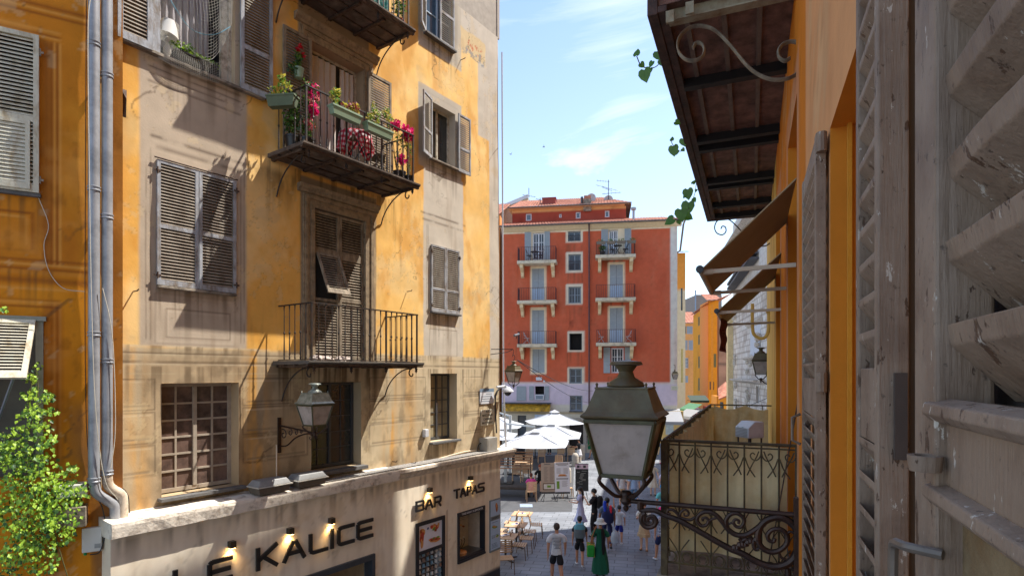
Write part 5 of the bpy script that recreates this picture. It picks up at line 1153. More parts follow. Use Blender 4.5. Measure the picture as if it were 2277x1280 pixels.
sB = leaf('shutter', B_x0, B_x1, -.08, -.03, [(zb_-1.6, zb_-.12), (zb_+.03, zb_+2.2)], zb_-1.7, zb_+2.3, .035, .075, .016, FW)
MB().box(B_x1-.002, B_x1+.012, -.055, -.035, zb_-.14, zb_+.02).build('latch_plate', M('dark_putty', srgb(80, 68, 60)), sB)
MB().box(wx(1996, -.03), wx(2000, -.03)+.05, -.035, .02, zb_-1.7, zb_+2.3).build('shutter_post', M('weathered_brown_post', srgb(104, 88, 70), bump=.7, bscale=20, var=.2, stretch=(1, 1, .3)), bW)
yC = -.10; C_x0 = wx(2033, yC); cz = lambda py, px=2095: W.z(px, py, yC)
sC = leaf('near_shutter', C_x0, .35, yC, yC+.05, [(cz(1090)-.55, cz(1090)-.0), (cz(885), cz(885)+1.3)], cz(1090)-.75, cz(885)+1.4, C_x0*0+.125, .094, .02, FW)
bpy.data.objects.remove(sC)
mb = MB(); za = cz(893); zb2 = cz(1082)
mb.box(C_x0, C_x0+.062, yC, yC+.05, za-1.2, za+1.4); mb.box(C_x0+.062, C_x0+.118, yC-.006, yC+.05, za-1.2, za+1.4)
mb.box(C_x0+.118, .4, yC+.004, yC+.05, zb2, za-.001)
near = mb.build('near_shutter', FW, bW, bevel=.004)
for za_, dz in ((za, -.022), (zb2, -.022)):
    MB().profile([(yC+.01, za_+dz-.006), (yC-.006, za_+dz), (yC-.014, za_+dz+.008), (yC-.012, za_+dz+.02), (yC+.01, za_+dz+.026)], C_x0+.095, .4).build('rail_moulding', FW, near, bevel=.002)
pitch = .094
for i in range(11):
    z0 = za+.045+pitch*i; mb = MB(); h = .064; t = .0125; yo, yi = yC+.004, yC+.068; xa, xb = C_x0+.117, .4; n = 26
    rr = random.Random(i); vs = []
    for k in range(n+1):
        x = xa+(xb-xa)*k/n; j = rr.uniform(-.0012, .0012); vs += [(x, yo+.004+j, z0+h/2-t), (x, yo+j, z0+h/2+t*.9), (x, yi, z0-h/2+t), (x, yi, z0-h/2-t)]
    mb.add(vs, [(k*4+j, k*4+(j+1) % 4, k*4+4+(j+1) % 4, k*4+4+j) for k in range(n) for j in range(4)]+[(0, 1, 2, 3), (n*4+3, n*4+2, n*4+1, n*4)])
    mb.build('slat', FW, near, bevel=.002)
MB().box(C_x0+.118, .4, yC+.02, yC+.045, za-1.2, zb2-.03).build('lower_panel', M('stained_panel', srgb(140, 120, 88), bump=.5, c2=srgb(112, 84, 48), c2amt=.5), near)
MB().box(C_x0, .4, yC+.07, yC+.09, za-1.2, za+1.4).build('shade_backing', M('shadow_brown', srgb(74, 62, 54), bump=.3), near)  # dark sheet behind the slats, coloured as the shade between them
z = W.z(2048, 1018, yC-.01); x = wx(2048, yC-.02); MB().lathe([(.008, -.009), (.0155, -.009), (.0175, .006), (.0175, .009), (.011, .009), (.010, -.004)], (x, yC-.016, z), 18).build('ring_catch', FW, near, smooth=True)
x, z = W.px(2050, 1228, yC-.02); MB().tube(smooth_path([(x, yC, z), (x-.02, yC-.03, z), (x-.05, yC-.036, z-.004), (x-.062, yC-.036, z-.02), (x-.064, yC-.036, z-.09)], 5), .006, 8).build('bent_hook', M('steel_hook', srgb(120, 108, 96), rough=.45, metal=.4, var=.2), near, smooth=True)
# ---- balcony overhead
UW = 1.02; zU = W.z(1449, 34, -UW); uxn = wx(1449, -UW); z_chk = (zU-EYE)
Yf = z_chk*FPX/(HY-487); uxf = -(Yf*.924+ (Yf*(1575-CX)/FPX)*.3825) ; uxf = wx(1576, -UW)
ub = W.root('overhead_balcony', 'dark overhead balcony slab at the upper right with iron beams and brick panels underneath', 'balcony')
RB = M('rust_brown_steel', srgb(84, 62, 54), rough=.7, metal=.2, var=.3, scale=6, bump=.4, c2=srgb(52, 40, 36), c2amt=.45)
BR = M('old_brick_soffit', srgb(128, 96, 84), rough=.9, var=.3, scale=6, bump=.6, c2=srgb(84, 64, 56), c2amt=.45, c2scale=5)
MB().box(uxf, uxn, -UW+.03, 0, zU+.06, zU+.16).build('slab', BR, ub)
mb = MB(); mb.box(uxf-.03, uxn+.03, -UW-.03, -UW+.05, zU-.02, zU+.18); mb.box(uxf-.03, uxn+.03, -UW+.05, -UW+.12, zU-.01, zU+.04); mb.box(uxf-.03, uxf+.05, -UW+.05, 0, zU-.02, zU+.18); mb.build('edge_beam', RB, ub, bevel=.006)
xs = [uxn+(uxf-uxn)*t for t in (.015, .19, .41, .455, .66, .70, .86, .97)]
for i, x in enumerate(xs):
    mb = MB(); mb.box(x-.012, x+.012, -UW+.12, 0, zU-.03, zU+.06); mb.box(x-.045, x+.045, -UW+.12, 0, zU-.042, zU-.03)
    mb.build('cross_beam', M('pale_painted_beam', srgb(150, 146, 124), var=.2, c2=srgb(120, 96, 66), c2amt=.3) if i == 0 else M('black_beam', (.012, .01, .009), rough=.7, var=.3), ub)
for k in range(7):
    a, b = xs[k], xs[k+1]
    if abs(a-b) < .3: continue
    for y in (-.78, -.5, -.24): MB().box(b+.05, a-.05, y-.02, y+.02, zU+.035, zU+.058).build('brick_joint', M('mortar_rib', srgb(110, 96, 86), var=.3, bump=.5), ub)
def hscroll(x, s_, rad, name, mat, parent, flat=(1, 1)):
    P = lambda px_, py_: (lambda q: (x, q[1], q[2]))(W_at(px_, py_, x))
    return P
def W_at(px, py, x):
    """point of the plane across the street front at local x"""
    r_, k = (px-CX)/FPX, (HY-py)/FPX; ox, oy, _ = W.o
    Y = (x + ox*W.c + oy*W.s)/(r_*W.c + W.s); wx_, wy_ = r_*Y-ox, Y-oy
    return (x, -wx_*W.s+wy_*W.c, EYE+k*Y)
sx = uxn-.1
pts = [W_at(a, b, sx) for a, b in ((1541, 108), (1548, 96), (1560, 98), (1566, 110), (1562, 126), (1545, 135), (1524, 132), (1508, 112), (1510, 86), (1530, 64), (1558, 58), (1590, 68), (1625, 102), (1660, 145), (1690, 168), (1724, 178), (1760, 172), (1782, 152), (1789, 124), (1782, 103), (1765, 93), (1744, 97), (1731, 112), (1733, 128), (1745, 136), (1757, 130))]
mb = MB(); mb.tube(smooth_path(pts, 4), .019, 6, flat=(1.5, .55)); mb.build('scroll_stay', M('pale_grey_iron', srgb(146, 140, 124), rough=.6, metal=.2, var=.2, c2=srgb(100, 92, 80), c2amt=.4), ub, smooth=True)
for a, b in ((1537, 36), (1494, 55)): p = W_at(a, b, sx); MB().box(p[0]+.1, p[0]+.125, p[1]-.03, p[1]+.03, p[2]-.05, p[2]+.04).build('beam_clip', MATS['pale_painted_beam'], ub)
sx = uxf+.02
pts = [W_at(a, b, sx) for a, b in ((1603, 509), (1606, 503), (1613, 505), (1614, 515), (1606, 522), (1594, 518), (1589, 506), (1594, 492), (1608, 485), (1624, 490), (1645, 510), (1675, 541), (1700, 547), (1717, 535), (1720, 520), (1710, 511), (1700, 516), (1700, 526))]
MB().tube(smooth_path(pts, 4), .011, 6).build('scroll_stay', IRON, ub)
rl = W.root('overhead_railing', 'iron railing with geometric bars on the balcony overhead, only its foot in view', 'railing'); mb = MB()
for i in range(12): y = -UW+.02+i*.08; mb.tube([(uxn-.04, y, zU+.18), (uxn-.04, y, zU+1.1)], .009, 5)
for i in range(50): x = uxn-.04-i*.1; mb.tube([(x, -UW+.02, zU+.18), (x, -UW+.02, zU+1.1)], .009, 5) if x > uxf else None
mb.box(uxf, uxn-.02, -UW, -UW+.04, zU+1.1, zU+1.13); mb.build('bars', IRON, rl)
# trailing heart-leaved vine
HL = M('heart_leaf', srgb(84, 132, 48), rough=.35, var=.3, scale=6, bump=0, trans=.4)
def heart(mb, p, d, nrm, s_):
    d = Vector(d).normalized(); u = d.cross(Vector(nrm)).normalized(); up = u.cross(d); P = Vector(p)
    out = [(0, .12), (.2, -.02), (.42, .08), (.5, .34), (.36, .66), (0, 1.05), (-.36, .66), (-.5, .34), (-.42, .08), (-.2, -.02)]
    vs = [P+(u*a+d*b+up*(.12*abs(a)))*s_ for a, b in out] + [P+d*.45*s_]; n = len(out)
    mb.add(vs, [(i, (i+1) % n, n) for i in range(n)])
def sprig(lab, chain, lv, y, s_=1.):
    q = [(lambda t: Vector((t[0], y, t[1])))(W.px(a, b, y)) for a, b in chain]; r = W.root('trailing_vine', lab, 'plant', *q[0], 'trailing vine on the overhead balcony')
    MB().tube(smooth_path([p-q[0] for p in q], 5), .004, 5).build('stem', STEM, r)
    for a, b, sz_, ang in lv:
        t = W.px(a, b, y); mb = MB(); heart(mb, Vector((t[0], y, t[1]))-q[0], (-.15, math.sin(R(ang)), -math.cos(R(ang))), (1, -.3, .25), sz_*s_); mb.build('leaf', HL, r)
sprig('heart leaved sprig reaching furthest left over the sky', [(1475, 120), (1462, 146), (1442, 152), (1425, 145), (1416, 126)], [(1447, 150, .05, -10), (1468, 132, .06, 10), (1423, 140, .05, 40), (1432, 152, .11, 10), (1460, 112, .1, 25), (1415, 126, .06, 170), (1452, 135, .06, -30)], -UW-.06)
sprig('short sprig with two leaves halfway along the slab edge', [(1522, 334), (1510, 336), (1496, 322), (1493, 312)], [(1507, 333, .06, -20), (1516, 330, .05, 40), (1497, 322, .12, 5), (1518, 306, .11, 15), (1494, 314, .05, 175), (1500, 270, .07, 60)], -UW-.05)
sprig('longest sprig hanging at the far corner of the slab', [(1548, 408), (1545, 430), (1535, 455), (1522, 480), (1508, 490), (1497, 482)], [(1529, 418, .15, 5), (1532, 446, .2, -10), (1513, 462, .16, 8), (1522, 478, .11, 60), (1500, 484, .12, -60), (1540, 410, .07, 150), (1526, 432, .06, -40), (1541, 440, .07, 30), (1508, 488, .06, 20), (1549, 420, .05, -20)], -UW-.04)
sprig('sprig lying across the pale beam at the near end overhead', [(1600, -10), (1608, 25), (1620, 42), (1645, 52), (1662, 44)], [(1625, 5, .11, 20), (1612, 22, .08, 50), (1650, 26, .12, 40), (1664, 26, .1, -20)], -.62)
# ---- the two folding awnings
AWN = M('taupe_awning_cloth', srgb(176, 158, 124), rough=.85, var=.06, bump=.15, bscale=90, trans=.25); ARM = M('cream_awning_arm', srgb(186, 170, 146), rough=.5, var=.1)
def awning(lab, f1, f2, wl1, wl2, aw1, aw2, rise):
    y = -.66; p1 = W.px(*f1, y); x1 = p1[0]; z1 = p1[1]; x2 = wx(f2[0], y)
    r = W.root('folding_awning', lab, 'awning', x1, 0, z1, 'brown folding awnings over the balcony doors'); dx = x2-x1
    zt = rise
    MB().add([(0, y, 0), (dx, y, 0), (dx, -.0, zt), (0, -.0, zt), (0, y, -.012), (dx, y, -.012), (dx, .0, zt-.012), (0, .0, zt-.012)], [(0,1,2,3),(7,6,5,4),(0,4,5,1),(1,5,6,2),(2,6,7,3),(3,7,4,0)]).build('awning_cloth', AWN, r)
    MB().tube([(.02, y, 0), (dx-.02, y, 0)], .022, 10).build('front_bar', ARM, r); MB().lathe([(0, -.012), (.03, -.01), (.03, .01), (0, .012)], (.03, y, 0), 10, ax='x').build('end_cap', BLKF, r)
    for xx in (-.05, dx+.05): MB().bar((xx, y+.03, -.01), (xx, .0, -.0), .022, .03).tube([(xx, y+.02, -.01), (xx, y+.09, -.01)], .022, 8).build('folding_arm', ARM, r)
awning('nearer brown awning, folded out below the overhead slab', (1557, 600), (1582, 650), 0, 0, 0, 0, .62)
awning('farther brown awning with a dark red cloth hanging from it', (1594, 692), (1610, 715), 0, 0, 0, 0, .62)
x, z = W.px(1601, 705, -.66); r = W.root('dark_red_cloth', 'dark red cloth hanging from the farther awning bar', 'cloth', x, -.66, z); MB().add([(0, .01*math.sin(i), -.0-.038*i) for i in range(12)]+[(-.3+.02*i, .07+.01*math.sin(i*1.2), -.038*i-.02) for i in range(12)], [(i, i+1, i+13, i+12) for i in range(11)]).build('cloth', M('maroon_cloth', srgb(96, 34, 26), bump=.1), r)
# ---- balcony wrapped in canvas
CW = .93; cxn = wx(1476, -CW); zR = W.z(1476, 978, -CW); cxf = wx(1580, -CW); CH = 1.0
RI = M('olive_rusty_iron', srgb(92, 80, 50), rough=.7, metal=.2, var=.3, scale=16, bump=.3, c2=srgb(60, 44, 30), c2amt=.4)
cb_ = W.root('canvas_balcony', 'balcony with scrollwork railing wrapped in stained beige canvas', 'balcony')
MB().box(cxf, cxn+.03, -CW-.05, 0, zR-CH-.14, zR-CH-.04).build('floor_slab', STONE, cb_)
def rail_panel(P, ln, name):
    """P(u,v,o): u along the panel, v up from the floor, o outwards"""
    mb = MB(); n = max(2, int(round(ln/.117))); s_ = ln/n
    for i in range(n+1): mb.tube([P(i*s_, 0, 0), P(i*s_, CH, 0)], .007 if 0 < i < n else .013, 5)
    mb.tube([P(0, CH-.0, 0), P(ln, CH, 0)], .013, 6); mb.tube([P(0, .06, 0), P(ln, .06, 0)], .009, 5); mb.tube([P(0, CH-.03, 0), P(ln, CH-.03, 0)], .006, 5)
    for i in range(n+1):
        u = i*s_
        if i % 2 == 0:
            for sg in (-1, 1):
                if not (0 <= u+sg*.08 <= ln+.01): continue
                mb.tube(smooth_path([P(u+sg*a, CH-.04+b, .01) for a, b in ((.0, -.0), (.008, -.05), (.035, -.078), (.066, -.066), (.074, -.04), (.058, -.024), (.044, -.036))], 4), .005, 5)
        else:
            for sg in (-1, 1):
                if not (0 <= u+sg*.1 <= ln+.02): continue
                mb.tube([P(u+sg*a, CH-.04+b, .01) for a, b in ((.10, -.01), (.085, -.05), (.05, -.12), (.02, -.19), (.0, -.21))][:4], .005, 5)
                mb.tube(smooth_path([P(u+sg*a, CH-.04+b, .01) for a, b in ((.005, -.06), (.03, -.13), (.075, -.2))], 4), .005, 5)
        for sg in (-1, 1):
            if not (0 <= u+sg*.04 <= ln+.02): continue
            mb.tube([P(u+sg*a, .44+b, .01) for a, b in ((.04, .07), (.012, .015), (0, -.0), (.012, -.07), (.045, -.12))], .0045, 5)
            c = u+sg*.058
            mb.tube([P(c-sg*math.cos(t)*.045*(1-k*.03), .11+math.sin(t)*.048*(1-k*.03), .01) for k, t in enumerate([R(-60)+.42*j for j in range(13)])], .005, 5)
            if i % 2: mb.tube([P(u+sg*a, .1+b, .01) for a, b in ((.0, .02), (.02, .07), (.075, .15))], .005, 5)
    return mb.build(name, RI, cb_)
rail_panel(lambda u, v, o: (cxn+o, -CW+u, zR-CH+v), CW-.0, 'end_railing'); rail_panel(lambda u, v, o: (cxn-u, -CW-o, zR-CH+v), cxn-cxf, 'front_railing')
mb = MB(); [mb.tube([(cxf, -CW+u, zR-CH), (cxf, -CW+u, zR)], .007, 5) for u in (0, .2, .4, .6, .8)]; mb.tube([(cxf, -CW, zR), (cxf, 0, zR)], .013, 6); mb.build('far_railing', RI, cb_)
MB().box(cxn-.02, cxn+.02, -CW-.02, -CW+.03, zR-CH-.1, zR).build('corner_post', RI, cb_)
CANV = M('stained_canvas', srgb(216, 198, 152), rough=.9, var=.14, scale=4, bump=.25, bscale=60, c2=srgb(190, 156, 100), c2amt=.3, c2scale=2.2, streak=.14, trans=.35)
cv = W.root('balcony_canvas', 'stained beige canvas tied inside the scrollwork railing', 'canvas')
def canvas(P, ln, top, bot, name, n=70, m=14, sag=0.):
    vs = []
    for j in range(m+1):
        for i in range(n+1):
            u = ln*i/n; t = j/m; zt = top-sag*abs(math.sin(u*6.5))*(1-t)**3; z = zt+(bot-zt+.05*math.sin(u*3.4+.5)-.02)*t
            o = .012*math.sin(u*26+2*t)+.02*math.sin(u*9+t*3)+.008*math.sin(t*11+u*14); vs.append(P(u, z, o))
    return MB().add(vs, [(j*(n+1)+i, j*(n+1)+i+1, (j+1)*(n+1)+i+1, (j+1)*(n+1)+i) for j in range(m) for i in range(n)]).build(name, CANV, cv, smooth=True)
zt_ = zR-.02; zb3 = W.z(1476, 1250, -CW)
canvas(lambda u, z, o: (cxn-.05+o, -CW+.04+u, z), CW-.1, zt_, zR-.88, 'end_sheet'); canvas(lambda u, z, o: (cxn-.05-u, -CW+.05+o, z), cxn-cxf-.06, zt_, zR-.88, 'front_sheet', 120)
canvas(lambda u, z, o: (cxf+.05+o, -CW+.05+u, z), CW-.1, zR+.0, zR-.88, 'far_sheet', sag=.07)
p = at(1666, 968, 5.9); z = p.z-.0; r = root('vent_box', 'white louvred vent box standing in the far corner of the canvas balcony', 'vent', p, R(196)); r.scale = (.74, .74, .74)
mb = MB(); mb.prism([(-.12, -.02), (.13, -.02), (.13, .12), (.03, .2), (-.12, .2)], -.13, .15); mb.build('casing', M('aged_white_plastic', srgb(206, 210, 212), rough=.4, bump=0), r, bevel=.01)
for i in range(6): MB().box(.132, .14, -.11, .13, .0+i*.02, .008+i*.02).build('louvre', MATS['grey_plastic'], r)
for i, y in enumerate((-.08, .02)): MB().box(.131, .136, y, y+.03, .12, .125).build('tape', M('teal_tape', srgb(60, 150, 150), bump=0), r)
for a in (-.1, .1):
    for b in (-.1, .12): MB().tube([(a, b, -.02), (a, b, (zR-CH-.04-z)/.74)], .012, 6).build('stand_leg', BLKF, r)
# ---- big lantern on its scrolled arm
yb = -1.19; xb = W.x(1392, yb); zarm = W.z(1392, 1112, yb)
r = W.root('street_lantern', 'large green copper lantern with milky glass on a scrolled iron arm in the foreground', 'street lamp', xb, 0, zarm)
lantern_on(r, .96, (0, yb, -.0), z0=.045)
arm = MB().tube([(0, yb+.03, .0), (0, .0, 0)], .0185, 12).tube([(0, yb+.11, -.0), (0, yb+.11, -.05)], .026, 8).build('arm', CAST, r, smooth=True)
def scr(pts, rad, name='scrollwork', close=0):
    q = []
    for p in pts:
        a, b = p[:2]; px_, py_ = 1400+a/5.6925, 1080+b/5.69; t = W_at(px_, py_, xb); q.append(Vector((0, t[1], t[2]-zarm)))
    k = len(smooth_path(q, 5)); rs = rad if not isinstance(rad, tuple) else [rad[0]+(rad[1]-rad[0])*i/(k-1) for i in range(k)]
    return MB().tube(smooth_path(q, 5), rs, 8).build(name, CAST, r, smooth=True)
scr([(240, 420), (262, 400), (300, 420), (290, 470), (245, 480), (190, 440), (190, 360), (150, 300), (115, 270)][:7], (.010, .018)); scr([(200, 340), (160, 370), (150, 440), (190, 505), (255, 520), (320, 490), (335, 430), (305, 385), (260, 380), (225, 405), (235, 450), (262, 460)], (.022, .012))
scr([(115, 275), (160, 310), (230, 305), (330, 310), (450, 370), (640, 440), (1000, 640), (1250, 780), (1420, 850), (1620, 960), (1800, 1015), (1950, 1000), (2070, 920), (2140, 780), (2160, 600), (2150, 430)], (.018, .030))
scr([(2150, 620), (2100, 520), (1980, 420), (1850, 395), (1720, 440), (1640, 540), (1620, 660), (1670, 770), (1780, 830), (1900, 810), (1990, 720), (1985, 610), (1910, 545), (1810, 550), (1750, 610), (1760, 680), (1820, 700), (1840, 660)], (.027, .013))
scr([(1700, 470), (1580, 560), (1460, 620), (1340, 610), (1240, 540), (1180, 460), (1100, 370), (1010, 325), (920, 335), (860, 390), (860, 450), (910, 500), (970, 490), (1000, 440), (970, 400), (925, 410), (930, 440)], (.022, .009))
scr([(1270, 590), (1225, 500), (1225, 420), (1280, 355), (1360, 345), (1430, 390), (1450, 450), (1410, 515), (1350, 510), (1315, 460), (1340, 420), (1385, 440), (1375, 475)], (.018, .009)); scr([(1250, 480), (1290, 465), (1320, 480)], .008)
scr([(830, 395), (770, 425), (700, 415), (640, 390), (650, 330), (700, 295), (745, 330), (735, 370), (695, 370), (690, 340)], (.012, .007)); scr([(640, 400), (600, 340), (545, 300), (490, 300), (480, 340), (520, 350)], (.013, .008)); scr([(980, 460), (1040, 420), (1100, 400)], .009)
scr([(1390, 660), (1420, 690), (1470, 670), (1500, 700), (1440, 760), (1340, 760), (1280, 790)], .014); scr([(1520, 640), (1560, 700), (1590, 790), (1640, 790)], .016); scr([(1890, 840), (1920, 900), (1990, 930), (2060, 920)], .01); scr([(1990, 600), (2040, 575), (2100, 600)], .01)
for i in range(16):
    a = 1250+i*32; b = 800+i*17; t = W_at(1400+a/5.69, 1080+b/5.69, xb); MB().lathe([(0, -.012), (.022+.006*math.sin(i), -.006), (.012, .012), (0, .02)], (0, t[1], t[2]-zarm+.02), 7).build('cast_leaf', CAST, r)
for i in range(9):
    a = 1330+i*34; b = 770-i*12+14*math.sin(i*2); t = W_at(1400+a/5.69, 1080+b/5.69, xb); MB().lathe([(0, -.02), (.026, -.008), (.02, .012), (0, .022)], (0, t[1], t[2]-zarm), 7).build('cast_leaf', CAST, r)
MB().box(-.03, .03, -.03, .0, -.62, .12).build('wall_plate', CAST, r)
scr([(2000, 1040), (2010, 1138), (2010, 1250)], .02); scr([(2040, 1040), (2110, 1075), (2160, 1110), (2150, 1160)], .012)
p0 = W_at(1780, 862, xb-.15); p1 = W_at(1702, 1290, xb-.15); r = W.root('stay_cable', 'thin rusty cable slanting down in front of the canvas balcony', 'cable', *p0); MB().tube([(0, 0, 0), tuple(Vector(p1)-Vector(p0))], .005, 5).build('cord', RUST, r)
# ---- further along: lamp on the corner, bent hose
p = at(1692, 842, 12.9); r = root('wall_lantern', 'cream glassed lantern beyond the far end of the orange right hand wall', 'street lamp', p, W.a); lantern(r, .66, True, 0.); MB().tube(smooth_path([(0, 0, -.02), (0, .15, -.12), (0, .5, -.1)], 5), .014, 6).build('arm', CAST, r)
q = [W_at(a, b, wx(1712)) for a, b in ((1673, 675), (1673, 725), (1678, 745), (1695, 752), (1707, 740), (1710, 700), (1706, 694), (1714, 690), (1716, 700), (1717, 900))]; r = W.root('bent_pipe', 'yellow painted pipe bent in a loop beside the far wall lantern', 'pipe', *q[0]); MB().tube(smooth_path([Vector(v)-Vector(q[0]) for v in q], 4), .028, 6).build('pipe', M('ochre_pipe', srgb(200, 164, 84), bump=0), r)
# ================================================================= red apartment house across the square (frame B)
_p = at(1300, 830, 43)
B = Frame(_p.x, _p.y, R(-8.75))
bx = lambda p, y=0.: B.x(p, y)
bz = lambda px, py, y=0.: B.z(px, py, y)
CRM = srgb(232, 214, 182)
def brect(a, b, t, c): return [bx(a), bx(b), bz((a+b)/2, c), bz((a+b)/2, t)]
zred = bz(1300, 852); zcor = bz(1300, 504); zpk = bz(1300, 898)
LB = [(1157.5, 1229, 549, 578), (1157.5, 1229, 640, 667), (1157.5, 1229, 737, 764)]    # rail top, slab top for the left column
RBa = [(1332, 1406, 538, 565), (1332, 1406, 633, 661), (1333, 1407, 733, 761)]
Hs = {}
Hs['lt'] = brect(1184, 1211, 517, 578); Hs['l2'] = brect(1183, 1210, 597, 667); Hs['l3'] = brect(1183, 1210, 689, 764); Hs['l4'] = brect(1184, 1211, 776, 828)
Hs['rt'] = brect(1354, 1374, 511, 565); Hs['r2'] = brect(1356, 1385, 588, 661); Hs['r3'] = brect(1356, 1385, 684, 761); Hs['r4'] = brect(1359, 1387, 773, 829)
for i, (a, b, c, d) in enumerate(((1263, 1291, 514, 536), (1264, 1291.5, 565, 601), (1264, 1292, 637, 674), (1266, 1294, 741, 778), (1266, 1294, 819, 852))): Hs['m%d' % i] = brect(a, b, c, d)
Hs['p1'] = brect(1267, 1295, 879, 913); Hs['k1'] = brect(1190, 1210, 858, 889); Hs['s1'] = brect(1151, 1170, 923, 986); Hs['g1'] = brect(1189, 1217, 921, 990); Hs['dr'] = brect(1266, 1297, 938, 1000)
def paintB(x, z):
    P = Paint(x, z, np.array(srgb(204, 100, 68)))
    P.lay(sst(.45, .75, P.n(.5, .35)), srgb(188, 88, 60), .6); P.lay(sst(.55, .8, P.n(2, .5, 8)), srgb(204, 122, 90), .4)
    P.lay(sst(zcor-.35, zcor-.34, z), CRM); P.lay(P.rect(bx(1117)-1, bx(1119.5), zpk, 30, .01), srgb(204, 130, 70), .6)
    P.lay(sst(bx(1490), bx(1491), x), srgb(220, 214, 202))
    weather(P, x, z, 12, [(h[0]-.2, h[1]+.2, h[2]-.18, 1.6) for h in Hs.values()] + [(bx(a-10), bx(b+10), bz(a, c+4), 1.5) for a, b, _, c in LB+RBa], .4, .12, (190, 110, 84)); P.lay(sst(.5, .66, P.n(1.8, .16, 44))*.6, srgb(206, 112, 84), .35)
    for k in ('l2', 'l3', 'l4', 'r2', 'r3'): h = Hs[k]; P.lay(P.rect(h[0]-.15, h[1]+.15, h[2]-.16, h[3]+.16, .01), CRM)
    for k in range(5): h = Hs['m%d' % k]; P.lay(P.rect(h[0]-.15, h[1]+.15, h[2]-.15, h[3]+.16, .01), srgb(226, 212, 186))
    P.lay(P.rect(Hs['rt'][0]-.1, Hs['rt'][1]+1.0, Hs['rt'][2], zcor, .01), CRM); P.lay(P.rect(Hs['lt'][0]-.1, Hs['lt'][1]+.15, Hs['lt'][2], zcor, .01), CRM)
    P.lay(P.rect(bx(1262), bx(1274), bz(1270, 729), bz(1270, 714), .15, .2, 3)*sst(.4, .6, P.n(4, 2, 1)), srgb(70, 30, 22), .7)
    P.lay(1-sst(zred-.01, zred+.01, z), srgb(216, 200, 212)); P.lay(P.rect(-30, 30, zred-.1, zred, .01), srgb(228, 220, 206))
    P.lay(1-sst(zpk-.03, zpk+.01, z), srgb(216, 208, 190)); P.lay(1-sst(bz(1300, 916)-.02, bz(1300, 916), z), srgb(210, 200, 178))
    P.lay(P.rect(-30, 30, bz(1300, 919), bz(1300, 915.5), .01), srgb(176, 158, 124))
    P.lay(sst(.55, .8, P.n(.8, .3, 3))*(z < zred), srgb(190, 180, 168), .5)
    return P.c
bB = B.root('red_apartment_house', 'tall brick red apartment house with cream trim and a pink lower storey across the square', 'building')
bx0, bx1 = bx(1116), bx(1506)
wall('facade_wall', PLASTER, bB, bx0, bx1, 0, zcor+.05, list(Hs.values()), .14, paintB, depth=.22)
mb = MB(); mb.box(bx0, bx1, .5, .55, 0, zcor); mb.build('room_darkness', DARK, bB)
mb = MB(); mb.box(bx1-.03, bx1, .01, 12, 0, zcor); mb.box(bx0, bx1, 11.9, 12, 0, zcor); mb.box(bx0, bx0+.03, .01, 12, 0, zcor); mb.build('side_wall', M('cream_side', srgb(214, 204, 186), bump=.2), bB)
TILE = M('terracotta_tiles', srgb(180, 120, 94), rough=.85, var=.35, scale=5, bump=.3, c2=srgb(150, 84, 62), c2amt=.45, c2scale=3)
def tiles(parent, x0, x1, y0, z0, y1, z1, hip0=0, hip1=0, pitch=.24, mat=None, name='tiled_roof'):
    """tiled slope from the eave (y0,z0) up to (y1,z1): rounded rows running up the slope"""
    mb = MB(); n = int((x1-x0)/pitch); m = max(2, int(math.hypot(y1-y0, z1-z0)/.4)); q = 4; vs = []
    for j in range(m+1):
        for e in (0, 1):
            t = min(1, (j+e*.92)/m) if j < m else 1
            a, b = x0+hip0*t, x1-hip1*t
            for i in range(n*q+1): vs.append((a+(b-a)*i/(n*q), y0+(y1-y0)*t, z0+(z1-z0)*t+.05*abs(math.sin(math.pi*i/q))+(.035 if e == 0 else 0)))
    w = n*q+1; rows = 2*(m+1)
    return mb.add(vs, [(j*w+i, j*w+i+1, (j+1)*w+i+1, (j+1)*w+i) for j in range(rows-1) for i in range(w-1)]).build(name, mat or TILE, parent)
ze = zcor+.12
MB().profile([(0, ze-.35), (-.1, ze-.3), (-.35, ze-.06), (-.4, ze), (0, ze)], bx0, bx1+.3).build('cornice', M('cream_trim', srgb(226, 204, 162), var=.08), bB)
tiles(bB, bx0-.1, bx1+.45, -.52, ze+.02, 2.6, ze+1.0, 0, 1.2)
MB().tube([(bx0-.1, -.55, ze), (bx1+.5, -.55, ze)], .06, 8).build('gutter', M('grey_gutter', srgb(92, 84, 80), rough=.5, metal=.3), bB)
MB().tube([(bx(1310), -.5, ze-.05), (bx(1310), -.14, ze-.5), (bx(1310), -.12, 1.5)], .055, 8).build('downpipe', M('plum_pipe', srgb(96, 72, 74), rough=.5, metal=.3), bB)
MB().tube([(bx1+.5, -.5, ze), (bx1+.52, .6, ze-.05), (bx1+.4, 1.5, ze-1.8), (bx1+.1, 1.6, ze-2.0)], .07, 8).build('side_gutter', MATS['grey_gutter'], bB)
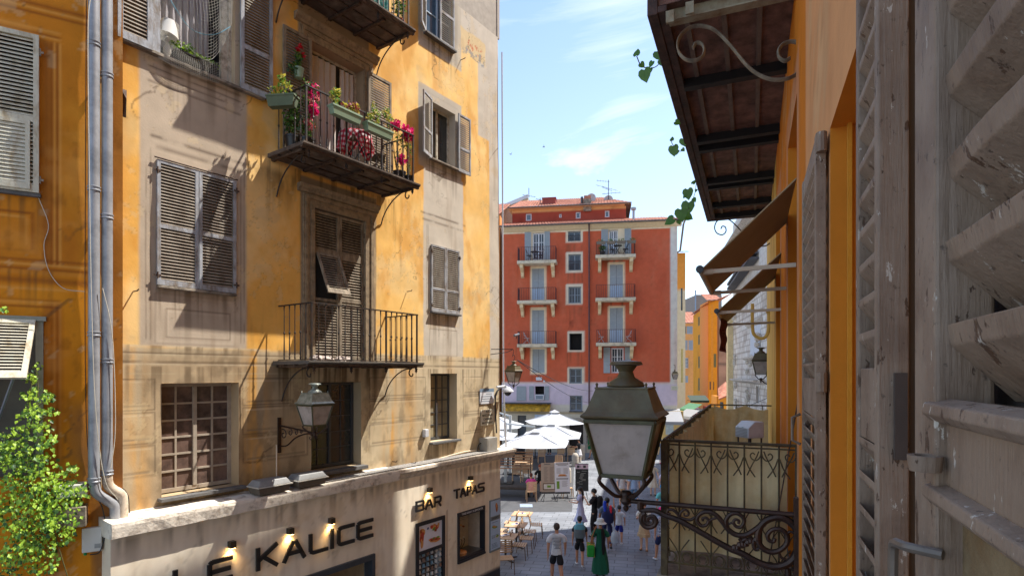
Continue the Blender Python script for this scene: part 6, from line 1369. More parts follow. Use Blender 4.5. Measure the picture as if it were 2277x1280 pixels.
# attic storey
AY = 2.4; ax0, ax1 = B.x(1139, AY), B.x(1392, AY); az0, az1 = ze+.5, B.z(1250, 461, AY)
aw = [[B.x(a, AY), B.x(b, AY), B.z(a, d, AY), B.z(a, c, AY)] for a, b, c, d in ((1169, 1182, 475, 491), (1243, 1249, 475, 484), (1280, 1291, 471, 486), (1345, 1355, 468, 483))]
def paintA(x, z):
    P = Paint(x, z, np.array(srgb(160, 74, 58))); P.lay(sst(az1-.3, az1-.29, z), srgb(222, 176, 120)); P.lay(sst(.5, .8, P.n(1)), srgb(130, 48, 36), .5); return P.c
wall('attic_wall', PLASTER, bB, ax0, ax1, az0, az1, aw, .2, paintA, y=AY, depth=.15)
mb = MB(); mb.box(ax1-.02, ax1, AY+.01, AY+6, az0, az1-.02); mb.build('attic_side', M('red_side', srgb(158, 58, 40), bump=.2), bB)
for h in aw: window(bB, h[0], h[1], h[2], h[3], AY+.14, 1, 1, M('white_frame', srgb(220, 222, 226), bump=0), leafs=1, fr=.08, glass=M('attic_glass', (.12, .17, .22), rough=.15, bump=0))
tiles(bB, ax0-.3, ax1+.4, AY-.45, az1+.0, AY+2.5, az1+1.35, .6, 2.2); MB().tube([(ax0-.3, AY-.48, az1), (ax1+.4, AY-.48, az1)], .06, 6).build('gutter', MATS['grey_gutter'], bB)
MB().box(ax0-.25, ax1+.35, AY-.44, AY+2.4, az1-.06, az1-.005).build('soffit', MATS['cream_trim'], bB); mb = MB(); mb.box(ax1-.1, ax1+.4, AY-.4, AY+5, az1-.1, az1-.062); mb.build('eave_return', UNDER, bB)
# windows, doors and shutters
BG = M('blue_grey_shutter', srgb(160, 168, 172), rough=.7, var=.08, bump=0); BLP = M('pale_blue_panel', srgb(170, 190, 208), rough=.6, var=.06, bump=0); WFR = MATS['white_frame']; DGL = M('dim_glass', (.05, .07, .09), rough=.1, bump=0, var=.4, scale=.8)
def pair(h, low=.36):
    m_ = (h[0]+h[1])/2
    for a, b in ((h[0], m_-.01), (m_+.01, h[1])):
        mb = MB(); zz = h[2]+(h[3]-h[2])*low; louvre(mb, a, b, zz, h[3], .06, .04, .06, [zz+(h[3]-zz)*.4], .13, thick=.02, rise=.92); s_ = mb.build('shutter', BG, bB)
        if low: MB().box(a, b, .03, .06, h[2], zz).build('shutter_panel', BLP, s_)
for k in ('l2', 'l3', 'r2', 'r3'): pair(Hs[k])
pair(Hs['l4'], 0)
def openleaf(x0, x1, z0, z1, low=.35): 
    mb = MB(); zz = z0+(z1-z0)*low; louvre(mb, x0, x1, zz, z1, -.03, .04, .06, [], .13, thick=.02, rise=.92); mb.box(x0, x1, -.06, -.04, z0, zz); mb.build('shutter', BG, bB)
for k, (a, b, c, d) in (('lt', (1167, 1181, 1211, 1223)), ('rt', (1337, 1352, 1389, 1403)), ('r4', (1342, 1357, 1389, 1403))):
    h = Hs[k]; window(bB, *h, .2, 2, 3, WFR, DGL, 2, .1, .04); openleaf(bx(a), bx(b), h[2], h[3]+.05); openleaf(bx(c), bx(d), h[2], h[3]+.05)
for k in ('m0', 'm1', 'm2', 'm4', 'p1'): window(bB, *Hs[k], .2, 2 if k == 'm2' else 1, 2, M('grey_blue_frame', srgb(130, 142, 152), bump=0), DGL, 2, .09, .04)
h = Hs['m3']; mb = MB(); mb.box(h[0], h[0]+.06, .1, .2, h[2], h[3]); mb.box(h[1]-.06, h[1], .1, .2, h[2], h[3]); mb.build('empty_window_frame', DGREY, bB)
for k in ('m0', 'm1'):
    h = Hs[k]; mb = MB(); n = 9; zt = h[2]+(h[3]-h[2])*.55
    for i in range(n): x = h[0]+.05+(h[1]-h[0]-.1)*i/(n-1); mb.box(x-.012, x+.012, -.02, .005, h[2], zt)
    mb.box(h[0], h[1], -.025, .01, zt, zt+.03); mb.build('window_grille', IRON, bB)
openleaf(bx(1177), bx(1187), Hs['k1'][2], Hs['k1'][3], 0); openleaf(bx(1211), bx(1221), Hs['k1'][2], Hs['k1'][3], 0)
h = brect(1149, 1170, 858, 890); openleaf(h[0], h[1], h[2], h[3], .0)
h = Hs['k1']; MB().box(h[0]+.02, h[1]-.02, -.15, .3, h[2]+.02, h[2]+.42).build('air_conditioner', WFR, bB); MB().box(h[0]+.07, h[1]-.07, -.16, -.15, h[2]+.08, h[2]+.36).build('air_conditioner_grille', MATS['grey_blue_frame'], bB)
h = Hs['p1']; MB().box(h[0]-.05, h[1]+.05, -.08, .05, h[2]-.08, h[2]).build('window_sill', DGREY, bB)
MB().box(bx(1192), bx(1205), -.06, 0, bz(1198, 845), bz(1198, 838)).build('wall_vent', WFR, bB); MB().box(bx(1208), bx(1212), -.05, 0, bz(1210, 849), bz(1210, 845)).build('wall_vent', WFR, bB)
# balconies
REDI = M('dark_red_iron', srgb(84, 44, 44), rough=.5, metal=.2, bump=0); CONC = M('stained_concrete', srgb(214, 200, 172), rough=.85, var=.15, bump=.2, c2=srgb(120, 106, 88), c2amt=.22, c2scale=2)
bw = 1.0
blabs = ['upper left balcony', 'middle left balcony', 'lower left balcony', 'upper right balcony', 'middle right balcony', 'lower right balcony']
bals = []
for i, (a, b, rt, st_) in enumerate(LB+RBa):
    y = -bw; x0, x1 = B.x(a-8, y), B.x(b+8, y); z = B.z((a+b)/2, st_, y); zt = B.z((a+b)/2, rt-1, y)
    o = MB().box(x0, x1, -bw, .0, z-.24, z).build('balcony', CONC, bB, bevel=.02)
    for x in (x0+.3, x1-.3): MB().add([(x-.12, -.02, z-.24), (x-.12, -bw+.1, z-.24), (x-.12, -bw+.12, z-.5), (x-.12, -.35, z-.75), (x-.1, -.25, z-1.05), (x-.12, -.02, z-1.15)]+[(x+.12, -.02, z-.24), (x+.12, -bw+.1, z-.24), (x+.12, -bw+.12, z-.5), (x+.12, -.35, z-.75), (x+.1, -.25, z-1.05), (x+.12, -.02, z-1.15)], [(0,1,2,3,4,5), (11,10,9,8,7,6)]+[(k, k+6, (k+1) % 6+6, (k+1) % 6) for k in range(6)]).build('bracket', M('cream_bracket', srgb(228, 204, 160), var=.08), o)
    railing(o, x0+.06, x1-.06, bw-.05, z, zt-z, IRON if i == 3 else REDI, 2, 20, 6, .012, False); bals.append((x0, x1, z, zt))
def bfurn(i, dx, lab, kind, mat, grp='bistro sets on the red house balconies'):
    x0, x1, z, zt = bals[i]; r = B.root('bistro_table' if kind == 't' else 'folding_chair', lab, 'table' if kind == 't' else 'chair', x0+(x1-x0)*dx, -.5, z, grp, rz=R(90 if dx < .45 else -90) if kind == 'c' else 0)
    if kind == 't': MB().lathe([(0, .7), (.32, .7), (.32, .73), (0, .73)], (0, 0, 0), 14).build('table_top', mat, r); [MB().tube([(s_*.24, 0, 0), (-s_*.2, 0, .7)], .02, 4).build('leg', mat, r) for s_ in (-1, 1)]
    else: folding_chair(r, mat, 1.)
WI = M('white_wire', srgb(206, 206, 204), bump=0)
bfurn(0, .28, 'left folding chair on the upper left red house balcony', 'c', BLKF); bfurn(0, .44, 'round table on the upper left red house balcony', 't', BLKF); bfurn(0, .6, 'right folding chair on the upper left red house balcony', 'c', BLKF)
bfurn(3, .42, 'left folding chair on the upper right red house balcony', 'c', BLKF); bfurn(3, .56, 'round table on the upper right red house balcony', 't', BLKF); bfurn(3, .76, 'right folding chair on the upper right red house balcony', 'c', BLKF)
bfurn(2, .22, 'pale wire chair on the lower left red house balcony', 'c', WI); bfurn(5, .12, 'pale wire chair at the left end of the lower right red house balcony', 'c', WI); bfurn(5, .82, 'pale wire chair at the right end of the lower right red house balcony', 'c', WI)
x0, x1, z, zt = bals[3]
for i in range(4):
    r = B.root('flower_trough', ['first', 'second', 'third', 'fourth'][i]+' weathered trough from the left on the upper right balcony rail', 'planter', x0+.4+i*.72, -bw-.08, zt+.02, 'troughs on the red house rail'); trough(r, .66, .2, .2, M('old_trough', srgb(124, 112, 96), bump=0))
    plant(r, [(0, 0, .08, .25, .08, .1)], 40, .09, [LEAFD], 30+i)
r = B.root('potted_shrub', 'green plant on the floor at the left of the upper right red house balcony', 'potted plant', x0+.5, -.6, z); pot(r, .2, .3); plant(r, [(0, 0, .55, .3, .25, .2)], 120, .14, [LEAFD, LEAF], 40)
# on the roof
def pc(name, label, cat, px, py, y, **k): x, z = B.px(px, py, y); return B.root(name, label, cat, x, y, z, **k), x, z
r, x, z = pc('chimney', 'square brick red chimney block on the left of the red house roof', 'chimney', 1221, 461, 3.2); MB().box(-.5, .55, -.4, .4, -.4, .62).box(-.55, .6, -.45, .45, .62, .68).build('stack', M('red_render', srgb(146, 66, 54), bump=.3), r)
r, x, z = pc('chimney', 'grey chimney with a tiled top in the middle of the red house roof', 'chimney', 1306, 457, 2.5); MB().box(-.3, .32, -.3, .3, -.5, .45).build('stack', STONE, r); MB().box(-.26, .28, -.26, .26, .45, .72).build('tile_cap', TILE, r); MB().tube([(-.42, 0, -.5), (-.42, 0, .7)], .1, 8).build('flue', DGREY, r)
r, x, z = pc('flue_pipe', 'shiny double metal flue on the lower tiled roof at the right', 'pipe', 1409, 490, .6); MB().tube([(0, 0, -.3), (0, 0, .75)], .09, 8).build('pipe', ZN, r); MB().lathe([(.1, 0), (.2, .05), (.2, .2), (.0, .26)], (0, 0, .75), 10).build('cowl', ZN, r)
for lab, px, py in (('satellite dish behind the middle chimney', 1315, 440), ('satellite dish below the tall antenna', 1353, 444)):
    r, x, z = pc('satellite_dish', lab, 'dish', px, py, 3.4, group='satellite dishes on the red house'); MB().lathe([(0, .05), (.2, .04), (.36, 0), (.36, -.01), (.2, .025), (0, .035)], (0, 0, 0), 16, ax='y').build('dish', M('dish_grey', srgb(170, 168, 168), bump=0), r); MB().tube([(0, .05, 0), (0, .2, -.1), (0, .2, -.8)], .03, 5).build('mast', DGREY, r)
def antenna(lab, px, pyb, pyt, y, bars):
    r, x, z = pc('tv_antenna', lab, 'antenna', px, pyb, y, group='roof aerials'); h = B.z(px, pyt, y)-z; MB().tube([(0, 0, 0), (0, 0, h)], .03, 5).build('mast', DGREY, r); mb = MB()
    for a, b, c, d in bars: mb.tube([(a, 0, h-b), (c, .3, h-d)], .018, 4); [mb.tube([(a+(c-a)*t, -.25+.3*t, h-b+(b-d)*t), (a+(c-a)*t, .25+.3*t, h-b+(b-d)*t)], .01, 3) for t in (.1, .3, .5, .7, .9)]
    mb.build('boom', DGREY, r)
antenna('tall many armed antenna above the red roof', 1353, 444, 400, 3.4, [(-.95, .0, .1, .05), (-1., .35, .75, .8), (-.5, .55, .3, .8), (-.5, 1.1, 1., .95)])
antenna('small antenna left of the red chimney block', 1201, 460, 440, 3.4, [(-.35, .05, .4, .2)])
antenna('thin cross antenna on the gable roof at the far left of the square', 1176, 440, 418, 5.5, [(-.55, .55, .55, .7)])
# shop strip at the foot
z0 = bz(1170, 913); MB().box(bx(1120), bx(1226), -.5, 0, bz(1170, 896.5), bz(1170, 894)).build('awning_box', DGREY, bB)
r = B.root('yellow_awning', 'stained yellow half rolled awning over the shop at the foot of the red house', 'awning', bx(1121), 0, z0); ln = bx(1224)-bx(1121); MB().add([(0, -.1, .55), (ln, -.1, .55), (ln, -.5, .2), (0, -.5, .2), (0, -.5, 0), (ln, -.5, 0), (0, -.1, .5), (ln, -.1, .5)], [(0,1,2,3), (3,2,5,4), (0,3,6), (1,7,2)]).build('awning_cloth', M('stained_yellow_cloth', srgb(222, 172, 50), var=.25, scale=2, c2=srgb(120, 88, 30), c2amt=.35, c2scale=3), r)
h = Hs['s1']; window(bB, *h, .2, 1, 1, DGREY, DGL, 1, .1); h = Hs['g1']; mb = MB()
for i in range(14): mb.box(h[0], h[1], .08+.02*(i % 2), .14, h[2]+i*(h[3]-h[2]-.35)/14, h[2]+(i+1)*(h[3]-h[2]-.35)/14)
mb.build('roller_shutter', M('grey_roller', srgb(150, 148, 144), bump=0), bB); MB().box(h[0], h[1], -.05, .1, h[3]-.32, h[3]).build('shop_fascia', M('pale_blue_fascia', srgb(190, 208, 232), bump=0), bB)
h = Hs['dr']; MB().box(h[0], h[1], .18, .22, h[2], h[3]).build('entrance_door', M('dark_door', srgb(40, 32, 28), bump=0), bB)
mb = MB(); mb.box(h[0]-.25, h[0], -.08, .02, 0, h[3]+.15); mb.box(h[1], h[1]+.25, -.08, .02, 0, h[3]+.15); mb.box(h[0], h[1], -.08, .02, h[3], h[3]+.15); mb.box(h[0]-.4, h[1]+.4, -.2, .02, h[3]+.16, h[3]+.34); mb.build('door_surround', M('grey_stone_trim', srgb(176, 166, 150), bump=.2), bB)
def roundsign(lab, px, py, rr_, ring, face, slash):
    x, z = B.px(px, py, -.06); r = B.root('road_sign', lab, 'sign', x, -.02, z); MB().lathe([(0, -.02), (rr_, -.02), (rr_, 0), (0, 0)], (0, 0, 0), 24, ax='y').build('ring', ring, r); MB().lathe([(0, -.024), (rr_*.76, -.024), (rr_*.76, -.02), (0, -.02)], (0, 0, 0), 24, ax='y').build('face', face, r)
    if slash: MB().bar((-rr_*.6, -.027, rr_*.6), (rr_*.6, -.027, -rr_*.6), .004, rr_*.2).build('slash', ring, r)
    return r
SR = M('sign_red', srgb(190, 24, 40), bump=0, var=0)
roundsign('round blue no parking sign with a red ring on the cream wall', 1232.5, 916.5, .2, SR, M('sign_blue', srgb(30, 50, 170), bump=0, var=0), True); roundsign('round red ringed white sign just under the blue one', 1232, 932, .18, SR, M('sign_white', srgb(226, 222, 220), bump=0, var=0), False)
x, z = B.px(1232.5, 926.5, -.05); r = B.root('sign_plate', 'small white plate between the two round signs', 'sign', x, -.01, z); MB().box(-.2, .2, -.02, 0, -.07, .07).build('plate', MATS['white_plate'], r)
PC = [M('poster_blue', srgb(70, 140, 190), bump=0, var=.2), M('poster_green', srgb(20, 120, 70), bump=0, var=.2), M('poster_pale', srgb(190, 200, 200), bump=0, var=.2), M('poster_plum', srgb(90, 60, 90), bump=0, var=.3)]
for i, (a, b, c, d, m_, lab) in enumerate(((1301, 1306, 944, 962, 0, 'light blue poster at the top right of the entrance door'), (1308, 1313, 948, 961, 2, 'pale poster next to the light blue one by the entrance'), (1307, 1314, 964, 998, 1, 'tall green poster right of the entrance door'), (1301, 1306, 968, 985, 3, 'plum poster low beside the entrance door'))):
    r = B.root('poster', lab, 'poster', bx(a), 0, bz(a, d)); MB().box(0, bx(b)-bx(a), -.02, 0, 0, bz(a, c)-bz(a, d)).build('sheet', PC[m_], r)
r = B.root('street_sign', 'faded cream street name plate high on the pale corner of the red house', 'sign', bx(1492), 0, bz(1492, 867)); MB().box(0, .5, -.02, 0, 0, .32).build('plate', PL, r); [MB().box(.08, .42, -.022, -.02, .05+i*.08, .075+i*.08).build('faded_text_line', M('faded_green_ink', srgb(150, 160, 130), bump=0), r) for i in range(3)]
xh, zh = B.px(1501, 846, -.7); r = B.root('wall_lantern', 'tiny black lantern hanging at the right corner of the red house', 'street lamp', xh, -.7, zh); lantern(r, .75, False); MB().tube([(0, 0, .8), (0, 0, 1.1), (0, .7, 1.15)], .02, 5).build('arm', IRON, r)
r = B.root('overhead_wire', 'black wires spanning from the far corner lantern to the red house', 'wire', 0, 0, 0); p0 = L.w(.1, -.3, zh+0.0); p0 = at(1150, 800, 15.8)
for b in ((1312, 895, 42.5), (1318, 868, 42.5)):
    q = at(*b); mid = (p0+q)/2-Vector((0, 0, .5)); o = MB().tube([p0*(1-t)**2+mid*2*t*(1-t)+q*t*t for t in [i/16 for i in range(17)]], .012, 4).build('wire', CBK, r); o.matrix_parent_inverse = Matrix.Translation(r.location).inverted() if 0 else (Matrix.Translation(r.location) @ Matrix.Rotation(B.a, 4, 'Z')).inverted()
# ---- gabled neighbour behind, left of the red house
N_ = Frame(at(1117, 830, 44.2).x-.15, 44.2, R(-8.75))
bN = N_.root('gabled_house', 'orange house with a white gabled roof edge squeezed left of the red house', 'building')
h0 = N_.z(1110, 478)
mb = MB(); mb.box(-6, -.05, 0, 6, 0, h0); mb.build('facade_wall', M('orange_render', srgb(206, 130, 62), var=.1, bump=.2), bN)
g = lambda a, b: N_.px(a, b, 6)
mb = MB(); mb.prism([g(1100, 500), g(1100, 462), g(1122, 459), g(1174, 437), g(1176, 500)], 6, 6.4); mb.build('gable_wall', M('cream_gable', srgb(222, 206, 180), var=.12, bump=.2), bN)
mb = MB(); mb.prism([g(1119, 464), g(1119, 456), g(1175, 433), g(1175, 441)], 5.8, 6.45); mb.build('verge', WPL, bN)
zt = g(1100, 458)[1]; tiles(bN, -6, -.1, -.4, h0-.1, 6, zt+.1, name='lower_roof'); 
mb = MB(); a = g(1095, 449); b = g(1174, 437); c = g(1119, 456); mb.add([(a[0], 8.5, a[1]), (b[0], 8.5, b[1]), (b[0], 6, b[1]), (c[0], 6, c[1]), (a[0], 6, c[1])], [(0,1,2,3,4)]); mb.build('upper_roof', TILE, bN)
# ================================================================= ground, far street and church
def pave():
    m = bpy.data.materials.new('street_paving'); m.use_nodes = True; t = m.node_tree; N = t.nodes; K = t.links; p = N['Principled BSDF']; p.inputs['Roughness'].default_value = .62
    c = N.new('ShaderNodeTexCoord'); mp_ = N.new('ShaderNodeMapping'); mp_.inputs['Rotation'].default_value = (0, 0, R(12)); K.new(c.outputs['Object'], mp_.inputs[0])
    b = N.new('ShaderNodeTexBrick'); b.inputs['Scale'].default_value = 1; b.inputs['Brick Width'].default_value = .62; b.inputs['Row Height'].default_value = .31; b.inputs['Mortar Size'].default_value = .011; b.offset = .37
    b.inputs['Color1'].default_value = (.235, .245, .262, 1); b.inputs['Color2'].default_value = (.185, .197, .216, 1); b.inputs['Mortar'].default_value = (.07, .072, .08, 1); K.new(mp_.outputs[0], b.inputs[0])
    n = N.new('ShaderNodeTexNoise'); n.inputs['Scale'].default_value = .8; n.inputs['Detail'].default_value = 8; K.new(c.outputs['Object'], n.inputs[0])
    r_ = N.new('ShaderNodeMapRange'); r_.inputs[1].default_value = .3; r_.inputs[2].default_value = .7; r_.inputs[3].default_value = .66; r_.inputs[4].default_value = 1.22; K.new(n.outputs[0], r_.inputs[0])
    x = N.new('ShaderNodeMix'); x.data_type = 'RGBA'; x.blend_type = 'MULTIPLY'; x.inputs[0].default_value = 1; K.new(b.outputs[0], x.inputs[6]); K.new(r_.outputs[0], x.inputs[7]); K.new(x.outputs[2], p.inputs['Base Color'])
    bu = N.new('ShaderNodeBump'); bu.inputs['Strength'].default_value = .25; bu.inputs['Distance'].default_value = .01; n2 = N.new('ShaderNodeTexNoise'); n2.inputs['Scale'].default_value = 30; K.new(c.outputs['Object'], n2.inputs[0]); K.new(n2.outputs[0], bu.inputs['Height']); K.new(bu.outputs[0], p.inputs['Normal'])
    return m
tag(MB().add([(-300, -150, 0), (300, -150, 0), (300, 600, 0), (-300, 600, 0)], [(0, 1, 2, 3)]).build('ground', pave()), kind='structure')
G = lambda a, b: tuple(gnd(a, b))[:2]+(.004,)
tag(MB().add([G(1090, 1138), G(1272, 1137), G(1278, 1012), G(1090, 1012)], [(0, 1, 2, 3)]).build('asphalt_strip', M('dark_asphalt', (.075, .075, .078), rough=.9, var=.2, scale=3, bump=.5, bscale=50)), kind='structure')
r = root('hatch_cover', 'pale blue grey steel hatch set in the dark strip near the corner terrace', 'hatch', gnd(1170, 1124)); MB().box(-.28, .28, -.3, .3, .005, .02).build('plate', M('hatch_steel', srgb(150, 164, 184), rough=.5, bump=.3, bscale=120), r)
SHG = M('olive_shutter', srgb(112, 112, 70), bump=0, var=.15)
def house(F, name, label, x0, x1, h, c, wins, depth=8, c2=None, roof=None, shut=None, step=.3, extra=None, lv=0):
    """simple far house: wins in pixels (a,b,top,bottom,kind)"""
    r = F.root(name, label, 'building'); hs = []
    for w in wins:
        a, b = sorted((F.x(w[0]), F.x(w[1]))); m_ = (w[0]+w[1])/2; hs.append([a, b, F.z(m_, w[3]), F.z(m_, w[2])])
    def pf(x, z):
        P = Paint(x, z, np.array(c)); P.lay(sst(.45, .75, P.n(.5, .4, 5)), c2 or [v*.8 for v in c], .6); P.lay(sst(.6, .8, P.n(2, .3, 8)), [v*.55 for v in c], .4)
        if extra: extra(P)
        return P.c
    wall('facade_wall', PLASTER, r, x0, x1, 0, h, hs, step, pf, depth=.2)
    MB().box(x0, x1, .3, depth, 0, h-.01).build('house_body', M('body_'+name, [v*.9 for v in c], bump=.2), r)
    for w, q in zip(wins, hs):
        k = w[4] if len(w) > 4 else 'w'
        if k == 'w': window(r, *q, .18, 2, 3, WFR if len(w) < 6 else w[5], DGL, 2, .07, .04)
        elif k == 's': mb = MB(); mid = (q[0]+q[1])/2; louvre(mb, q[0], mid-.02, q[2], q[3], .05, .04, .07, [], .2, thick=.03); louvre(mb, mid+.02, q[1], q[2], q[3], .05, .04, .07, [], .2, thick=.03); mb.build('shutter', shut or SHG, r)
        elif k == 'o':
            window(r, *q, .18, 1, 2, WFR, DGL, 2, .07, .04)
            for a, b in ((q[0]-(q[1]-q[0])*.5, q[0]-.03), (q[1]+.03, q[1]+(q[1]-q[0])*.5)): mb = MB(); louvre(mb, a, b, q[2], q[3], -.02, .04, .07, [], .2, thick=.03); mb.build('shutter', shut or SHG, r)
        elif k == 'd': MB().box(q[0], q[1], .15, .18, q[2], q[3]).build('window_pane', DGL, r)
    if roof: tiles(r, x0-.3, x1+.3, -.4, h, roof[0], h+roof[1], pitch=.5, mat=roof[2] if len(roof) > 2 else None)
    return r
F1 = Frame(at(1530, 830, 95).x, 95, R(0)); x0, x1 = F1.x(1500), F1.x(1552)
house(F1, 'peach_house', 'distant peach house closing the end of the narrow street', x0, x1, F1.z(1530, 718), srgb(226, 158, 92), [(1518, 1526, 725, 742, 'd'), (1527, 1540, 725, 742, 's'), (1517, 1529, 756, 778, 's'), (1531, 1541, 756, 778, 's'), (1521, 1531, 795, 818), (1521, 1530, 835, 850, 's')], roof=(4, 2.2), shut=BG)
v = Vector((-1.9, -11)).normalized(); F2 = Frame(27.4, 86, math.atan2(v.y, v.x))
house(F2, 'ochre_house', 'tall ochre house with olive shutters lining the narrow street', -3, 11.16, F2.z(1575, 677), srgb(224, 150, 40), [(a, b, t, c, 's') for (a, b) in ((1552.5, 1556), (1557, 1561), (1566, 1573)) for (t, c) in ((704, 724), (744, 766), (792, 818), (840, 868))], depth=.6, roof=(3, 1.4))
F2b = Frame(F2.w(11.18, 0, 0).x, F2.w(11.18, 0, 0).y, R(-6)); x1 = F2b.x(1598)
house(F2b, 'ochre_side_house', 'flat ochre side wall with one olive shutter and a stone doorway', 0, x1, F2b.z(1585, 668), srgb(222, 146, 40), [(1587, 1593, 786, 816, 's'), (1578, 1588, 848, 866, 'd')], depth=5, roof=(3, 1.2))
F6 = Frame(at(1590, 830, 104).x, 104, R(0)); r = house(F6, 'grey_rooftop_block', 'grey chimney block and pole behind the ochre house', F6.x(1548), F6.x(1605), F6.z(1575, 655), srgb(140, 128, 118), []); MB().tube([(F6.x(1546.5), 0, F6.z(1546, 690)), (F6.x(1546.5), 0, F6.z(1546, 645))], .12, 8).build('roof_pole', M('pole_blue_grey', srgb(130, 150, 170), bump=0), r)
F3 = Frame(at(1615, 830, 60).x, 60, R(-4))
house(F3, 'brown_house', 'tall stained brown house with few openings between the ochre house and the church', F3.x(1598), F3.x(1634), F3.z(1615, 700), srgb(150, 112, 90), [], c2=srgb(196, 150, 122), depth=.6, extra=lambda P: P.lay(P.rect(-9, 9, F3.z(1615, 813), F3.z(1615, 808), .1), srgb(80, 64, 58), .8))
F7 = Frame(at(1612, 830, 50).x, 50, R(-4)); zz = F7.z(1612, 880)
r = house(F7, 'orange_lean_to', 'low orange house with a pinkish tiled roof in front of the brown house', F7.x(1596), F7.x(1634), zz, srgb(222, 146, 50), [(1601, 1609, 893, 912, 'd')], depth=2)
mb = MB(); a, b = F7.x(1592), F7.x(1636); mb.add([(a, -.8, zz-.2), (b, -.8, zz+.5), (b, 3, zz+1.2), (a+1, 3, zz+.6), (a, -.8, zz-.32), (b, -.8, zz+.38)], [(0,1,2,3), (0,4,5,1)]); mb.build('tiled_roof', TILE, r)
# church front
v = Vector((-.235, -1)).normalized(); F4 = Frame(12.4+.235*10.6, 38.6, math.atan2(v.y, v.x)); fx = lambda p: F4.x(p); fz = lambda a, b: F4.z(a, b)
hC = fz(1641, 482); xe = 14.5
def churchx(P):
    P.c[:] = np.array(srgb(232, 228, 222)); row = np.floor(P.z/.34); u = P.x/.62+(row % 2)*.5
    ln = ((P.z/.34) % 1) < .2; lv = (u % 1) < .13; h = NZ(np.floor(u)*3.1+.3, row*2.7+.1, 1)
    P.lay((h-.3)*1.2, srgb(200, 180, 160), .5); P.lay((ln | lv)*1., srgb(150, 132, 116), .6); P.lay(sst(.5, .7, P.n(1.5, 1.5, 4)), srgb(150, 128, 108), .45)
    P.lay(sst(fz(1660, 640), fz(1660, 636), P.z), srgb(214, 206, 196), .7)
    P.lay(P.rect(fx(1668), fx(1691), fz(1680, 792), fz(1680, 722), .02), srgb(214, 218, 226))
chr_ = house(F4, 'stone_church', 'white weathered stone church front with carved ledges seen beyond the awnings', fx(1630), xe, hC, srgb(206, 200, 192), [(1660, 1666, 860, 890), (1681, 1688, 858, 896)], depth=9, step=.055, extra=churchx)
LS = M('pale_carved_stone', srgb(212, 204, 192), var=.2, bump=.4, c2=srgb(150, 134, 118), c2amt=.3)
for a, b, py, d in ((1630, 1720, 642, .5), (1644, 1702, 846, .6), (1630, 1720, 486, .6), (1664, 1696, 716, .2), (1662, 1697, 795, .3)):
    z = fz((a+b)/2, py); MB().profile([(0, z-.18), (-d*.4, z-.12), (-d, z), (-d, z+.08), (0, z+.1)], fx(a), min(xe, fx(b))).build('carved_ledge', LS, chr_)
mb = MB(); p = [(fx(1636), fz(1636, 632)), (fx(1688), fz(1688, 560))]; [mb.bar((p[0][0], -.3, p[0][1]-k), (p[1][0], -.3, p[1][1]-k), .5, .14) for k in (0, .3)]; mb.build('raking_cornice', M('dark_lead', srgb(84, 84, 88), bump=0), chr_)
mb = MB(); a = fx(1628); mb.box(a-.2, a+.55, -.35, .02, 0, fz(1632, 700)); mb.build('corner_pilaster', M('cream_pilaster', srgb(222, 198, 150), bump=.2), chr_)
rr = random.Random(4)
for i, (px, py) in enumerate(((1636, 690), (1637, 712), (1639, 800), (1640, 850), (1642, 895), (1676, 806), (1667, 815), (1692, 742), (1690, 765), (1668, 880))):
    x, z = F4.px(px, py); mb = MB()
    for k in range(7): mb.lathe([(0, -.12), (.1, -.04), (.12, .05), (0, .13)], (x+rr.uniform(-.2, .2), -.16, z+rr.uniform(-.35, .35)), 6)
    mb.build('carved_ornament', LS, chr_)
# orange block rising behind the red house corner
F8 = Frame(at(1520, 830, 58).x, 58, R(-8)); house(F8, 'side_orange_house', 'narrow orange house slice with dark eaves just right of the red house', F8.x(1500), F8.x(1524), F8.z(1520, 562), srgb(214, 140, 60), [(1514, 1518, 640, 690, 'd'), (1514, 1519, 775, 850, 's')], depth=20, extra=lambda P: P.lay(1-sst(F8.z(1520, 645), F8.z(1520, 640), P.z), srgb(196, 180, 150)), roof=(2, .5, UNDER), shut=M('yellow_shutter', srgb(190, 180, 120), bump=0))
# unseen block added along the right side, its roofline notched to shape the shade
r = W.root('shade_block', 'unseen ochre block added beyond the right hand wall to shade the shop front', 'building'); MB().prism([(-28.7, 0), (-28.7, 21.1), (-21.9, 21.1), (-19.6, 22.9), (-19.6, 19.5), (-18.8, 19.5), (-18.8, 23.6), (-13.4, 25.8), (-13.4, 0)], 1.1, 4).build('house_body', MATS['orange_render'], r)
# awnings, stalls of the narrow street
def slant(lab, cen, Y, w, d, rise, mat, rz, name='shop_awning', legs=None, cat='awning'):
    p = at(cen[0], cen[1], Y); r = root(name, lab, cat, p, R(rz)); MB().add([(-w/2, -d/2, -rise/2), (w/2, -d/2, -rise/2), (w/2, d/2, rise/2), (-w/2, d/2, rise/2), (-w/2, -d/2, -rise/2-.22), (w/2, -d/2, -rise/2-.22)], [(0,1,2,3), (0,4,5,1)]).build('awning_cloth', mat, r)
    MB().tube([(-w/2, -d/2, -rise/2), (-w/2, d/2, -rise/2)], .03, 5).tube([(w/2, -d/2, -rise/2), (w/2, d/2, -rise/2)], .03, 5).build('awning_arm', DGREY, r); return r
WCL = M('white_awning_cloth', srgb(160, 160, 162), bump=0, var=.05, trans=.25); GCL = M('green_awning_cloth', srgb(34, 58, 46), bump=0, trans=.2); GCL2 = M('bright_green_cloth', srgb(84, 130, 96), bump=0, trans=.2)
slant('dark green shop awning deep in the narrow street', (1552, 884), 62, 2.0, 1.2, .5, GCL, 0)
slant('light green slanted awning on the left of the narrow street', (1536, 903), 50, 2.4, .9, .5, GCL2, -80); slant('white slanted awning below the light green one', (1531, 917), 46, 2.2, .8, .5, WCL, -80)
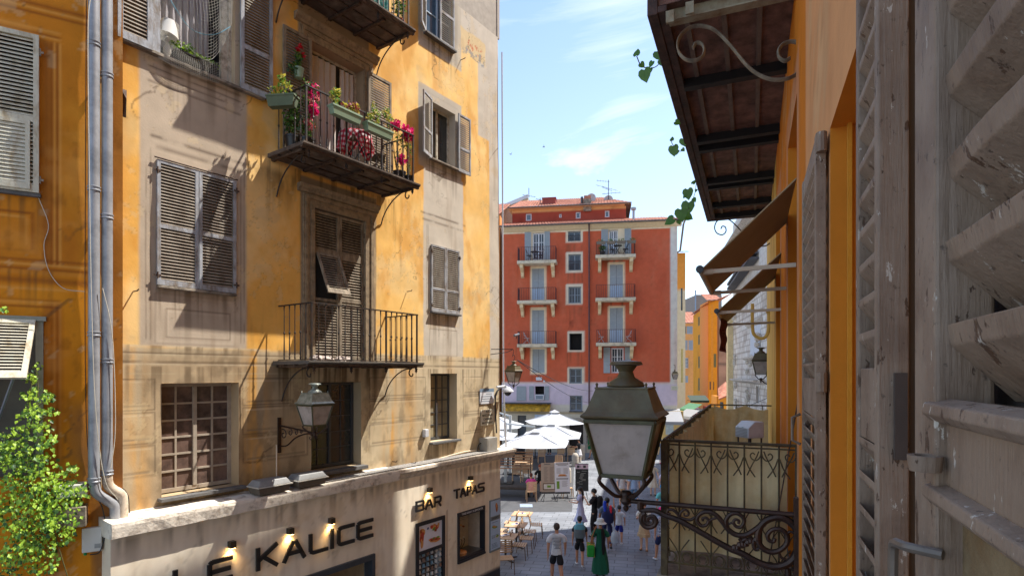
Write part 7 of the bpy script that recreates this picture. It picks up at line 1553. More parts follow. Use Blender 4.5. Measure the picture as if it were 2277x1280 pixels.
slant('wide white awning over the yellow kiosk at the foot of the red house', (1490, 922), 41.2, 1.6, 2.0, .8, WCL, -8)
p = at(1491, 960, 41.8); r = root('kiosk', 'small yellow kiosk wall with a pale poster under the white awning', 'kiosk', (p.x, p.y, 0), R(-8)); MB().box(-.85, .9, -.05, .2, 0, 3.2).build('kiosk_front', M('kiosk_yellow', srgb(226, 190, 120), bump=0), r); MB().box(-.35, .2, -.08, -.05, 1.5, 2.35).build('poster', MATS['poster_pale'], r)
for i, (px, Y, c, w, h, lab) in enumerate(((1522, 44, (50, 60, 40), 1.1, 1.6, 'dark green stall front at the mouth of the narrow street'), (1545, 55, (90, 50, 44), 1.5, 2.1, 'maroon stall in the narrow street'), (1585, 58, (120, 26, 30), 1.4, 2.6, 'red shop front below the ochre side wall'), (1567, 60, (30, 28, 26), 2.2, 2.2, 'dark shop opening under the dark green awning'))):
    p = at(px, 900, Y); r = root('market_stall', lab, 'stall', (p.x, p.y, 0)); MB().box(-w/2, w/2, 0, .9, 0, h).build('stall_front', M('stall_%d_cloth' % i, srgb(*c), bump=0, var=.4, scale=4), r); mb = MB(); rr = random.Random(i)
    for k in range(16): x = rr.uniform(-w/2, w/2); z = rr.uniform(.5, h*.95); mb.box(x-.08, x+.08, -.12, -.0, z-.14, z+.1)
    mb.build('hanging_goods', FO[i % 5], r)

for lab, a, b, Ya, Yb in (('upper black wire crossing the narrow street to the church', (1522, 934), (1750, 864), 44, 25), ('lower black wire crossing the narrow street to the church', (1560, 905), (1660, 925), 50, 34)):
    p, q = at(*a, Ya), at(*b, Yb); r = root('overhead_wire', lab, 'wire', p); m_ = (q-p)/2-Vector((0, 0, .7)); MB().tube([m_*2*t*(1-t)+(q-p)*t*t for t in [i/12 for i in range(13)]], .014, 4).build('wire', CBK, r)
# ================================================================= terrace furniture on the square
OAK = M('light_teak', srgb(192, 158, 122), rough=.6, var=.15, scale=8, bump=.1); BRZ = M('bronze_leg', srgb(110, 84, 62), rough=.4, metal=.4, bump=0); ANT = M('anthracite_leg', (.02, .02, .022), rough=.5, bump=0)
def mk_chair(full=False):
    r = root('terrace_chair', 'x', 'chair'); mb = MB()
    for i in range(6): mb.box(-.22, .22, -.22+.075*i, -.165+.075*i, .43, .45)
    mb.build('seat', OAK, r); mb = MB()
    for i in range(6 if not full else 8): z = .5+.055*i if full else .53+.06*i; mb.box(-.22, .22, .2+.012*i, .215+.012*i, z, z+.036)
    mb.build('backrest', OAK, r); m_ = OAK if full else BRZ; w = .02 if full else .012
    for x in (-.22, .22): MB().tube([(x*1.05, -.24, 0), (x, -.2, .44)], w, 6).build('leg', m_, r); MB().tube([(x*1.05, .3, 0), (x, .19, .44), (x, .27, .86)], w, 6).build('leg', m_, r)
    return r
def mk_table():
    r = root('terrace_table', 'x', 'table'); mb = MB(); [mb.box(-.35, .35, -.35+.1*i, -.255+.1*i, .72, .745) for i in range(7)]; mb.build('table_top', OAK, r)
    MB().tube([(0, 0, .03), (0, 0, .72)], .035, 8).build('column', ANT, r); MB().bar((-.3, -.3, .015), (.3, .3, .015), .06, .025).bar((-.3, .3, .016), (.3, -.3, .016), .06, .025).build('foot', ANT, r); return r
protos = {}
def put(kind, p, rz, label, group):
    if kind not in protos: o = {'c': mk_chair, 'f': lambda: mk_chair(True), 't': mk_table}[kind](); protos[kind] = o
    else:
        src = protos[kind]; o = copy_tree(src)
    o.location = (p[0], p[1], 0); o.rotation_euler = (0, 0, R(rz)); o['label'] = label; o['group'] = group; return o
g1, g2 = 'slatted chairs of the corner terrace', 'wooden chairs under the white umbrellas'
put('t', at(1161, 1141, 21.3), -12, 'teak table standing farthest back on the corner terrace', 'teak tables'); put('t', at(1148, 1165, 19.8), -12, 'middle teak table of the corner terrace with a white napkin', 'teak tables'); put('t', at(1124, 1190, 18.4), -12, 'nearest teak table of the corner terrace half hidden by the wall', 'teak tables')
for k, (px, py, rz, lab) in enumerate(((1192, 1192, -95, 'slatted chair at the right of the farthest teak table'), (1177, 1208, -98, 'slatted chair at the right of the middle teak table, back one'), (1170, 1224, -100, 'slatted chair at the right of the middle teak table, front one'), (1155, 1240, -100, 'slatted chair at the right of the nearest teak table'), (1124, 1272, -170, 'slatted chair nearest the camera by the shop corner'), (1136, 1187, 80, 'sunlit chair at the left of the farthest teak table'), (1117, 1206, 82, 'dark slatted chair at the left of the middle teak table'))):
    put('c', gnd(px, py), rz+180, lab, g1)
for k, (a, b, Y) in enumerate(((1161, 1141, 21.3), (1148, 1165, 19.8), (1124, 1189, 18.4))):
    p = at(a, b, Y); r = root('napkin_set', ['white napkins on the farthest teak table', 'white napkins on the middle teak table', 'blue and white menu on the nearest teak table'][k], 'napkin', (p.x, p.y, .746), .3*k); MB().box(-.16, .12, -.07, .07, 0, .008+.02*(k == 2)).build('napkin', M('napkin_white', srgb(214, 210, 212), bump=0), r); MB().box(-.02, .05, -.03, .03, .01, .05).build('holder', M('holder_blue', srgb(110, 110, 150), bump=0), r)
F_ = lambda lab, px, py, rz: put('f', gnd(px, py), rz, lab, g2)
T_ = lambda lab, px, py: put('t', gnd(px, py), -9, lab, 'teak tables')
T_('teak table under the near umbrella between two pairs of chairs, left', 1190, 1018); F_('wooden chair left of centre below the near umbrella, back to us', 1177, 1026, 180); F_('wooden chair in the centre below the near umbrella, back to us', 1204, 1028, 180); F_('wooden chair facing us behind the centre umbrella table', 1206, 1008, -9); F_('wooden chair facing us left of the centre umbrella table', 1182, 1006, -9)
T_('teak table below the right edge of the umbrellas', 1259, 1014); F_('wooden chair with bright seat left of the right umbrella table', 1247, 1022, 175); F_('wooden chair next to the stone bollards', 1270, 1024, 175); F_('wooden chair behind the right umbrella table, left one', 1250, 1006, -9); F_('wooden chair behind the right umbrella table, right one', 1270, 1004, -9)
T_('long sunlit teak table in the open behind the seated couple', 1158, 1056); F_('wooden chair behind the sunlit table, left one', 1152, 1046, -9); F_('wooden chair behind the sunlit table, right one', 1175, 1046, -9); F_('wooden chair before the sunlit table, left one', 1149, 1070, 175); F_('wooden chair before the sunlit table, right one', 1172, 1068, 175)
T_('teak table behind the two menu boards', 1245, 1058); F_('wooden chair behind the menu boards, far one', 1242, 1046, -9); F_('wooden chair behind the menu boards, near one', 1233, 1074, 175); F_('wooden chair at the far left below the umbrellas', 1122, 1015, 175); F_('wooden chair beside the far left one below the umbrellas', 1138, 1012, -9)
seatc = F_('wooden chair holding the woman in pink, back to us', 1181, 1112, 185)
F_('wooden chair at the right edge of the menu boards', 1263, 1105, 95)
# bollards
STB = M('pale_bollard_stone', srgb(176, 166, 152), bump=.3, var=.15)
for i, (px, py, rad, h, lab) in enumerate(((1279, 1036, .22, .85, 'front stone bollard with a domed top'), (1286, 1027, .2, .85, 'second stone bollard just behind the front one'), (1262, 1072, .2, .85, 'stone bollard behind the white menu board'), (1292, 1020, .28, 1.0, 'broad stone block beside the two bollards'))):
    p = gnd(px, py); r = root('bollard', lab, 'bollard', p, 0, 'stone bollards'); MB().lathe([(0, 0), (rad, 0), (rad, h*.75), (rad*.96, h*.8), (rad*.75, h*.93), (rad*.4, h*.99), (0, h)] if i < 3 else [(0, 0), (rad, 0), (rad, h), (0, h)], (0, 0, 0), 16).build('post', STB, r, smooth=True)
# umbrellas
UM = M('white_umbrella_cloth', srgb(198, 200, 204), rough=.8, var=.05, bump=0, trans=.2)
def umbrella(lab, cx, cy, rz, s=1.6, z=2.45, rise=.62, mast=None):
    r = root('cantilever_umbrella', lab, 'umbrella', (cx, cy, 0), R(rz), 'white square umbrellas'); n = 8; vs = []
    for f in range(4):
        a0 = math.pi/4+f*math.pi/2; c0 = Vector((math.cos(a0), math.sin(a0)))*1.414*s; c1 = Vector((math.cos(a0+math.pi/2), math.sin(a0+math.pi/2)))*1.414*s
        for j in range(n+1):
            for i in range(n+1):
                t = j/n; p = c0.lerp(c1, i/n)*t; sag = -.07*math.sin(math.pi*i/n)*t-.07*math.sin(math.pi*t); vs.append((p.x, p.y, z+rise*(1-t)+sag))
    w = n+1; fs = [(f*w*w+j*w+i, f*w*w+j*w+i+1, f*w*w+(j+1)*w+i+1, f*w*w+(j+1)*w+i) for f in range(4) for j in range(n) for i in range(n)]
    MB().add(vs, fs).build('canopy', UM, r); mb = MB(); q = .28
    mb.add([(-q, -q, z+rise*.93), (q, -q, z+rise*.93), (q, q, z+rise*.93), (-q, q, z+rise*.93), (0, 0, z+rise+.12)], [(0,1,4), (1,2,4), (2,3,4), (3,0,4)]); mb.build('vent_flap', UM, r)
    MB().tube([(0, 0, z-.2), (0, 0, z+rise)], .03, 6).build('hub', DGREY, r)
    for f in range(4): a = math.pi/4+f*math.pi/2; MB().tube([(0, 0, z+rise-.05), (math.cos(a)*1.4*s, math.sin(a)*1.4*s, z-.03)], .018, 5).build('rib', WPL, r)
    if mast:
        m_ = Vector(mast)-Vector((cx, cy, 0)); m_.rotate(Euler((0, 0, -R(rz)))); MB().box(m_.x-.07, m_.x+.07, m_.y-.07, m_.y+.07, 0, z+.85).build('mast', M('mast_grey', srgb(176, 180, 180), bump=0, rough=.4), r)
        MB().bar((m_.x, m_.y, z+.8), (0, 0, z+rise+.2), .06, .08).build('cantilever_arm', MATS['mast_grey'], r); MB().box(m_.x-.4, m_.x+.4, m_.y-.4, m_.y+.4, .005, .09).build('base_plate', ANT, r)
umbrella('near white umbrella in front, its wide edge hanging over the wooden chairs', 1.15, 28.9, -9, 1.6, 2.42, .62, (-.35, 31, 0)); umbrella('second white umbrella just behind and right of the near one', 2.15, 31.9, -9, 1.6, 2.5, .66)
umbrella('farthest white umbrella whose corner points at the entrance door', 2.75, 37.4, 12, 1.6, 2.75, .7); umbrella('left white umbrella cut by the building corner, upper one', -1.05, 36.5, -9, 1.6, 2.6, .7, (-.1, 34, 0)); umbrella('left white umbrella cut by the building corner, lower one', -1.5, 31.5, -9, 1.6, 2.5, .5)
# menu boards
def board(lab, px, pyt, pyb, w, h, cbg, rz, kind):
    p = gnd(px, pyb); r = root('menu_board', lab, 'sign', p, R(rz)); zb_ = .32
    tilt = R(8); mb = MB(); mb.m = Matrix.Translation((0, 0, zb_)) @ Matrix.Rotation(-tilt, 4, 'X')
    mb.box(-w/2, w/2, -.015, .015, 0, h); o = mb.build('board_panel', cbg, r); 
    def on(x0, x1, z0, z1, m_, name, y=-.018):
        q = MB(); q.m = mb.m; q.box(x0, x1, y-.003, -.0155, z0, z1); q.build(name, m_, r)
    on(-w/2, w/2, 0, .08, BLKF, 'black_band')
    for a in (-1, 1): MB().tube([(a*w*.42, -.3, 0), (a*w*.3, 0, .3), (a*w*.42, .35, 0)], .016, 5).build('board_foot', ANT, r)
    ink = M('board_ink', srgb(110, 104, 104), bump=0, var=0)
    if kind == 0:
        for i in range(14): on(-w*.32, -w*.05-(i % 3)*.03, h*.92-.05*i-.1, h*.92-.05*i-.088, ink, 'menu_line'); on(w*.06, w*.34-(i % 4)*.02, h*.92-.05*i-.1, h*.92-.05*i-.088, ink, 'menu_line')
        on(-w*.3, w*.1, h*.94, h*.965, ink, 'menu_title'); on(-w*.4, w*.42, h*.12, h*.34, M('tray_brown', srgb(110, 86, 62), bump=0), 'printed_tray'); on(-w*.34, w*.34, h*.15, h*.31, JM[3], 'printed_dish', -.022); on(-w*.12, w*.12, h*.2, h*.27, FO[1], 'printed_salad', -.026)
    elif kind == 1:
        on(-w*.42, w*.42, h*.94, h*.97, ink, 'menu_title'); on(-w*.3, w*.3, h*.895, h*.91, ink, 'menu_title')
        for i in range(6): on(-w*.38, -w*.1, h*.8-.045*i, h*.8-.045*i+.01, ink, 'menu_line'); on(w*.08, w*.38, h*.8-.045*i, h*.8-.045*i+.01, ink, 'menu_line')
        on(-w*.28, w*.3, h*.555, h*.585, FO[3], 'printed_plate'); on(-w*.2, w*.22, h*.58, h*.62, FO[2], 'printed_dish'); on(-w*.4, w*.4, h*.46, h*.49, ink, 'menu_title')
        for i in range(6): on(-w*.02, w*.36-(i % 2)*.05, h*.4-.05*i, h*.4-.05*i+.01, ink, 'menu_line')
        on(-w*.38, -w*.2, h*.16, h*.4, FO[1], 'printed_cone')
    else:
        on(-w*.5, w*.5, h*.8, h*.97, M('label_strip', srgb(200, 176, 190), bump=0), 'header_strip'); rr = random.Random(2)
        for a, b in ((-.38, -.2), (-.16, -.12), (.1, .3)): on(w*a, w*b, h*.84, h*.93, BLKF, 'header_letter', -.022)
        for i in range(12): a = rr.uniform(-.4, 0); on(w*a, w*(a+rr.uniform(.2, .4)), h*.72-.055*i, h*.72-.055*i+.014, M('chalk', srgb(170, 170, 165), bump=0), 'chalk_line')
board('taupe menu board with a printed dish, left of the pair', 1221, 1048, 1112, .72, 1.42, M('taupe_board', srgb(176, 158, 142), bump=0, var=.03), 4, 0); board('white menu board with printed dishes, right of the pair', 1251, 1047, 1112, .7, 1.44, M('white_board', srgb(220, 220, 226), bump=0, var=.02), 4, 1); board('black chalkboard with a pale header behind the standing couple', 1294, 1058, 1106, .62, 1.3, M('chalk_black', (.02, .022, .024), bump=0), -6, 2)
# brown canopy and bench near the corner
p = gnd(1144, 1098); r = root('brown_canopy', 'low brown slatted canopy over a dark bench next to the shop corner', 'canopy', p, R(-9)); C3 = M('shaded_brown_slats', srgb(150, 108, 74), var=.2, bump=.2)
mb = MB(); [mb.bar((-1.2, -.55+.16*i, 1.34+.11*i), (.85, -.55+.16*i, 1.36+.11*i), .13, .03) for i in range(7)]; mb.build('canopy_slats', C3, r); 
for a in (-1.1, .75):
    for b in (-.5, .4): MB().tube([(a, b, 0), (a, b, 1.35+.4*(b > 0))], .025, 6).build('post', ANT, r)
p = gnd(1140, 1102); r = root('bench', 'dark cushioned bench under the brown canopy', 'bench', p, R(-9)); MB().box(-1.0, .8, -.3, .3, .36, .5).build('cushion', M('dark_cushion', srgb(74, 66, 60)), r, bevel=.04); [MB().box(a-.04, a+.04, -.28, .28, 0, .36).build('leg', ANT, r) for a in (-.9, .7)]
for i, (px, py, lab) in enumerate(((1153, 1022, 'black waiter station behind the brown canopy'), (1135, 1030, 'black serving cart at the far left under the umbrellas'))):
    r = root('serving_cart', lab, 'cart', gnd(px, py), R(-9)); MB().box(-.5, .5, -.3, .3, .0, .04).box(-.5, .5, -.3, .3, .45, .49).box(-.5, .5, -.3, .3, .9, .95).build('shelves', ANT, r); MB().box(-.42, .42, -.24, .28, .05, .88).build('cabinet', M('cart_black', (.025, .025, .03), bump=0), r)
# ================================================================= people
SK = [M('skin_tan', srgb(196, 140, 108), rough=.55, bump=0, var=.05), M('skin_light', srgb(222, 178, 150), rough=.55, bump=0, var=.05), M('skin_brown', srgb(150, 100, 74), rough=.55, bump=0, var=.05)]
def cloth(n, *c): return M('cloth_'+n, srgb(*c), rough=.85, var=.12, scale=9, bump=.6, bscale=11, bdist=.03)
HB = M('hair_black', (.012, .01, .009), rough=.5, var=.3, scale=40, bump=.3)
def skin(name, V, E, rad, mat, parent, sub=2, rootv=0):
    me = bpy.data.meshes.new(name); me.from_pydata(V, E, []); o = bpy.data.objects.new(name, me); col.objects.link(o); o.parent = parent; me.materials.append(mat)
    m_ = o.modifiers.new('skin', 'SKIN'); m_.use_smooth_shade = True; m_.branch_smoothing = .6
    for i, r_ in enumerate(rad): me.skin_vertices[0].data[i].radius = r_ if isinstance(r_, tuple) else (r_, r_)
    me.skin_vertices[0].data[rootv].use_root = True
    s_ = o.modifiers.new('subsurf', 'SUBSURF'); s_.levels = sub; s_.render_levels = sub; return o
def person(label, p, face, h, skinm, hair=None, top=None, bottom=None, pose='stand', dress=None, hat=None, shoes=None, arms=((0, 0), (0, 0)), build=1., hairlen=0, z0=0.):
    """face: direction the person looks, degrees, 0 = away from the camera (+y), 90 = to the left; arms: (forward, bend) in degrees, left then right"""
    r = root('person', label, 'person', (p[0], p[1], z0), R(face)); k = h/1.75; b = build
    sit = pose == 'sit'; st = {'stand': (.03, -.03), 'walk': (.26, -.26), 'sit': (0, 0)}[pose]
    hz = .48 if sit else .93
    J = {'pel': (0, 0, hz), 'bel': (0, .01, hz+.14), 'che': (0, 0, hz+.36), 'nek': (0, .01, hz+.53), 'hd0': (0, .03, hz+.62), 'hd1': (0, .04, hz+.70), 'hd2': (0, .03, hz+.77)}
    rad = {'pel': (.125*b, .085*b), 'bel': (.105*b, .075*b), 'che': (.125*b, .085*b), 'nek': .052, 'hd0': (.062, .075), 'hd1': (.074, .092), 'hd2': (.055, .07)}
    E = [('pel', 'bel'), ('bel', 'che'), ('che', 'nek'), ('nek', 'hd0'), ('hd0', 'hd1'), ('hd1', 'hd2')]
    J['nos'] = (0, .145, hz+.665); rad['nos'] = .012; E.append(('hd1', 'nos'))
    for s_, sg in (('l', -1), ('r', 1)):
        J['ear'+s_] = (sg*.088, .03, hz+.67); rad['ear'+s_] = .014; E.append(('hd1', 'ear'+s_))
        stp = st[0] if sg < 0 else st[1]
        if sit: kn, an, to = (sg*.12, .42, .5), (sg*.12, .44, .09), (sg*.13, .56, .04)
        else: lift = .10 if pose == 'walk' and stp < 0 else 0; kn, an, to = (sg*.095, stp*.6+.05, .5), (sg*.10, stp-.05*(lift > 0), .09+lift), (sg*.12, stp+.12-.03*(lift > 0), .035+lift*.4)
        for n_, q, rr_ in (('hip', (sg*.09, 0, hz-.05), .095*b), ('kne', kn, .058*b), ('cal', tuple((a+c)/2 for a, c in zip(kn, an))[:1]+((kn[1]+an[1])/2-.02, (kn[2]+an[2])/2+.05), .054*b), ('ank', an, .034), ('toe', to, .034)): J[n_+s_] = q; rad[n_+s_] = rr_
        E += [('pel', 'hip'+s_), ('hip'+s_, 'kne'+s_), ('kne'+s_, 'cal'+s_), ('cal'+s_, 'ank'+s_), ('ank'+s_, 'toe'+s_)]
        fw, be = arms[0 if sg < 0 else 1]; a1, a2 = R(fw), R(fw+be)
        sh = Vector((sg*.185*b, 0, hz+.47)); el = sh+Vector((sg*.05, math.sin(a1)*.28, -math.cos(a1)*.28)); wr = el+Vector((-sg*.03 if be > 30 else sg*.01, math.sin(a2)*.25, -math.cos(a2)*.25)); dr = (wr-el).normalized()
        J['sho'+s_] = tuple(sh); J['elb'+s_] = tuple(el); J['wri'+s_] = tuple(wr); J['pal'+s_] = tuple(wr+dr*.075)
        rad.update({'sho'+s_: .052*b, 'elb'+s_: .042*b, 'wri'+s_: .027, 'pal'+s_: (.034, .018)}); E += [('che', 'sho'+s_), ('sho'+s_, 'elb'+s_), ('elb'+s_, 'wri'+s_), ('wri'+s_, 'pal'+s_)]
        inn = Vector((-sg*.3, .2, -.2))
        for f in range(5):
            n1, n2 = 'f%d%s' % (f, s_), 'g%d%s' % (f, s_); side = Vector((0, 1, 0)) if abs(dr.y) < .7 else Vector((1, 0, 0))
            if f == 4: a_ = wr+dr*.03+side*.035; b_ = a_+dr*.035+side*.015; src = 'wri'+s_
            else: a_ = wr+dr*.10+side*(.024-.016*f); b_ = a_+(dr+inn*.5).normalized()*(.045, .052, .048, .036)[f]; src = 'pal'+s_
            J[n1] = tuple(a_); J[n2] = tuple(b_); rad[n1] = .009; rad[n2] = .008; E += [(src, n1), (n1, n2)]
    ks = list(J); V = [tuple(c*k for c in J[n]) for n in ks]; RR = [tuple(c*k for c in rad[n]) if isinstance(rad[n], tuple) else rad[n]*k for n in ks]; ix = {n: i for i, n in enumerate(ks)}
    body = skin('body', V, [(ix[a], ix[c]) for a, c in E], RR, skinm, r, 1)
    def part(name, names, edges, gr, mat, over={}):
        P = dict(J); P.update(over); vs = [tuple(c*k for c in P[n]) for n in names]; q = {n: i for i, n in enumerate(names)}
        rr_ = [tuple((c+gr)*k for c in rad[n]) if isinstance(rad[n], tuple) else (rad[n]+gr)*k for n in names]
        return skin(name, vs, [(q[a], q[c]) for a, c in edges], rr_, mat, r, 2)
    lerp = lambda a, c, t: tuple(u+(w-u)*t for u, w in zip(J[a], J[c]))
    if top:
        J['colx'] = (0, .01, hz+.50); rad['colx'] = .075
        for s_ in 'lr': J['sle'+s_] = lerp('sho'+s_, 'elb'+s_, .75); rad['sle'+s_] = .05*b
        J['hem'] = (0, 0, hz-.10); rad['hem'] = (.145*b, .105*b)
        J['che2'] = (0, 0, hz+.43); rad['che2'] = (.115*b, .08*b); part('shirt', ['hem', 'pel', 'bel', 'che', 'che2', 'colx', 'shol', 'shor', 'slel', 'sler'], [('hem', 'pel'), ('pel', 'bel'), ('bel', 'che'), ('che', 'che2'), ('che2', 'colx'), ('che2', 'shol'), ('che2', 'shor'), ('shol', 'slel'), ('shor', 'sler')], .032, top)
    if bottom:
        t = bottom[1]; J['wst'] = (0, 0, hz+.06); rad['wst'] = (.135*b, .095*b); nm = ['wst', 'pel']; ed = [('wst', 'pel')]
        for s_ in 'lr':
            nm += ['hip'+s_]; ed.append(('pel', 'hip'+s_))
            if t < 1: J['cut'+s_] = lerp('hip'+s_, 'kne'+s_, t); rad['cut'+s_] = .082*b; nm.append('cut'+s_); ed.append(('hip'+s_, 'cut'+s_))
            else: J['cut'+s_] = lerp('kne'+s_, 'ank'+s_, .9); rad['cut'+s_] = .052; nm += ['kne'+s_, 'cut'+s_]; ed += [('hip'+s_, 'kne'+s_), ('kne'+s_, 'cut'+s_)]
        part('trousers' if t >= 1 else 'shorts', nm, ed, .016, bottom[0])
    if dress:
        mat, z_hem, w0, nm = dress; n = 36; vs = []; lv = [(hz+.06, .135*b, .10*b, 0), (hz-.04, .16*b, .13*b, .004), (hz-.3, .20*b, .17*b, .014), ((z_hem+hz)/2-.1, .5*(.2*b+w0)+.01, .2, .02), (z_hem, w0, w0*.9, .03)]
        for zz, a_, c_, rf in lv:
            for j in range(n): th = 2*math.pi*j/n; f = 1+rf*4*math.sin(th*7+zz*2); vs.append((a_*math.cos(th)*f*k, c_*math.sin(th)*f*k, zz*k))
        MB().add(vs, [(i*n+j, i*n+(j+1) % n, (i+1)*n+(j+1) % n, (i+1)*n+j) for i in range(4) for j in range(n)]).build(nm, mat, r, smooth=True)
    hm = hair or HB; hc = (0, .025*k, (hz+.715)*k); mb = MB(); n = 16; vs = []
    for i in range(9):
        ph = math.pi*i/8*.62
        for j in range(n):
            th = 2*math.pi*j/n; back = max(0, -math.sin(th)); ph_ = ph*(1+.35*back); vs.append((hc[0]+.092*k*math.sin(ph_)*math.cos(th), hc[1]+.108*k*math.sin(ph_)*math.sin(th)-.008*k, hc[2]+.105*k*math.cos(ph_)))
    mb.add(vs, [(i*n+j, i*n+(j+1) % n, (i+1)*n+(j+1) % n, (i+1)*n+j) for i in range(8) for j in range(n)]+[tuple(range(n))])
    if hairlen: mb.tube([(0, -.04*k, (hz+.72)*k), (0, -.085*k, (hz+.6)*k), (0, -.10*k, (hz+.6-hairlen*.5)*k), (0, -.09*k, (hz+.6-hairlen)*k)], [.09*k, .095*k, .1*k, .04*k], 12, flat=(1, .45))
    mb.build('hair', hm, r, smooth=True)
    for sg in (-1, 1): MB().lathe([(0, -.008), (.011, 0), (0, .008)], (sg*.033*k, .13*k, (hz+.69)*k), 8).build('eye', BLKF, r)
    MB().box(-.025*k, .025*k, .122*k, .130*k, (hz+.622)*k, (hz+.63)*k).build('mouth', M('lip', srgb(150, 80, 76), bump=0), r)
    if hat:
        c = hc; mb = MB()
        if hat[1] == 'bucket': mb.lathe([(.19*k, -.035*k), (.17*k, -.02*k), (.115*k, .02*k), (.105*k, .09*k), (.08*k, .115*k), (0, .12*k), ], c, 18)
        else: mb.lathe([(.108*k, -.01*k), (.112*k, .03*k), (.09*k, .09*k), (0, .12*k)], c, 16).add([(c[0]+.09*k*math.cos(t), c[1]+(.1+.1*math.sin(t))*k, c[2]+.012*k) for t in [R(180*i/8) for i in range(9)]], [tuple(range(9))])
        mb.build('hat', hat[0], r, smooth=True)
    sm = shoes or BLKF
    for s_ in 'lr': a, c = Vector(J['ank'+s_]), Vector(J['toe'+s_]); d = (c-a); d.z = 0; MB().tube([(a-d*.35+Vector((0, 0, -.045)))*k, (a+Vector((0, 0, -.045)))*k, (c+Vector((0, 0, .0)))*k, (c+d*.25)*k], [.03*k, .043*k, .042*k, .025*k], 10, flat=(1.05, .8)).build('shoe', sm, r, smooth=True)
    return r, J, k
WT = cloth('white', 222, 220, 222); BK = cloth('black', 26, 26, 30); LAV = cloth('lavender', 186, 190, 222); GRN = cloth('green', 18, 92, 66); NVY = cloth('navy', 28, 38, 84); BGE = cloth('beige', 196, 168, 132); SHOEW = M('white_shoe', srgb(214, 214, 216), bump=0); DEN = cloth('denim', 96, 132, 170); TUR = cloth('turquoise', 110, 200, 204); GREY = cloth('grey', 96, 108, 122)
g_ = lambda a, b: gnd(a, b)
# white tee with small print
r, J, k = person('man in a white printed t shirt and black shorts walking away', g_(1238, 1300), 4, 1.74, SK[0], M('hair_cropped', srgb(70, 56, 48), bump=0), WT, (BK, .85), 'walk', arms=((-14, 12), (10, 12)), build=1.08)
for i, (w, z) in enumerate(((.2, 1.36), (.13, 1.31), (.16, 1.27), (.1, 1.23), (.18, 1.19), (.14, 1.15), (.08, 1.11), (.12, 1.07))): MB().box(-w*.7, w*.6, -.137+.012*(z < 1.3)+.012*(z < 1.15), -.133, z-.012, z).build('shirt_print', M('print_grey', srgb(120, 124, 132), bump=0), r)
def backpack(label, r, k, hz, mats, w=.17, h=.44, cat='backpack'):
    q = root('backpack', label, cat, r.matrix_world @ Vector((0, 0, 0)) if 0 else r.location+Matrix.Rotation(r.rotation_euler.z, 3, 'Z') @ Vector((0, -.2*k, (hz+.12)*k)), r.rotation_euler.z)
    mb = MB(); mb.lathe([(0, 0), (w*.85, .01), (w, .1), (w*.97, h*.7), (w*.6, h*.96), (0, h)], (0, 0, 0), 16, ell=(1, .6)); mb.build('bag', mats[0], q, smooth=True)
    mb = MB(); mb.lathe([(w*1.0, h*.62), (w*.99, h*.74), (w*.66, h*.965), (0, h*1.01)], (0, -.004, 0), 16, ell=(1.01, .63)); mb.build('flap', mats[1], q, smooth=True)
    for sg in (-1, 1): MB().tube([(sg*.08, .04, h*.1), (sg*.13, .12, h*.25), (sg*.12, .30, h*.6), (sg*.1, .24, h*.98), (sg*.07, .1, h*1.05), (sg*.06, .0, h*.95)], .016, 6, flat=(1, .5)).build('strap', mats[1], q)
    return q
r, J, k = person('boy in black t shirt and shorts walking away wearing a grey and teal backpack', g_(1289, 1260), -8, 1.57, SK[0], None, BK, (BK, .9), 'walk', arms=((-8, 10), (8, 14)), shoes=SHOEW, build=.95)
backpack('grey and teal backpack on the boy in black', r, k, .93, (cloth('bag_grey', 110, 120, 128), cloth('bag_teal', 96, 160, 176)))
r, J, k = person('woman in a long green dress and white bucket hat walking away', g_(1335, 1281), -6, 1.68, SK[0], None, GRN, None, 'stand', dress=(GRN, .13, .25, 'dress'), hat=(cloth('hat_white', 206, 208, 204), 'bucket'), arms=((-5, 18), (4, 24)))
x = Vector((-.28, -.05, .62)); x.rotate(Euler((0, 0, r.rotation_euler.z))); q = root('shoulder_bag', 'bright green bag with tan straps at the side of the woman in green', 'bag', r.location+x, r.rotation_euler.z)
MB().box(-.11, .11, -.2, .2, 0, .34).build('bag', cloth('bag_green', 40, 150, 50), q, bevel=.05); MB().box(-.116, .116, -.12, -.08, -.01, .36).box(-.116, .116, .08, .12, -.01, .36).build('band', M('tan_band', srgb(190, 150, 60), bump=0), q); MB().tube(smooth_path([(0, -.1, .34), (.05, -.08, .6), (.16, 0, .86), (.05, .1, .6), (0, .1, .34)], 4), .016, 6).build('strap', M('tan_leather', srgb(150, 96, 56), bump=0), q)
x = Vector((.05, -.2, .86)); x.rotate(Euler((0, 0, r.rotation_euler.z))); q = root('black_scarf', 'long black scarf hanging down the back of the green dress', 'scarf', r.location+x, r.rotation_euler.z); MB().tube([(.0, .02, .58), (.02, -.0, .3), (.03, -.03, 0), (.02, -.04, -.15)], [.07, .075, .08, .03], 8, flat=(1, .3)).build('scarf', BK, q, smooth=True)
person('woman in a pale lavender dress with long black hair looking at her phone', g_(1291, 1179), 70, 1.66, SK[1], None, LAV, None, 'stand', dress=(LAV, .38, .30, 'dress'), arms=((15, 80), (10, 85)), hairlen=.34)
r, J, k = person('man in black shirt and trousers with glasses raising one hand to his face', g_(1322, 1192), 65, 1.75, SK[1], None, BK, (BK, 1), 'stand', arms=((30, 118), (5, 80)))
backpack('black backpack on the man in black', r, k, .93, (BK, BK))
r, J, k = person('man in a grey shirt carrying a blue and red bag on his back', g_(1350, 1219), -4, 1.74, SK[2], None, GREY, (NVY, 1), 'walk', arms=((0, 12), (0, 10)), build=1.05)
q = backpack('navy tote with blue and red cloths sticking out, behind the man in grey', r, k, .8, (NVY, NVY), .2, .46)
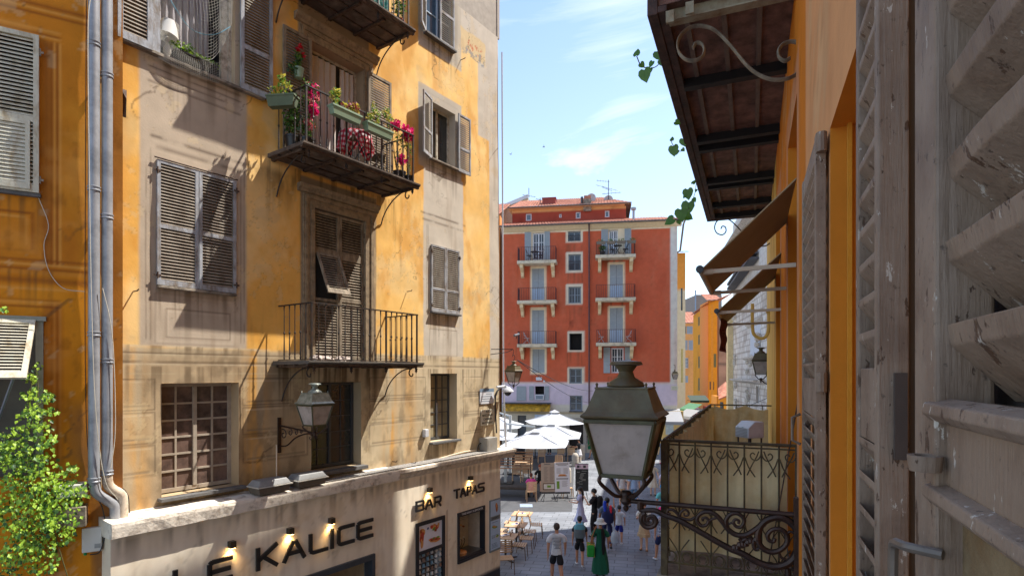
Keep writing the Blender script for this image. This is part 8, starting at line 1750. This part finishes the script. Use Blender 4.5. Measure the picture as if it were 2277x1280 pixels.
MB().tube([(-.08, -.04, .4), (-.1, -.02, .62), (-.09, 0, .74)], [.05, .06, .04], 8).build('blue_cloth', cloth('royal_blue', 24, 64, 190), q, smooth=True); MB().tube([(.09, -.06, .34), (.1, -.04, .52), (.09, -.02, .6)], [.045, .045, .03], 8).build('red_cloth', cloth('red', 220, 44, 70), q, smooth=True)
person('child in a white t shirt and blue shorts reaching one arm up', g_(1377, 1209), -10, 1.36, SK[0], None, cloth('child_white', 214, 222, 234), (cloth('blue_shorts', 24, 40, 140), .9), 'walk', arms=((165, 10), (0, 20)), shoes=SHOEW)
x = g_(1368, 1226); q = root('carrier_bag', 'pale plastic carrier bag held between the man in grey and the child', 'bag', (x.x, x.y, .28)); mb = MB(); mb.lathe([(0, 0), (.13, .02), (.15, .15), (.11, .34), (.03, .44), (0, .46)], (0, 0, 0), 10, ell=(1, .6)); mb.v = [tuple(wob(v, .012)) for v in mb.v]; mb.build('bag', M('carrier_plastic', srgb(200, 214, 228), rough=.3, bump=.3, bscale=20, trans=.3), q, smooth=True)
person('woman in a white top and beige skirt standing under the lantern scroll', g_(1432, 1222), 160, 1.62, SK[1], M('hair_brown', srgb(80, 56, 40), bump=0), cloth('offwhite', 220, 214, 206), None, 'stand', dress=(BGE, .5, .22, 'skirt'), arms=((20, 95), (20, 90)), shoes=M('sandal', srgb(150, 112, 80), bump=0))
person('person in a floral shirt, navy shorts and bright pink cap beside the canvas balcony', g_(1473, 1250), 10, 1.74, SK[0], None, M('floral_cloth', srgb(210, 212, 224), bump=0, var=0, c2=srgb(30, 40, 90), c2amt=.45, c2scale=22), (NVY, .95), 'walk', hat=(cloth('pink_hat', 226, 60, 130), 'cap'), shoes=SHOEW)
person('person in a turquoise shirt and bright blue cap', g_(1474, 1074+4), 5, 1.7, SK[0], None, TUR, (DEN, 1), 'stand', hat=(cloth('blue_cap', 30, 140, 200), 'cap')).__class__
o = [q for q in bpy.data.objects if q.get('label', '').startswith('person in a turquoise')][0]; o.location = at(1474, 830, 21.9); o.location.z = 0
person('person in a pale pink shirt half hidden by the canvas balcony rail', at(1478, 830, 26), 180, 1.68, SK[1], None, cloth('pale_pink', 214, 200, 220), (GREY, 1), 'stand')
for q in bpy.data.objects:
    if q.get('label', '').startswith('person in a pale pink'): q.location.z = 0
person('woman in a grey patterned dress and pink shoes farther up the street', g_(1471, 1030), 185, 1.6, SK[1], None, cloth('grey_print', 120, 124, 134), None, 'stand', dress=(MATS['cloth_grey_print'], .3, .25, 'dress'), shoes=M('pink_shoe', srgb(230, 70, 130), bump=0))
person('man in a white t shirt partly hidden behind the foreground lantern', g_(1384, 1128), 175, 1.72, SK[1], None, cloth('tee_white', 208, 206, 208), (BGE, .9), 'stand', arms=((5, 50), (10, 40)))
person('person in a light blue shirt and jeans behind the lantern feet', g_(1410, 1129), 5, 1.72, SK[1], M('hair_fair', srgb(150, 120, 84), bump=0), cloth('light_blue', 160, 190, 230), (DEN, 1), 'walk')
p = gnd(1181, 1108); person('woman in a bright pink top seated on a wooden chair with her back to us', (p.x, p.y+.1), -5, 1.62, SK[0], M('hair_auburn', srgb(96, 48, 36), bump=0), M('pink_stripe', srgb(226, 90, 170), bump=.2, c2=srgb(200, 40, 140), c2amt=.5, c2scale=18), (BGE, .8), 'sit', arms=((25, 60), (25, 60)))
person('red haired man in a black t shirt seated facing the woman in pink', g_(1201, 1092), 165, 1.78, SK[1], M('hair_red', srgb(150, 76, 50), bump=0), BK, (BK, .9), 'sit', arms=((25, 60), (20, 50)), z0=.05)
person('woman in a black top and white skirt leaning by the stone block', g_(1288, 1028), 60, 1.6, SK[0], None, BK, None, 'stand', dress=(WT, .5, .2, 'skirt'), arms=((30, 60), (20, 50)))
person('woman in white shorts walking past the green posters', g_(1318, 1018), 95, 1.62, SK[0], M('hair_chestnut', srgb(96, 60, 40), bump=0), cloth('white_vest', 214, 208, 216), (WT, .5), 'walk', arms=((-10, 20), (15, 30)))
for i, (px, py, c, f) in enumerate(((1536, 938, BK, 0), (1545, 934, WT, 180), (1541, 930, DEN, 0), (1552, 929, MATS['cloth_pale_pink'], 180), (1530, 945, MATS['cloth_royal_blue'], 0))):
    person(['person in black at the mouth of the narrow street', 'person in white deeper in the narrow street', 'person in pale blue between the stalls', 'person in pink by the dark green awning', 'person in royal blue nearest the white slanted awning'][i], g_(px, py), f, 1.7, SK[i % 3], None, c, (NVY, 1), 'walk')
person('woman in a cream sun dress walking towards us between the lantern and the canvas', g_(1452, 1100), 178, 1.64, SK[1], M('hair_dark_brown', srgb(54, 38, 30), bump=0), cloth('cream_dress', 216, 206, 184), None, 'stand', dress=(MATS['cloth_cream_dress'], .42, .26, 'dress'), arms=((12, 30), (-10, 20)))
person('man in a dark blue polo and beige shorts behind the lantern body', g_(1400, 1076), -170, 1.76, SK[0], None, cloth('blue_polo', 40, 60, 110), (BGE, .9), 'walk', arms=((-15, 20), (18, 20)))
person('waiter in black standing under the white umbrellas', g_(1222, 1010), 150, 1.76, SK[0], None, BK, (BK, 1), 'stand', arms=((15, 70), (0, 10)))
# swifts in the sky
for i, (px, py, a) in enumerate(((1135, 343, 40), (1209, 327, 10))):
    r = root('bird', ['dark bird gliding just right of the yellow building corner', 'dark bird gliding higher over the red house'][i], 'bird', at(px, py, 60), R(a)); MB().lathe([(0, -.14), (.04, -.06), (.035, .08), (0, .18)], (0, 0, 0), 8, ax='x').build('body', HB, r); [MB().add([(0, 0, 0), (.08, 0, 0), (-.1, sg*.42, .1), (0, sg*.2, .06)], [(0, 1, 3, 2)]).build('wing', HB, r) for sg in (-1, 1)]
